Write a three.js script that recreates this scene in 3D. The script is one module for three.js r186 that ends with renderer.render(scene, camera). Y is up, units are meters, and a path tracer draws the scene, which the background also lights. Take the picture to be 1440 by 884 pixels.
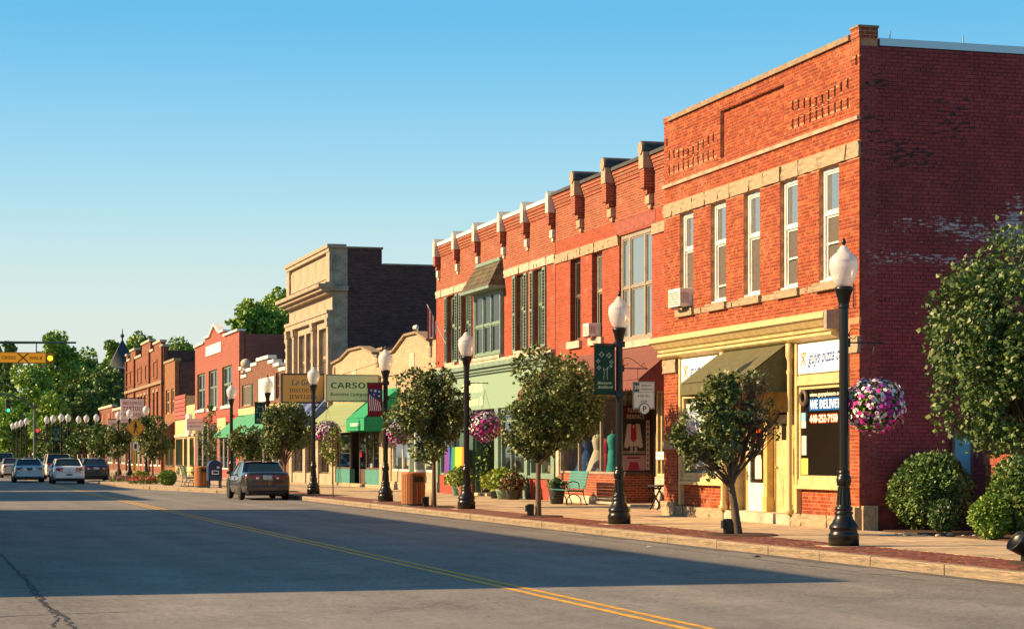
import * as THREE from 'three';
import { mergeGeometries } from 'three/addons/utils/BufferGeometryUtils.js';
import { RoundedBoxGeometry } from 'three/addons/geometries/RoundedBoxGeometry.js';
import { ImprovedNoise } from 'three/addons/math/ImprovedNoise.js';

// ---------------------------------------------------------------- camera, sky, sun, exposure
// x runs across the street (to the shops), -z along it, y up; road at 0, pavement at 0.15
const scene = new THREE.Scene();
const PSI = Math.atan(830 / 2900), CP = Math.cos(PSI), SP = Math.sin(PSI);
const camera = new THREE.PerspectiveCamera(2 * Math.atan(641 / 2900) * 180 / Math.PI, 1440 / 1282, 0.5, 4000);
camera.position.set(0, 1.6, 0); camera.rotation.set(0, -PSI, 0);
camera.setViewOffset(1440, 1282, 0, 0, 1440, 884);
const renderer = new THREE.WebGLRenderer();
renderer.toneMapping = THREE.LinearToneMapping;
renderer.toneMappingExposure = 2.05;
renderer.shadowMap.enabled = true;
const SUN_AZ = 13 * Math.PI / 180, SUN_EL = 25 * Math.PI / 180;      // from the far left of the street, low
const sunDir = new THREE.Vector3(-Math.cos(SUN_AZ) * Math.cos(SUN_EL), Math.sin(SUN_EL), -Math.sin(SUN_AZ) * Math.cos(SUN_EL));
const sun = new THREE.DirectionalLight(new THREE.Color().setRGB(1, 0.68, 0.36), 5);
sun.position.copy(sunDir).multiplyScalar(150).add(new THREE.Vector3(12, 0, -70)); sun.target.position.set(12, 0, -70);
sun.castShadow = true; sun.shadow.mapSize.set(4096, 4096); sun.shadow.radius = 1.2;
Object.assign(sun.shadow.camera, { left: -140, right: 140, top: 80, bottom: -80, near: 1, far: 400 });
sun.name = 'sun'; scene.add(sun, sun.target); sun.target.name = 'sun_target';
{ // clear evening sky: pale at the horizon, azure above, warm glow round the sun
  const W = 1024, Hh = 1024, d = new Float32Array(W * Hh * 4);
  const mix = (a, b, t) => a + (b - a) * t;
  const stops = [[-90, .16, .17, .17], [-2, .44, .46, .42], [0, .49, .51, .455], [3.7, .466, .519, .475], [4.75, .425, .519, .505], [6.7, .285, .48, .54], [8.65, .212, .415, .553], [10.6, .126, .365, .545], [12.1, .088, .322, .525], [22, .05, .21, .39], [45, .028, .125, .24], [90, .018, .085, .175]];
  const v = new THREE.Vector3(), rows = {};
  const at = el => { let k = 1; while (k < stops.length - 1 && stops[k][0] < el) k++; const A = stops[k - 1], B = stops[k], t = Math.min(1, Math.max(0, (el - A[0]) / (B[0] - A[0]))); return [1, 2, 3].map(i => mix(A[i], B[i], t)); };
  const row = (j, el) => rows[j] ??= [...Array(25).keys()].map(i => at(el + (i - 12) * .13)).reduce((s, c) => s.map((x, i) => x + c[i] / 25), [0, 0, 0]);   // eased between the stops
  for (let j = 0; j < Hh; j++) for (let i = 0; i < W; i++) {
    const el = ((j + .5) / Hh - .5) * 180, th = ((i + .5) / W - .5) * 2 * Math.PI, e = el * Math.PI / 180;
    v.set(Math.cos(th) * Math.cos(e), Math.sin(e), Math.sin(th) * Math.cos(e));
    const A = row(j, el);
    const c = Math.max(0, v.dot(sunDir)), g = Math.pow(c, 10) * .35 + Math.pow(c, 80) * .9;
    const o = (j * W + i) * 4;
    const q = .78; d[o] = A[0] * q + g; d[o + 1] = A[1] * q + g * .8; d[o + 2] = A[2] * q + g * .5; d[o + 3] = 1;
  }
  const sky = new THREE.DataTexture(d, W, Hh, THREE.RGBAFormat, THREE.FloatType);
  sky.mapping = THREE.EquirectangularReflectionMapping; sky.magFilter = sky.minFilter = THREE.LinearFilter; sky.needsUpdate = true;
  scene.background = sky; scene.environment = sky;
}
// ---------------------------------------------------------------- helpers
function mulberry(a) { return () => { a |= 0; a = a + 0x6D2B79F5 | 0; let t = Math.imul(a ^ a >>> 15, 1 | a); t = t + Math.imul(t ^ t >>> 7, 61 | t) ^ t; return ((t ^ t >>> 14) >>> 0) / 4294967296; }; }
const perlin = new ImprovedNoise();
const noise = (x, y, z = 0) => perlin.noise(x, y, z);
const fbm = (x, y, z = 0, n = 4) => { let s = 0, a = .5; for (let i = 0; i < n; i++) { s += a * noise(x, y, z + i * 7.3); x *= 2.03; y *= 2.03; a *= .5; } return s; };
const names = {};
function numbered(n) { const k = names[n] = (names[n] ?? -1) + 1; return k ? n + '_' + String(k).padStart(3, '0') : n; }
function setTag(o, label, category, group, kind) { if (label) o.userData.label = label; if (category) o.userData.category = category; if (group) o.userData.group = group; if (kind) o.userData.kind = kind; return o; }
function thing(name, label, category, pos = [0, 0, 0], turn = 0, group) {
  const o = new THREE.Group(); o.name = numbered(name); o.position.set(...pos); o.rotation.y = turn; scene.add(o);
  return setTag(o, label, category, group);
}
function struct(name, geo, mat) { const m = new THREE.Mesh(geo, mat); m.name = numbered(name); m.castShadow = m.receiveShadow = true; m.userData.kind = 'structure'; scene.add(m); return m; }
function part(parent, name, geo, mat, label, kind) { const m = new THREE.Mesh(geo, mat); m.name = name; m.castShadow = m.receiveShadow = true; if (label) m.userData.label = label; if (kind) m.userData.kind = kind; parent.add(m); return m; }
// geometry written in world metres, put under a parent that is moved but not turned
function wpart(parent, name, geo, mat, label, kind) {
  const p = new THREE.Vector3(); for (let q = parent; q && !q.isScene; q = q.parent) p.add(q.position);
  geo.translate(-p.x, -p.y, -p.z); return part(parent, name, geo, mat, label, kind);
}
function clean(g) { const n = g.index ? g.toNonIndexed() : g; for (const k of Object.keys(n.attributes)) if (!['position', 'normal', 'uv', 'color'].includes(k)) n.deleteAttribute(k); return n; }
function join(list) {
  const l = list.flat(9).filter(Boolean).map(clean); const anyC = l.some(g => g.attributes.color);
  for (const g of l) { if (!g.attributes.uv) g.setAttribute('uv', new THREE.BufferAttribute(new Float32Array(g.attributes.position.count * 2), 2)); if (anyC && !g.attributes.color) g.setAttribute('color', new THREE.BufferAttribute(new Float32Array(g.attributes.position.count * 3).fill(1), 3)); }
  return l.length === 1 ? l[0] : mergeGeometries(l, false);
}
// box from corner to corner with uv in metres
function box(x0, x1, y0, y1, z0, z1) {
  if (x0 > x1) [x0, x1] = [x1, x0]; if (y0 > y1) [y0, y1] = [y1, y0]; if (z0 > z1) [z0, z1] = [z1, z0];
  const g = new THREE.BoxGeometry(x1 - x0, y1 - y0, z1 - z0); g.translate((x0 + x1) / 2, (y0 + y1) / 2, (z0 + z1) / 2);
  const p = g.attributes.position, n = g.attributes.normal, u = g.attributes.uv;
  for (let i = 0; i < p.count; i++) { if (Math.abs(n.getX(i)) > .5) u.setXY(i, -p.getZ(i), p.getY(i)); else if (Math.abs(n.getY(i)) > .5) u.setXY(i, p.getX(i), -p.getZ(i)); else u.setXY(i, p.getX(i), p.getY(i)); }
  return g;
}
function rbox(x0, x1, y0, y1, z0, z1, r = .02, s = 2) { const g = new RoundedBoxGeometry(Math.abs(x1 - x0), Math.abs(y1 - y0), Math.abs(z1 - z0), s, r); g.translate((x0 + x1) / 2, (y0 + y1) / 2, (z0 + z1) / 2); return g; }
function cyl(r0, r1, y0, y1, seg = 12, x = 0, z = 0) { const g = new THREE.CylinderGeometry(r1, r0, y1 - y0, seg); g.translate(x, (y0 + y1) / 2, z); return g; }
function beam(a, b, r0, r1 = r0, seg = 6) {
  const A = new THREE.Vector3(...a), B = new THREE.Vector3(...b), d = B.clone().sub(A), L = d.length() || 1e-4;
  const g = new THREE.CylinderGeometry(r1, r0, L, seg, 1); g.applyQuaternion(new THREE.Quaternion().setFromUnitVectors(new THREE.Vector3(0, 1, 0), d.normalize())); g.translate((A.x + B.x) / 2, (A.y + B.y) / 2, (A.z + B.z) / 2); return g;
}
function bar(a, b, w, h) { // rectangular bar from a to b, h measured towards y
  const A = new THREE.Vector3(...a), B = new THREE.Vector3(...b), L = A.distanceTo(B), g = new THREE.BoxGeometry(w, h, L), m = new THREE.Matrix4();
  const up = Math.abs(B.y - A.y) > .95 * L ? new THREE.Vector3(0, 0, 1) : new THREE.Vector3(0, 1, 0);
  m.lookAt(B, A, up); m.setPosition((A.x + B.x) / 2, (A.y + B.y) / 2, (A.z + B.z) / 2); g.applyMatrix4(m); return g;
}
function tube(pts, r, seg = 16, rs = 6) { return new THREE.TubeGeometry(new THREE.CatmullRomCurve3(pts.map(p => new THREE.Vector3(...p))), seg, r, rs, false); }
function lathe(pts, seg = 24) { return new THREE.LatheGeometry(pts.map(p => new THREE.Vector2(p[0], p[1])), seg); }
function ball(r, x, y, z, s = 10, sy = 1) { const g = new THREE.SphereGeometry(r, s, Math.max(6, s * .7 | 0)); g.scale(1, sy, 1); g.translate(x, y, z); return g; }
function sheet(pts, uvs) { // flat polygon fan of world points
  const P = [], N = [], U = [], a = new THREE.Vector3(), b = new THREE.Vector3();
  for (let i = 1; i < pts.length - 1; i++) {
    const t = [pts[0], pts[i], pts[i + 1]]; a.set(...t[1]).sub(new THREE.Vector3(...t[0])); b.set(...t[2]).sub(new THREE.Vector3(...t[0])); a.cross(b).normalize();
    t.forEach((q, k) => { P.push(...q); N.push(a.x, a.y, a.z); const w = uvs ? uvs[[0, i, i + 1][k]] : [q[0], q[2]]; U.push(...w); });
  }
  const g = new THREE.BufferGeometry(); g.setAttribute('position', new THREE.Float32BufferAttribute(P, 3)); g.setAttribute('normal', new THREE.Float32BufferAttribute(N, 3)); g.setAttribute('uv', new THREE.Float32BufferAttribute(U, 2)); return g;
}
// ---- facades: a plane at x = a facing the street; u = metres along the street; px/py readings of the photograph become metres
const uAt = (px, a) => { const t = (px - 720) / 2900; return a * (CP - t * SP) / (t * CP + SP); };
const hAt = (px, py, a) => 1.6 - (py - 641) * a / ((px + 110) * CP);
const aAt = (px, u) => { const t = (px - 720) / 2900; return u * (t * CP + SP) / (CP - t * SP); };
function spot(px, py, y = .15) { const a = (1.6 - y) * CP * (px + 110) / (py - 641); return [a, y, -uAt(px, a)]; }   // foot of a thing on the ground
const fbox = (a, u0, u1, y0, y1, d0, d1) => box(a + d0, a + d1, y0, y1, -u0, -u1);
function slabShape(a, outline, holes, d0, d1) {
  const s = new THREE.Shape(outline.map(p => new THREE.Vector2(p[0], p[1])));
  for (const [u0, u1, y0, y1] of holes) { const h = new THREE.Path(); h.moveTo(u0, y0); h.lineTo(u1, y0); h.lineTo(u1, y1); h.lineTo(u0, y1); h.closePath(); s.holes.push(h); }
  const g = new THREE.ExtrudeGeometry(s, { depth: d1 - d0, bevelEnabled: false }); g.rotateY(Math.PI / 2); g.translate(a + d0, 0, 0);
  const p = g.attributes.position, n = g.attributes.normal, u = g.attributes.uv;
  for (let i = 0; i < p.count; i++) if (Math.abs(n.getX(i)) > .5) u.setXY(i, -p.getZ(i), p.getY(i)); else if (Math.abs(n.getY(i)) > .5) u.setXY(i, p.getX(i), -p.getZ(i)); else u.setXY(i, p.getX(i), p.getY(i));
  return g;
}
const rect = (u0, u1, y0, y1) => [[u0, y0], [u1, y0], [u1, y1], [u0, y1]];
// ---------------------------------------------------------------- materials
const lin = (r, g, b) => new THREE.Color().setRGB(r, g, b);
function std(rgb, rough = .85, more = {}) { return new THREE.MeshStandardMaterial({ color: lin(...rgb), roughness: rough, ...more }); }
function dtex(w, h, fn, srgb = false) {
  const d = new Uint8Array(w * h * 4);
  for (let j = 0; j < h; j++) for (let i = 0; i < w; i++) { const c = fn(i, j), o = (j * w + i) * 4; d[o] = Math.max(0, Math.min(255, c[0])); d[o + 1] = Math.max(0, Math.min(255, c[1])); d[o + 2] = Math.max(0, Math.min(255, c[2])); d[o + 3] = 255; }
  const t = new THREE.DataTexture(d, w, h, THREE.RGBAFormat); t.wrapS = t.wrapT = THREE.RepeatWrapping; t.magFilter = THREE.LinearFilter; t.minFilter = THREE.LinearMipmapLinearFilter; t.generateMipmaps = true;
  if (srgb) t.colorSpace = THREE.SRGBColorSpace; t.needsUpdate = true; return t;
}
const toS = c => c <= .0031308 ? c * 12.92 * 255 : (1.055 * Math.pow(c, 1 / 2.4) - .055) * 255;
function canvasTex(w, h, draw) { const c = document.createElement('canvas'); c.width = w; c.height = h; const x = c.getContext('2d'); draw(x, w, h); const t = new THREE.CanvasTexture(c); t.colorSpace = THREE.SRGBColorSpace; return t; }
// tiling noise: period P cells
function tnoise(u, v, P, z) { const s = (a, b) => noise(a * P + .5, b * P + .5, z); const a = s(u, v), b = s(u - 1, v), c = s(u, v - 1), d = s(u - 1, v - 1); return (a * (1 - u) + b * u) * (1 - v) + (c * (1 - u) + d * u) * v; }
// grey grain multiplied onto a colour: mean near 1
function grainTex(seed, size, amp, cells, fine = .5) {
  return dtex(size, size, (i, j) => { const u = i / size, v = j / size; let s = tnoise(u, v, cells, seed) + .6 * tnoise(u, v, cells * 3, seed + 5) + fine * tnoise(u, v, cells * 9, seed + 11) + fine * .8 * tnoise(u, v, cells * 29, seed + 17); const k = toS(Math.max(.02, Math.min(1, .8 * (1 + amp * s)))); return [k, k, k]; }, true);
}
function rep(t, sx, sy = sx) { const c = t.clone(); c.repeat.set(1 / sx, 1 / sy); c.needsUpdate = true; return c; }
const grainA = grainTex(3.1, 512, .55, 5), grainB = grainTex(41.7, 256, .35, 6, .8), grainC = grainTex(77.7, 512, .8, 3, .35);
function matte(rgb, rough, tex = grainB, size = 1.5, more = {}) { const m = std(rgb.map(c => Math.min(1, c * 1.22)), rough, more); m.map = rep(tex, size); m.bumpMap = m.map; m.bumpScale = more.bumpScale ?? .004; return m; }
// brickwork too far away to pick bricks apart: tile of 16 bricks by 48 courses
function brickMat(seed, base, mortar, vary = .35, whiten = 0, rough = .9) {
  const W = 1024, Hh = 1024, nb = 16, nc = 48, r = mulberry(seed), tone = [];
  for (let i = 0; i < nb * nc; i++) tone.push([1 + (r() - .5) * 2 * vary, r(), r()]);
  const hgt = new Uint8Array(W * Hh);
  const map = dtex(W, Hh, (i, j) => {
    const cy = j * nc / Hh, row = cy | 0, fy = cy - row, cx = (i * nb / W + (row % 2) * .5) % nb, col = cx | 0, fx = cx - col;
    const m = fy < .2 || fx < .06, t = tone[row * nb + col], u = i / W, v = j / Hh;
    const n = tnoise(u, v, 5, seed) * .5 + tnoise(u, v, 40, seed + 3) * .35, wn = whiten ? Math.max(0, tnoise(u, v, 7, seed + 9) * 1.6 - .25 + (t[1] - .6) * .5) * whiten : 0;
    hgt[j * W + i] = m ? 40 : 190 + 60 * n;
    const c = m ? mortar : base.map((q, k) => q * t[0] * (1 + (k ? (t[2] - .5) * .35 : 0)));
    return c.map(q => toS(Math.max(.004, q * (1 + n * .45) * (1 - wn) + wn * .42)));
  }, true);
  const bump = dtex(W, Hh, (i, j) => { const k = hgt[j * W + i]; return [k, k, k]; });
  map.repeat.set(1 / 3.52, 1 / 3.6); bump.repeat.set(1 / 3.52, 1 / 3.6);
  return new THREE.MeshStandardMaterial({ map, bumpMap: bump, bumpScale: .012, roughness: rough });
}
function tint(m, k) { const c = m.clone(); c.color = lin(...k); return c; }
const M = {
  brickOrange: brickMat(11, [.25, .050, .021], [.42, .24, .145], .26, .22),
  brickRedPaint: brickMat(12, [.30, .050, .018], [.33, .12, .062], .2, .18),
  brickRose: brickMat(16, [.27, .066, .046], [.34, .16, .12], .16, .2),
  brickBrown: brickMat(13, [.15, .052, .03], [.22, .14, .10], .35),
  brickDark: brickMat(14, [.085, .034, .030], [.13, .09, .08], .45),
  brickCream: brickMat(15, [.44, .34, .22], [.30, .22, .14], .14),
  stoneTan: matte([.38, .29, .19], .9, grainA, 1.1, { bumpScale: .02 }),
  stonePale: matte([.48, .40, .30], .88, grainA, 1.6, { bumpScale: .012 }),
  stoneWhite: matte([.60, .55, .46], .8, grainA, 1.2, { bumpScale: .006 }),
  stoneBank: matte([.36, .29, .21], .88, grainA, 2.2, { bumpScale: .006 }),
  concrete: matte([.50, .375, .235], .92, grainC, 2.6, { bumpScale: .004 }),
  concreteB: matte([.46, .34, .21], .92, grainC, 2.1, { bumpScale: .004 }),
  kerb: matte([.27, .215, .15], .92, grainC, .8, { bumpScale: .02 }),
  creamPaint: matte([.56, .45, .22], .55, grainB, 1.3, { bumpScale: .002 }),
  yellowPaint: matte([.56, .39, .13], .5, grainB, 1.3, { bumpScale: .002 }),
  whitePaint: matte([.76, .74, .68], .5, grainB, 1.7, { bumpScale: .001 }),
  sagePaint: matte([.17, .26, .20], .55, grainB, 1.4, { bumpScale: .002 }),
  darkGreen: matte([.05, .11, .08], .5, grainB, 1.4, { bumpScale: .002 }),
  tealPaint: matte([.06, .25, .22], .45, grainB, 1.4, { bumpScale: .002 }),
  redPaint: matte([.32, .05, .03], .6, grainB, 1.4, { bumpScale: .002 }),
  greyFrame: matte([.30, .26, .20], .5, grainB, 1.4, { bumpScale: .001 }),
  brownFrame: matte([.10, .07, .05], .55, grainB, 1.4, { bumpScale: .001 }),
  roofTar: matte([.06, .06, .065], .9, grainA, 3),
  coping: matte([.26, .19, .12], .85, grainA, 1, { bumpScale: .01 }),
  blackIron: std([.012, .013, .014], .32, { metalness: .25 }),
  darkSteel: std([.03, .032, .035], .4, { metalness: .4 }),
  metalSheet: std([.45, .52, .56], .35, { metalness: .7 }),
  interior: matte([.30, .25, .19], .9, grainC, 3),
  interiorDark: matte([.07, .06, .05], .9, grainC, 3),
  floorIn: matte([.16, .11, .07], .6, grainC, 2),
  skyGlass: new THREE.MeshPhysicalMaterial({ color: lin(.13, .16, .17), roughness: .04, ior: 2.33, clearcoat: 1, clearcoatRoughness: .02 }),
  darkGlass: new THREE.MeshPhysicalMaterial({ color: lin(.018, .017, .016), roughness: .12, ior: 1.5 }),
  screen: matte([.10, .085, .07], .8, grainB, .5),
  pane: new THREE.MeshPhysicalMaterial({ color: lin(.92, .95, .94), roughness: .02, transmission: 1, thickness: 0, ior: 1.5 }),
  soil: matte([.10, .055, .03], .95, grainA, .5, { bumpScale: .02 }),
  bark: matte([.14, .10, .07], .95, grainA, .35, { bumpScale: .015 }),
  mulch: matte([.075, .04, .022], .95, grainA, .4, { bumpScale: .03 }),
};
// ---------------------------------------------------------------- ground, road, pavement
const KERB = 13.2, FA = 17.6, FB = 19.7;
struct('ground', sheet([[-1500, -.02, 60], [1500, -.02, 60], [1500, -.02, -2500], [-1500, -.02, -2500]]), matte([.06, .075, .03], .95, grainA, 7));
const asphaltMap = (() => {
  const S = 2048, r = mulberry(5), sp = new Float32Array(S * S); for (let i = 0; i < S * S; i++) sp[i] = r() - .5;
  return dtex(S, S, (i, j) => {
    const u = i / S, v = j / S, n = tnoise(u, v, 4, 1.5) * .28 + tnoise(u, v, 13, 4.2) * .22 + tnoise(u, v, 60, 8.8) * .34 + tnoise(u, v, 120, 5.1) * .30 + (sp[(j >> 4) * 128 + (i >> 4)]) * .26;
    let g = .8 * (1 + n + sp[j * S + i] * .62);
    const pit = tnoise(u, v, 110, 2.2); if (pit > .34) g *= .55;
    return [toS(Math.min(1, g)), toS(Math.min(1, g * .985)), toS(Math.min(1, g * .965))];
  }, true);
})();
const asphalt = new THREE.MeshStandardMaterial({ map: rep(asphaltMap, 5.5), bumpMap: rep(asphaltMap, 5.5), bumpScale: .006, roughness: .82, vertexColors: true });
const road = (() => {
  const x0 = -.2, x1 = KERB + .7, z0 = 10, z1 = -300, nx = 70, nz = 260, g = new THREE.PlaneGeometry(x1 - x0, z0 - z1, nx, nz); g.rotateX(-Math.PI / 2); g.translate((x0 + x1) / 2, 0, (z0 + z1) / 2);
  const p = g.attributes.position, c = new Float32Array(p.count * 3), uv = g.attributes.uv;
  for (let i = 0; i < p.count; i++) {
    const x = p.getX(i), z = p.getZ(i); uv.setXY(i, x, -z);
    const k = .265 * (1 + .42 * fbm(x * 1.5, z * .06, 2.2) + .30 * fbm(x * .5, z * .35, 9.1)) * (Math.abs(x - 11.6) < .5 || Math.abs(x - 9.4) < .5 ? .92 : 1);
    c[i * 3] = k; c[i * 3 + 1] = k * .94; c[i * 3 + 2] = k * .86;
  }
  g.setAttribute('color', new THREE.BufferAttribute(c, 3)); return struct('road', g, asphalt);
})();
{ // worn double yellow line, hairline joints and sealed cracks
  const yellow = new THREE.MeshStandardMaterial({ color: lin(.85, .45, .04), roughness: .7, map: rep(grainA, .7) });
  const r = mulberry(91);
  for (const o of [-.15, .07]) {
    const P = []; for (let z = -8; z > -260; z -= .5) P.push([z, (r() - .5) * .012, (r() - .5) * .012]);
    const gs = []; for (let i = 0; i < P.length - 1; i++) { const [a, e, f] = P[i], [b, e2, f2] = P[i + 1]; gs.push(sheet([[6.9 + o + e, .004, a], [7.0 + o + f, .004, a], [7.0 + o + f2, .004, b], [6.9 + o + e2, .004, b]])); }
    part(road, 'yellow_line', join(gs), yellow);
  }
  const tar = std([.035, .034, .035], .75);
  const crack = (pts, w, jag) => {
    const gs = []; let prev = null;
    for (let k = 0; k < pts.length - 1; k++) { const n = Math.max(2, Math.hypot(pts[k + 1][0] - pts[k][0], pts[k + 1][1] - pts[k][1]) / .12 | 0);
      for (let i = 0; i < n; i++) { const t = i / n, x = pts[k][0] + (pts[k + 1][0] - pts[k][0]) * t + (r() - .5) * jag, z = pts[k][1] + (pts[k + 1][1] - pts[k][1]) * t + (r() - .5) * jag, ww = w * (.4 + r());
        if (prev) { const dx = x - prev[0], dz = z - prev[1], L = Math.hypot(dx, dz) || 1, nx = -dz / L, nz = dx / L; gs.push(sheet([[prev[0] - nx * prev[2], .003, prev[1] - nz * prev[2]], [prev[0] + nx * prev[2], .003, prev[1] + nz * prev[2]], [x + nx * ww, .003, z + nz * ww], [x - nx * ww, .003, z - nz * ww]])); }
        prev = [x, z, ww]; } }
    part(road, 'crack', join(gs), tar);
  };
  const S = (px, py) => { const p = spot(px, py, 0); return [p[0], p[2]]; };
  crack([S(0, 778), S(28, 808), S(50, 828), S(62, 850), S(90, 868), S(108, 890)], .022, .05);
  crack([S(32, 806), S(44, 832), S(78, 864), S(76, 884)], .016, .07);
  crack([S(-20, 868), S(90, 863), S(220, 859)], .016, .025);
  crack([S(220, 859), S(420, 862), S(640, 858)], .004, .02);
  crack([S(600, 712), S(780, 738), S(1000, 752), S(1150, 775)], .012, .03);
  crack([[12.4, -24], [12.5, -40], [12.3, -58]], .012, .02);
  crack([[12.0, -25.6], [13.1, -25.2]], .01, .03); crack([[9.8, -27], [10.6, -24]], .007, .05);
  const patchMat = std([.13, .125, .12], .9, { map: rep(grainA, 1.1) });
  part(road, 'gutter_dirt', join([...Array(46).keys()].map(i => { const z = -18 - i * 1.3, w = .12 + r() * .22; return sheet([[KERB - w, .0035, z], [KERB, .0035, z], [KERB, .0035, z - 1.3], [KERB - w * .8, .0035, z - 1.3]]); })), patchMat);
}
const pavement = struct('pavement', join([
  box(KERB + .1, 26, -.05, .137, 12, -77.2), box(KERB + .62, 26, -.05, .137, -77.2, -300), box(-8, -.2, -.05, .14, 30, -300)]), matte([.22, .18, .14], .95, grainA, 1.1));
{ // kerb stones, brick strip and concrete flags
  const r = mulberry(17);
  const kerbLine = (x0, z0, x1, z1) => {
    const L = Math.hypot(x1 - x0, z1 - z0); let s = 0;
    while (s < L - .05) { const l = Math.min(L - s, 1.7 + r() * .9), t0 = s / L, t1 = (s + l - .014) / L, j = (r() - .5) * .012, h = .15 + (r() - .5) * .012;
      const g = new RoundedBoxGeometry(.17, .24, l - .014, 2, .022); const p = g.attributes.position;
      for (let i = 0; i < p.count; i++) { p.setX(i, p.getX(i) + noise(p.getX(i) * 9, p.getY(i) * 9, (p.getZ(i) + s) * 2.3) * .014); }
      g.rotateY(Math.atan2(x1 - x0, z1 - z0)); g.translate(x0 + (x1 - x0) * (t0 + t1) / 2 + .085 + j, h - .12, z0 + (z1 - z0) * (t0 + t1) / 2); part(pavement, 'kerb_stone', g, M.kerb); s += l; }
  };
  kerbLine(KERB, -10, KERB, -76.6); kerbLine(KERB, -76.6, KERB + .55, -77.4); kerbLine(KERB + .55, -77.4, KERB + .55, -86);
  // extension of the pavement into the road at the crossing
  const ext = [[13.75, -86], [12.2, -89], [10.6, -98], [9.7, -110], [9.7, -120], [11, -128], [13.75, -132]];
  for (let i = 0; i < ext.length - 1; i++) kerbLine(ext[i][0], ext[i][1], ext[i + 1][0], ext[i + 1][1]);
  const sh = new THREE.Shape(ext.map(([x, z]) => new THREE.Vector2(x + .1, -z))); const eg = new THREE.ExtrudeGeometry(sh, { depth: .14, bevelEnabled: false }); eg.rotateX(-Math.PI / 2); part(pavement, 'kerb_extension', eg, M.concrete);
  kerbLine(KERB + .55, -132, KERB + .55, -180);
  const slabs = (x0, x1, zA, zB) => { for (let z = zA; z > zB; z -= 1.52) { const d = r() * .004; part(pavement, 'paving_slab', box(x0 + .006, x1 - .006, .13, .148 + d, z - .006, z - 1.514), r() < .5 ? M.concrete : M.concreteB); } };
  slabs(14.70, 16.2, -15, -93); slabs(16.2, 17.72, -15, -36.4); slabs(16.2, 17.5, -36.4, -48);
  slabs(16.2, 17.9, -48, -93); slabs(17.9, 19.62, -48.2, -93);
  part(pavement, 'far_paving', join([box(14.7, 19.6, .13, .149, -93.2, -300)]), M.concrete);
  // brick pavers: the nearest as single pieces
  const pts = [], pav = [];
  for (let z = -23.4; z > -47; z -= .104) { const row = Math.round(-z / .104) % 2; for (let x = 13.385 - (row ? .1 : 0); x < 14.68; x += .2075) { const a = Math.max(13.385, x), b = Math.min(14.685, x + .2); if (b - a > .04) pts.push([a, b, z, z - .097]); } }
  const tones = [[.20, .055, .032], [.24, .075, .045], [.16, .045, .03], [.26, .095, .06], [.20, .07, .05]];
  const pm = tones.map(t => matte(t, .92, grainA, .3));
  const rest = tones.map(() => []);
  pts.forEach(([a, b, z0, z1], i) => { const k = r() * 5 | 0, h = .146 + r() * .006, g = box(a, b, .12, h, z0, z1); if (i < 300) part(pavement, 'paver', g, pm[k]); else rest[k].push(g); });
  rest.forEach((l, k) => part(pavement, 'paver_field', join(l), pm[k], null, 'stuff'));
  const farStrip = brickMat(31, [.19, .06, .038], [.16, .10, .07], .25); farStrip.map.repeat.set(1 / 3.2, 1 / 4.8);
  const fs = box(13.385, 14.685, .12, .149, -47.05, -86); part(pavement, 'far_brick_strip', fs, farStrip);
  const ns = box(13.385, 14.685, .12, .149, -10, -23.35); part(pavement, 'near_brick_strip', ns, farStrip);
}
// ---------------------------------------------------------------- buildings on the near side of the street (outside the frame; they shade the road)
function plainShop(name, label, u0, u1, h, mat, win) {
  const b = thing(name, label, 'building', [-3.9, .15, -u0], 0, 'shops across the street');
  wpart(b, 'wall', join([box(-18, -4.25, 0, h, -u0, -u1)]), mat);
  const holes = []; for (let u = u0 + 1; u < u1 - 2; u += 4) holes.push([u, u + 2.6, .7, 3]);
  wpart(b, 'front', slabShape(-4.25, rect(u0, u1, .15, h), holes, 0, .35), mat);
  for (const [p, q, y0, y1] of holes) { const w = wpart(b, 'window', join([box(-4.15, -4.05, y0, y0 + .08, -p, -q), box(-4.15, -4.05, y1 - .08, y1, -p, -q), box(-4.15, -4.05, y0 + .08, y1 - .08, -p, -p - .08), box(-4.15, -4.05, y0 + .08, y1 - .08, -q, -q + .08)]), M.whitePaint); wpart(w, 'pane', box(-4.12, -4.1, y0 + .08, y1 - .08, -p - .08, -q + .08), M.darkGlass); }
  wpart(b, 'coping', box(-18.1, -3.82, h, h + .1, -u0 + .05, -u1 - .05), M.coping);
  return b;
}
plainShop('shop_building', 'long low brick shop across the street whose shadow covers the road', 27.6, 64.5, 7.2, M.brickBrown);
plainShop('shop_building', 'lower cream brick shop across the street, farther along', 78, 97, 5.6, M.brickCream);
plainShop('shop_building', 'red brick shop across the street beyond the cream one', 101, 140, 6.4, M.brickOrange);

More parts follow.
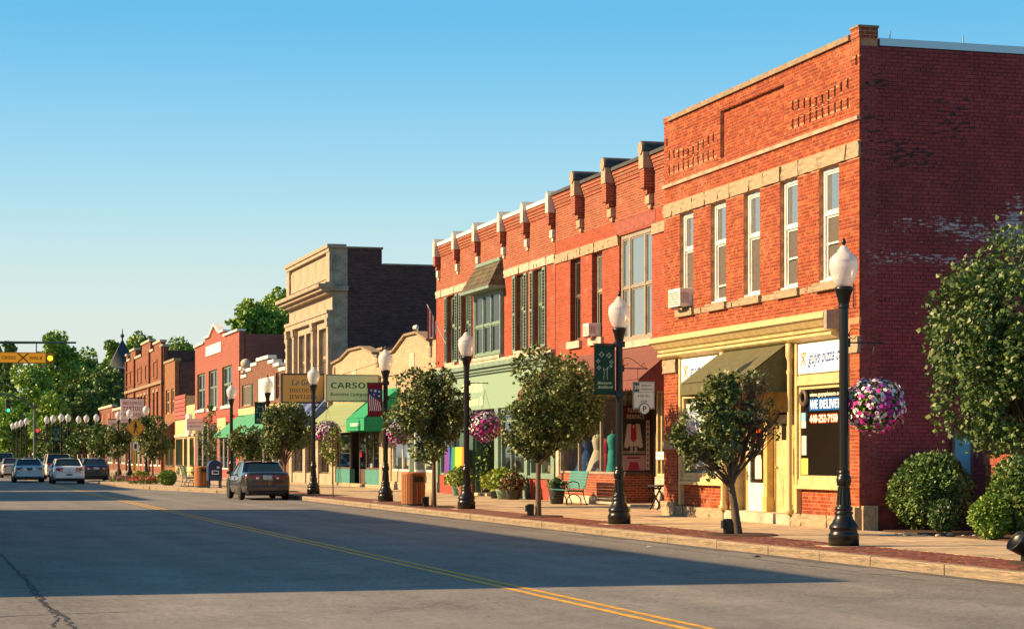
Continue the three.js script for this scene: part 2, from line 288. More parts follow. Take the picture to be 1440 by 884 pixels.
// ---------------------------------------------------------------- shared facade pieces
// sash window: frame mesh with panes as its parts. opts: mat, upper, lower, depth, rail, mull
function sash(b, a, u0, u1, y0, y1, o = {}) {
  const d = o.depth ?? .12, fw = o.fw ?? .08, m = o.mat ?? M.whitePaint, rail = o.rail ?? .5, t = .07, ym = y0 + (y1 - y0) * rail;
  const g = [fbox(a, u0, u1, y0, y0 + fw, d, d + t), fbox(a, u0, u1, y1 - fw, y1, d, d + t), fbox(a, u0, u0 + fw, y0 + fw, y1 - fw, d, d + t), fbox(a, u1 - fw, u1, y0 + fw, y1 - fw, d, d + t)];
  if (rail) g.push(fbox(a, u0 + fw, u1 - fw, ym - .03, ym + .03, d + .01, d + t));
  for (const k of o.mull ?? []) { const u = u0 + (u1 - u0) * k; g.push(fbox(a, u - (o.mw ?? .04), u + (o.mw ?? .04), y0 + fw, y1 - fw, d - .004, d + t + .004)); }
  const w = wpart(b, 'window', join(g), m);
  // inner sash stiles
  const s = .045, cols = [u0 + fw, ...(o.mull ?? []).map(k => u0 + (u1 - u0) * k), u1 - fw];
  for (let i = 0; i < cols.length - 1; i++) {
    const c0 = cols[i] + (i ? (o.mw ?? .04) : 0), c1 = cols[i + 1] - (i < cols.length - 2 ? (o.mw ?? .04) : 0);
    const rows = rail ? [[y0 + fw, ym - .03, 'lower'], [ym + .03, y1 - fw, 'upper']] : [[y0 + fw, y1 - fw, 'upper']];
    for (const [q0, q1, k] of rows) {
      const dd = d + (k === 'upper' ? .025 : .045);
      if (!o.noSash) wpart(w, 'sash_frame', join([fbox(a, c0, c0 + s, q0, q1, dd, dd + .035), fbox(a, c1 - s, c1, q0, q1, dd, dd + .035), fbox(a, c0 + s, c1 - s, q0, q0 + s, dd, dd + .035), fbox(a, c0 + s, c1 - s, q1 - s, q1, dd, dd + .035)]), m);
      const e = o.noSash ? 0 : s - .004;
      wpart(w, 'pane', fbox(a, c0 + e, c1 - e, q0 + e, q1 - e, dd + .02, dd + .028), (k === 'upper' ? o.upper : o.lower) ?? o.glass ?? M.darkGlass);
    }
  }
  // dark sheet behind the panes, painted to pass for a dim room
  wpart(w, 'blind_or_dark_back', fbox(a, u0 + .01, u1 - .01, y0 + .01, y1 - .01, d + .16, d + .18), o.back ?? M.interiorDark);
  return w;
}
function blockRow(b, name, a, u0, u1, y0, y1, d0, d1, seed, mat, len = .8) { // rough stone blocks, each a piece
  const r = mulberry(seed); let u = u0;
  while (u < u1 - .02) { let l = len * (.6 + r() * .8); if (u1 - u - l < .25) l = u1 - u; const pro = r() * .03;
    const g = new THREE.BoxGeometry(d1 - d0 + pro, y1 - y0 - .012, l - .014, 2, 3, 6), p = g.attributes.position;
    for (let i = 0; i < p.count; i++) if (p.getX(i) < -(d1 - d0) / 2 * .5) p.setX(i, p.getX(i) + noise(p.getY(i) * 7 + u, p.getZ(i) * 5, seed) * .045);
    g.computeVertexNormals(); g.translate(a + (d0 + d1 - pro) / 2, (y0 + y1) / 2, -(u + l / 2)); wpart(b, name, g, mat); u += l; }
}
function awning(b, a, u0, u1, yTop, yFront, proj, valance, mat, o = {}) {
  const n = o.panels ?? 4, th = .025, aw = thing2(b, 'awning');
  for (let i = 0; i < n; i++) { const p = u0 + (u1 - u0) * i / n + .004, q = u0 + (u1 - u0) * (i + 1) / n - .004;
    const top = sheet([[a - .02, yTop, -p], [a - proj, yFront, -p], [a - proj, yFront, -q], [a - .02, yTop, -q]], [[p, 0], [p, 1.5], [q, 1.5], [q, 0]]);
    const bot = sheet([[a - .02, yTop - th, -p], [a - .02, yTop - th, -q], [a - proj, yFront - th, -q], [a - proj, yFront - th, -p]], [[p, 0], [q, 0], [q, 1.5], [p, 1.5]]);
    wpart(aw, 'fabric_panel', join([top, bot]), o.mats ? o.mats[i % o.mats.length] : mat);
    if (valance) { // scalloped or straight hem
      const sc = o.scallop ? .22 : 0, k = sc ? Math.max(1, Math.round((q - p) / sc)) : 1, pts = [[p, yFront - th - .002], [q, yFront - th - .002]];
      if (sc) { for (let s = k; s > 0; s--) { const c0 = p + (q - p) * s / k, c1 = p + (q - p) * (s - 1) / k; for (let e = 0; e <= 5; e++) { const t = e / 5; pts.push([c0 + (c1 - c0) * t, yFront - valance * (.72 + .28 * Math.sin(Math.PI * t))]); } } }
      else pts.push([q, yFront - valance], [p, yFront - valance]);
      wpart(aw, 'valance', slabShape(a - proj, pts, [], -.012, .004), o.valMat ?? mat);
    }
  }
  for (const [u, e] of [[u0, .012], [u1, -.012]]) if (!o.openEnds) wpart(aw, 'end_panel', slabEnd(a, u + (e > 0 ? .0 : -.012), u + (e > 0 ? .012 : .0), proj, yTop - th, yFront - th, valance), o.endMat ?? mat);
  wpart(aw, 'frame', join([beam([a - proj + .03, yFront - .05, -u0 - .02], [a - proj + .03, yFront - .05, -u1 + .02], .015), ...[u0 + .06, (u0 + u1) / 2, u1 - .06].map(u => beam([a, yTop - .08, -u], [a - proj + .03, yFront - .06, -u], .015))]), M.darkSteel);
  return aw;
}
function thing2(parent, name) { const g = new THREE.Group(); g.name = name; parent.add(g); return g; }
function slabEnd(a, u0, u1, proj, yT, yF, val) { const s = new THREE.Shape([[0, yF - val], [proj - .02, yF - val], [proj - .02, yF], [0, yT]].map(p => new THREE.Vector2(...p))); const g = new THREE.ExtrudeGeometry(s, { depth: u1 - u0, bevelEnabled: false }); g.rotateY(Math.PI); g.translate(a, 0, -u0); return g; }
// flat print on a facade plane: canvas texture on the front of a thin board
function board(b, name, a, u0, u1, y0, y1, d0, d1, tex, edge, o = {}) {
  const g = wpart(b, name, fbox(a, u0, u1, y0, y1, d0, d1), edge);
  const m = new THREE.MeshStandardMaterial({ map: tex, roughness: o.rough ?? .6 });
  const f = sheet([[a + d0 - .004, y0 + .01, -u1 + .01], [a + d0 - .004, y0 + .01, -u0 - .01], [a + d0 - .004, y1 - .01, -u0 - .01], [a + d0 - .004, y1 - .01, -u1 + .01]], [[0, 0], [1, 0], [1, 1], [0, 1]]);
  wpart(g, o.face ?? 'print', f, m); return g;
}
// board standing across the street direction (faces along the street, towards +z)
function crossBoard(b, name, x0, x1, y0, y1, z, t, tex, edge, border) {
  const g = wpart(b, name, box(x0, x1, y0, y1, z - t, z), edge), m = new THREE.MeshStandardMaterial({ map: tex, roughness: .5 }), e = border;
  wpart(g, 'print', sheet([[x0 + e, y0 + e, z + .004], [x1 - e, y0 + e, z + .004], [x1 - e, y1 - e, z + .004], [x0 + e, y1 - e, z + .004]], [[0, 0], [1, 0], [1, 1], [0, 1]]), m);
  return g;
}
// ---- laid bricks: [u0,u1,y0,y1] pieces of a wall with openings
function layBricks(u0, u1, y0, y1, holes, seed, len = .215, course = .074) {
  const r = mulberry(seed), out = [], n = Math.round((y1 - y0) / course), ch = (y1 - y0) / n;
  for (let k = 0; k < n; k++) {
    const b0 = y0 + k * ch + .006, b1 = y0 + (k + 1) * ch - .006, head = k % 6 === 5, L = head ? len / 2 : len; let u = u0 - (k % 2 ? L * .5 : 0);
    const cut = holes.filter(h => h[2] < b1 && h[3] > b0);
    while (u < u1) {
      let segs = [[Math.max(u0, u), Math.min(u1, u + L - .012), b0, b1]];
      for (const h of cut) segs = segs.flatMap(([p, q, c, d]) => {
        if (q <= h[0] || p >= h[1]) return [[p, q, c, d]];
        if (h[2] > c + .02 && h[3] >= d) return [[p, q, c, h[2] - .004]]; if (h[3] < d - .02 && h[2] <= c) return [[p, q, h[3] + .004, d]];
        return [[p, h[0] - .002, c, d], [h[1] + .002, q, c, d]].filter(s => s[1] - s[0] > .012);
      });
      for (const s of segs) if (s[1] - s[0] > .012 && s[3] - s[2] > .015) out.push(s);
      u += L;
    }
  }
  return out;
}
function brickGeo(list, P, d0f, d1, colour, uvf) { // P(u,y,d) -> world
  const n = list.length, pos = new Float32Array(n * 90), nor = new Float32Array(n * 90), uv = new Float32Array(n * 60), col = new Float32Array(n * 90); let i = 0;
  const A = new THREE.Vector3(), B = new THREE.Vector3();
  for (const [u0, u1, y0, y1] of list) {
    const d0 = d0f(u0, y0), f = [[u0, y0, d0], [u1, y0, d0], [u1, y1, d0], [u0, y1, d0]], k = [[u0, y0, d1], [u1, y0, d1], [u1, y1, d1], [u0, y1, d1]], c = colour(u0, u1, y0, y1);
    for (const q of [[f[0], f[3], f[2], f[1]], [f[0], k[0], k[3], f[3]], [f[1], f[2], k[2], k[1]], [f[3], k[3], k[2], f[2]], [f[0], f[1], k[1], k[0]]]) {
      const w = q.map(p => P(...p)); A.set(w[1][0] - w[0][0], w[1][1] - w[0][1], w[1][2] - w[0][2]); B.set(w[2][0] - w[0][0], w[2][1] - w[0][1], w[2][2] - w[0][2]); A.cross(B).normalize();
      for (const v of [0, 1, 2, 0, 2, 3]) { pos.set(w[v], i * 3); nor.set([A.x, A.y, A.z], i * 3); uv.set(uvf(q[v][0], q[v][1]), i * 2); col.set(c, i * 3); i++; }
    }
  }
  const g = new THREE.BufferGeometry(); g.setAttribute('position', new THREE.BufferAttribute(pos, 3)); g.setAttribute('normal', new THREE.BufferAttribute(nor, 3)); g.setAttribute('uv', new THREE.BufferAttribute(uv, 2)); g.setAttribute('color', new THREE.BufferAttribute(col, 3)); return g;
}
// ---------------------------------------------------------------- corner pizza shop: bricks are laid one by one
{
  const a = FA, u0 = uAt(1209, a), u1 = uAt(934, a), U = px => uAt(px, a), deep = 14;
  const b = thing('corner_brick_building', 'two-storey orange brick corner building with a cream pizza shopfront', 'building', [a, .15, -u0]);
  const pierL = U(942), pierR = U(1197), top = 9.78;
  const wins = [[956, 975], [999.5, 1021], [1046, 1069], [1097, 1122], [1152, 1180]].map(([l, r]) => [U(r), U(l), 5.12, 7.44]);
  const band = [u0, u1, 7.44, 7.77], rec = [U(1103), U(1013), 8.42, 9.5], string = [u0, u1, 8.17, 8.25];
  const sills = wins.map(w => [w[0] - .12, w[1] + .12, 4.94, 5.12]);
  const r = mulberry(303);
  // small recessed notches in two groups under the parapet
  const notches = [];
  for (const [pa, pb] of [[938, 1007], [1111, 1197]]) { const s0 = U(pb), s1 = U(pa), n = 10; for (let i = 0; i < n; i++) { const u = s0 + (s1 - s0) * (i + .5) / n, v = Math.abs(i - (n - 1) / 2), dy = .12 - v * .03; notches.push([u - .045, u + .045, 8.48, 8.68]); notches.push([u - .045, u + .045, 8.86 - Math.max(0, dy), 9.06 - Math.max(0, dy)]); if (v < 2) notches.push([u - .04, u + .04, 8.72 - .03, 8.80 - .03]); } }
  notches.push([U(1206) , U(1206) + .09, 9.25, 9.45], [U(939), U(939) + .09, 9.2, 9.4]);
  // backing wall (mortar face) with openings
  const mort = matte([.46, .22, .115], .95, grainA, .8);
  const frontHoles = [...wins, rec, ...notches];
  wpart(b, 'mortar_wall', slabShape(a, rect(u0 + .02, u1, 4.02, top), frontHoles, .005, .4), mort);
  wpart(b, 'notch_back', join([fbox(a, rec[0] - .05, rec[1] + .05, rec[2] - .05, rec[3] + .05, .41, .43), ...[[938, 1007], [1111, 1207]].map(([p, q]) => fbox(a, U(q) - .04, U(p) + .1, 8.4, 9.5, .405, .42))]), mort);
  wpart(b, 'recess_back', fbox(a, rec[0] - .01, rec[1] + .01, rec[2] - .01, rec[3] + .01, .096, .2), mort);
  const P = (u, y, d) => [a + d, y, -u];
  const tones = [[.34, .056, .014], [.29, .045, .011], [.37, .073, .018], [.26, .038, .010], [.39, .098, .027], [.31, .050, .013]];
  const colF = (p, q, y) => { const t = tones[r() * 6 | 0], w = Math.max(0, fbm(p * .8, y * .9, 4.4) * 1.7 - .22) + (r() < .05 ? .2 : 0) + (y < 1.3 && r() < .25 ? .25 : 0), k = .86 + r() * .28, ww = Math.min(.65, w * (.4 + r())); return [t[0] * k * (1 - ww) + .50 * ww, t[1] * k * (1 - ww) + .21 * ww, t[2] * k * (1 - ww) + .11 * ww]; };
  const uvF = (u, y) => [u, y];
  const brickM = new THREE.MeshStandardMaterial({ vertexColors: true, roughness: .9, map: rep(grainB, .7), bumpMap: rep(grainB, .35), bumpScale: .004 });
  const front = layBricks(u0, u1, 4.02, top, [...frontHoles, band, string, ...sills, [u0, u1, 3.9, 4.3]], 51);
  // ground-floor piers
  const piers = [...layBricks(u0, pierR + .05, .62, 4.2, [[u0, pierR + .06, 3.62, 3.96]], 52), ...layBricks(U(953), u1, .5, 4.2, [[U(954), u1, 3.6, 3.95], [U(954), u1, 1.75, 2.0]], 53)];
  for (const g of [fbox(a, u0 + .02, pierR + .05, .12, 4.01, .005, .4), fbox(a, U(953), u1 - .002, .12, 4.01, .005, .4)]) wpart(b, 'pier_core', g, mort);
  const bulk = [...layBricks(U(1194), U(1120), .40, .92, [], 54), ...layBricks(U(1019), U(954), .40, .92, [], 55)];
  for (const g of [fbox(a, pierR + .052, U(1120), .12, .92, .086, .4), fbox(a, U(1019), U(953) - .002, .12, .92, .086, .4)]) wpart(b, 'bulkhead_core', g, mort);
  const recB = layBricks(rec[0], rec[1], rec[2], rec[3], [], 56);
  const jit = () => -.003 + r() * .005;
  wpart(b, 'front_brickwork', join([brickGeo(front, P, () => jit(), .03, colF, uvF), brickGeo(piers, P, () => jit(), .03, colF, uvF), brickGeo(recB, P, () => .09 + jit(), .12, colF, uvF), brickGeo(bulk, P, () => .08 + jit(), .11, colF, uvF)]), brickM, null, 'stuff');
  // painted side wall towards the camera
  const zS = -u0, aEnd = a + deep, sideTop = 9.62;
  const Q = (s, y, d) => [s, y, zS - d];
  wpart(b, 'side_wall', box(a + .41, aEnd, .1, sideTop - .02, zS - .013, zS - .35), matte([.12, .03, .03], .95, grainA, 1));
  const paint = dtex(1024, 1024, (i, j) => { // 8.6 m x 10 m of old maroon paint: chips down to dark brick, remains of white lettering
    const x = i / 1024 * 8.6, y = j / 1024 * 10, n = fbm(x * 1.1, y * 1.1, 3.3, 5), f = noise(x * 14, y * 34, 7), f2 = noise(x * 6.5, y * 27, 5.5);
    let c = [.26, .037, .040].map((q, k) => q * (1 + n * .5 + f * .10 + (k ? 0 : noise(x * .4, y * .4, 8) * .2)));
    const zone = (cx, cy, rx, ry) => Math.exp(-(((x - cx) / rx) ** 2) - (((y - cy) / ry) ** 2));
    const wz = zone(1.9, 6.2, 1.3, .16) + zone(2.8, 5.95, 1.5, .14) + zone(1.6, 5.5, .9, .14) + zone(3.1, 5.3, 1, .2) + zone(.45, 5.5, .35, .5) * .6 + zone(3.4, 6.3, .35, .6) + zone(4.9, 6, 1.2, .4);
    if (wz > .15 && f2 * .75 + f * .45 + wz * .72 > .62) { const k = Math.min(1, (f2 * .75 + f * .45 + wz * .72 - .62) * 4); c = c.map((q, m) => q + ([.42, .36, .36][m] - q) * k); }
    const dz = zone(1.8, 8.3, 2.6, .7) * .75 + zone(1, 7.4, 1.2, .35) * .9 + zone(.4, 8.9, .5, .1) + zone(1.2, 4.2, 1.6, 1) * .5 + .25;
    if (f2 * .6 + n * .9 + f * .3 + dz * .55 > .74) { const k = Math.min(1, (f2 * .6 + n * .9 + f * .3 + dz * .55 - .74) * 6); c = c.map((q, m) => q + ([.05, .018, .016][m] - q) * k); }
    return c.map(toS);
  }, true);
  const sideM = new THREE.MeshStandardMaterial({ vertexColors: true, roughness: .8, map: paint, bumpMap: rep(grainB, .05), bumpScale: .003 });
  sideM.bumpMap = paint; sideM.bumpScale = .006;
  const side = layBricks(a + .032, a + 8.6, .62, sideTop, [], 57, .225, .0755);
  const colS = () => { const k = .84 + r() * .30; return [k, k * (.95 + r() * .1), k]; }, uvS = (s, y) => [(s - a) / 8.6, y / 10], dS = () => -.004 + r() * .007;
  const shown = side.filter(q => q[0] > a && q[1] < a + 3.7 && q[1] - q[0] > .17 && q[2] > 3.6).sort((p, q) => (p[0] + p[2] * .3) - (q[0] + q[2] * .3)).slice(0, 300), set = new Set(shown);
  for (const q of shown) wpart(b, 'brick', brickGeo([q], Q, dS, .03, colS, uvS), sideM);
  wpart(b, 'side_brickwork', brickGeo(side.filter(q => !set.has(q)), Q, dS, .03, colS, uvS), sideM, null, 'stuff');
  blockRow2(b, a, zS);
  // rear and far walls, roof
  wpart(b, 'rear_wall', join([box(aEnd - .3, aEnd, .1, 9, zS - .36, -u1), box(a + .41, aEnd - .31, .1, 9.5, -u1 + .3, -u1)]), M.brickBrown);
  wpart(b, 'roof', box(a + .41, aEnd - .31, 8.6, 8.8, zS - .36, -u1 + .31), M.roofTar);
  // parapet piers and copings
  for (const g of [fbox(a, u0 - .002, pierR, top + .001, 9.98, -.012, .4), fbox(a, pierL, u1, top + .001, 9.92, -.02, .4)]) wpart(b, 'parapet_pier', g, M.brickOrange);
  wpart(b, 'pier_cap', join([fbox(a, u0 - .012, pierR + .01, 9.98, 10.02, -.03, .42)]), M.coping);
  wpart(b, 'coping', fbox(a, pierR + .002, pierL - .002, top, top + .11, -.06, .42), M.coping);
  wpart(b, 'metal_coping', join([box(a + .43, aEnd, sideTop + .012, sideTop + .16, zS + .02, zS - .4), ...[0, 1, 2, 3, 4].map(i => box(a + .7 + i * 1.6, a + .72 + i * 1.6, sideTop + .16, sideTop + .34, zS - .1, zS - .12))]), M.metalSheet);
  wpart(b, 'string_course', fbox(a, u0 - .002, u1, 8.17, 8.25, -.055, .02), tint(M.coping, [.62, .36, .26]));
  blockRow(b, 'lintel_stone', a, u0, u1, 7.445, 7.765, -.02, .03, 7, M.stoneTan, .95);
  sills.forEach((s, i) => blockRow(b, 'sill_stone', a, s[0], s[1], s[2], s[3], -.08, .1, 20 + i, M.stoneTan, 1.6));
  for (let i = 0; i < 4; i++) blockRow(b, 'band_stone', a, sills[i + 1][1] < sills[i][0] ? sills[i + 1][1] + .01 : sills[i][1] + .01, sills[i + 1][1] < sills[i][0] ? sills[i][0] - .01 : sills[i + 1][0] - .01, 4.95, 5.09, -.012, .02, 60 + i, M.stoneTan, .5);
  // windows: white double frames, upper sash mirrors the sky
  wins.forEach((w, i) => { const ww = sash(b, a, w[0], w[1], w[2], w[3], { depth: .1, fw: .085, rail: [.62, .6, .58, .57, .60][i], upper: M.skyGlass, lower: M.screen }); wpart(ww, 'window_ledge', fbox(a, w[0], w[1], w[2] - .001, w[2] + .05, .02, .099), M.whitePaint);
    if (i !== 2) wpart(ww, 'blind_rail', fbox(a, w[0] + .14, w[1] - .14, w[2] + .25 + i * .13, w[2] + .29 + i * .13, .125, .14), M.whitePaint); });
  // storefront: cream cornice, posts, transoms, bulkheads
  const c0 = pierR + .0, cEnd = U(953);
  const prof = (pts, us, ue) => { const s = new THREE.Shape(pts.map(p => new THREE.Vector2(...p))); const g = new THREE.ExtrudeGeometry(s, { depth: ue - us, bevelEnabled: false }); g.rotateY(Math.PI); g.translate(a, 0, -us); return g; };
  const cu0 = U(1182), cu1 = u1 + .1;
  wpart(b, 'cornice', prof([[-.02, 4.13], [.12, 4.13], [.14, 4.2], [.20, 4.22], [.32, 4.34], [.38, 4.36], [.38, 4.46], [.30, 4.5], [-.02, 4.56]], cu0, cu1), M.creamPaint);
  wpart(b, 'frieze', fbox(a, cu0 + .01, cu1 - .1, 3.98, 4.128, -.06, .05), M.creamPaint);
  wpart(b, 'lower_moulding', prof([[.0, 3.95], [.16, 4.0], [.2, 4.03], [.2, 4.08], [.0, 4.12]], cu0, u1 - .05), M.creamPaint);
  wpart(b, 'cornice_end_block', fbox(a, cu0 - .14, cu0 - .004, 4.12, 4.5, -.36, .03), M.greyFrame);
  for (const [p, q, s] of [[u0, pierR + .05, 81], [U(953), u1, 82]]) { blockRow(b, 'pier_stone', a, p, q, 3.62, 3.95, -.035, .1, s, M.stoneTan, 2); blockRow(b, 'pier_base', a, p - .001, q, .13, s === 81 ? .6 : .5, -.08, .1, s + 3, M.stoneTan, 2); }
  blockRow(b, 'pier_stone', a, U(953), u1, 1.76, 1.99, -.03, .1, 90, M.stoneTan, 2);
  const entL = U(1021), entR = U(1114), post = (uc, w) => fbox(a, uc - w, uc + w, .42, 3.97, -.03, .12);
  blockRow(b, 'plinth_stone', a, pierR + .06, entR - .02, .14, .405, -.03, .2, 91, M.stoneTan, .9); blockRow(b, 'plinth_stone', a, entL + .02, U(951), .14, .405, -.05, .2, 92, M.stoneTan, .9);
  wpart(b, 'entry_step', fbox(a, entR, entL, .12, .37, -.05, .9), M.stonePale);
  for (const g of [post(pierR + .12, .06), post(U(1121), .05), post(U(1017), .05), post(U(957), .06)]) wpart(b, 'post', g, M.creamPaint);
  const column = uc => wpart(b, 'column', lathe([[.0, .37], [.095, .37], [.095, .47], [.06, .5], [.075, .56], [.05, .6], [.05, 3.3], [.075, 3.36], [.05, 3.42], [.05, 3.6], [.085, 3.7], [.085, 3.96], [0, 3.96]], 12).translate(a - .07, 0, -uc), M.creamPaint);
  column(U(1115)); column(U(1021));
  // bays: sill, window, transom bar, sign board
  const signArt = canvasTex(640, 300, (x, w, h) => {
    x.fillStyle = '#fbfaf4'; x.fillRect(0, 0, w, h); x.strokeStyle = '#e0641c'; x.lineCap = 'round'; x.lineWidth = 17;
    x.beginPath(); x.moveTo(38, 220); x.quadraticCurveTo(62, 175, 74, 150); x.lineTo(44, 100); x.moveTo(74, 150); x.lineTo(104, 104); x.moveTo(74, 150); x.quadraticCurveTo(92, 180, 108, 214); x.stroke();
    x.fillStyle = '#e0641c'; x.beginPath(); x.arc(74, 96, 14, 0, 7); x.fill(); x.beginPath(); x.ellipse(106, 88, 22, 9, -.2, 0, 7); x.fill();
    x.fillStyle = '#1d4f9a'; x.save(); x.translate(146, 205); x.transform(.80, -.03, -.08, 1.5, 0, 0); x.font = 'italic 100px sans-serif'; x.fillText('guys pizza co', 0, 0, 590); x.lineWidth = 8; x.strokeStyle = '#1d4f9a'; x.strokeText('guys pizza co', 0, 0, 590); x.restore();
  });
  const bay = (q0, q1, s) => {
    const wf = wpart(b, 'shop_window', join([fbox(a, q0, q1, 1.1, 1.2, .02, .12), fbox(a, q0, q1, 2.98, 3.06, .02, .12), fbox(a, q0, q0 + .09, 1.2, 2.98, .02, .12), fbox(a, q1 - .09, q1, 1.2, 2.98, .02, .12)]), M.creamPaint);
    wpart(wf, 'pane', fbox(a, q0 + .09, q1 - .09, 1.2, 2.98, .06, .07), s ? M.darkGlass : M.pane);
    wpart(wf, 'blind_or_dark_back', fbox(a, q0 + .09, q1 - .09, 1.2, 2.98, .2, .22), s ? M.interiorDark : M.whitePaint);
    wpart(b, 'bay_sill', join([fbox(a, q0 - .06, q1 + .06, .92, 1.0, -.06, .3), fbox(a, q0, q1, 1.0, 1.1, -.005, .3)]), M.creamPaint);
    wpart(b, 'transom_bar', join([fbox(a, q0, q1, 3.062, 3.12, -.05, .12), fbox(a, q0, q1, 3.12, 3.26, -.02, .12)]), M.creamPaint);
    wpart(b, 'transom_back', fbox(a, q0, q1, 3.262, 3.975, .02, .12), M.creamPaint);
    board(b, 'shop_sign', a, q0 + .07, q1 - .07, 3.3, 3.92, -.025, .015, signArt, M.whitePaint, { face: 'sign_print' });
    return wf;
  };
  const right = bay(pierR + .19, U(1121) - .055, 1), left = bay(U(1017) + .055, U(957) - .065, 0);
  const wR0 = pierR + .28, wR1 = U(1121) - .145, lettering = canvasTex(640, 930, (x, w, h) => {
    x.fillStyle = '#1b1612'; x.fillRect(0, 0, w, h); x.textBaseline = 'middle'; x.textAlign = 'left';
    x.fillStyle = '#f4f4f0'; x.font = 'bold 44px sans-serif'; x.save(); x.translate(120, 62); x.scale(1, 1.3); x.fillText('www.guyspizzaco.com', 0, 0, 500); x.restore();
    x.fillStyle = '#1e5fae'; x.fillRect(112, 102, 500, 132); x.fillStyle = '#fff'; x.save(); x.translate(124, 168); x.scale(1, 1.75); x.font = 'bold 76px sans-serif'; x.fillText('WE DELIVER', 0, 0, 480); x.restore();
    x.save(); x.translate(120, 322); x.scale(1, 1.7); x.font = 'bold 64px sans-serif'; x.lineWidth = 12; x.strokeStyle = '#e05a1e'; x.lineJoin = 'round'; x.strokeText('440-252-7150', 0, 0, 490); x.fillStyle = '#fff'; x.fillText('440-252-7150', 0, 0, 490); x.restore();
  });
  const lm = new THREE.MeshPhysicalMaterial({ map: lettering, roughness: .12 });
  wpart(right, 'window_lettering', sheet([[a + .045, 1.2, -wR1], [a + .045, 1.2, -wR0], [a + .045, 2.98, -wR0], [a + .045, 2.98, -wR1]], [[0, 0], [1, 0], [1, 1], [0, 1]]), lm);
  wpart(right, 'notice', fbox(a, wR1 - .34, wR1 - .02, 1.22, 1.55, .03, .05), std([.75, .72, .12], .6)); wpart(right, 'notice', fbox(a, wR1 - .26, wR1 - .03, 1.62, 2.02, .03, .05), std([.6, .58, .52], .6)); wpart(right, 'notice', fbox(a, wR1 - .24, wR1 - .02, 2.18, 2.5, .03, .042), M.whitePaint); wpart(right, 'notice', fbox(a, wR1 - .24, wR1 - .02, 2.32, 2.5, .024, .028), std([.2, .45, .7], .6));
  wpart(right, 'wreath', new THREE.TorusGeometry(.14, .045, 6, 16).rotateY(Math.PI / 2).translate(a - .01, 2.8, -(wR1 - .22)), M.brownFrame);
  const lw0 = U(1017) + .2, lw1 = U(957) - .2, leftArt = canvasTex(300, 420, (x, w, h) => { x.fillStyle = '#e9ecef'; x.fillRect(0, 0, w, h); x.fillStyle = '#2c6ab8'; x.font = 'bold 40px sans-serif'; x.fillText('WE', 30, 70); x.fillText('DELIVER', 30, 150, 240); x.fillStyle = '#d9531c'; x.fillRect(24, 210, 250, 70); x.fillStyle = '#fff'; x.fillText('440-252', 40, 258, 220); x.fillStyle = '#c9ced4'; for (let i = 0; i < 6; i++) x.fillRect(20, 310 + i * 17, 260, 3); });
  board(left, 'window_poster', a, lw0, lw1, 1.35, 2.85, .075, .085, leftArt, M.whitePaint);
  // doors in the shallow entry
  const eb = .42;
  wpart(b, 'entry_wall', join([fbox(a, entR, U(1121), .37, 4.0, .13, eb + .1), fbox(a, entL, U(1017), .37, 4.0, .13, eb + .1), fbox(a, entR, entL, 3.05, 4.0, eb, eb + .1)]), M.creamPaint);
  wpart(b, 'entry_ceiling', fbox(a, entR, entL, 3.9, 3.94, .14, eb - .001), M.creamPaint);
  const dA = a + eb, dW = [uAt(1078, dA), uAt(1052, dA)], dY = [uAt(1113, dA), uAt(1091, dA)];
  const doorWhite = wpart(b, 'door', join([fbox(a, dW[0], dW[1], .37, 1.0, eb, eb + .06), fbox(a, dW[0], dW[1], 2.42, 2.62, eb, eb + .06), fbox(a, dW[0], dW[0] + .13, 1.0, 2.42, eb, eb + .06), fbox(a, dW[1] - .13, dW[1], 1.0, 2.42, eb, eb + .06), fbox(a, dW[0] + .1, dW[0] + .42, .5, .9, eb - .012, eb), fbox(a, dW[1] - .42, dW[1] - .1, .5, .9, eb - .012, eb)]), M.whitePaint, 'white half-glazed door with an orange emblem');
  const doorArt = canvasTex(256, 512, (x, w, h) => { x.fillStyle = '#1a1512'; x.fillRect(0, 0, w, h); x.strokeStyle = '#e0501c'; x.lineWidth = 24; x.lineCap = 'round'; x.beginPath(); x.moveTo(80, 190); x.lineTo(128, 130); x.lineTo(90, 80); x.moveTo(128, 130); x.lineTo(172, 84); x.moveTo(128, 130); x.lineTo(172, 194); x.stroke(); x.beginPath(); x.arc(130, 70, 17, 0, 7); x.fillStyle = '#e0501c'; x.fill(); x.fillStyle = '#ddd'; x.font = 'bold 26px sans-serif'; x.fillText('guys pizza co', 40, 246, 180); x.fillStyle = '#ddd8cc'; x.fillRect(70, 290, 120, 190); x.fillStyle = '#b02a2a'; x.font = 'bold 60px sans-serif'; x.fillText('★', 96, 430); });
  wpart(doorWhite, 'door_glass', sheet([[dA + .03, 1.0, -dW[1] + .13], [dA + .03, 1.0, -dW[0] - .13], [dA + .03, 2.42, -dW[0] - .13], [dA + .03, 2.42, -dW[1] + .13]], [[0, 0], [1, 0], [1, 1], [0, 1]]), new THREE.MeshStandardMaterial({ map: doorArt, roughness: .15 }));
  wpart(doorWhite, 'door_handle', join([beam([dA - .05, 1.05, -dW[1] + .07], [dA - .05, 1.25, -dW[1] + .07], .012), beam([dA, 1.15, -dW[1] + .07], [dA - .05, 1.15, -dW[1] + .07], .012)]), M.darkSteel);
  wpart(b, 'door_panel_wall', join([fbox(a, entR, dY[0] - .03, .37, 3.05, eb + .004, eb + .1), fbox(a, dY[1] + .03, dW[0] - .03, .37, 3.05, eb + .004, eb + .1), fbox(a, dW[1] + .03, entL, .37, 3.05, eb + .004, eb + .1), fbox(a, dW[0] - .03, dW[1] + .03, 2.65, 3.05, eb + .004, eb + .1), fbox(a, dY[0] - .03, dY[1] + .03, 2.55, 3.05, eb + .004, eb + .1)]), M.yellowPaint);
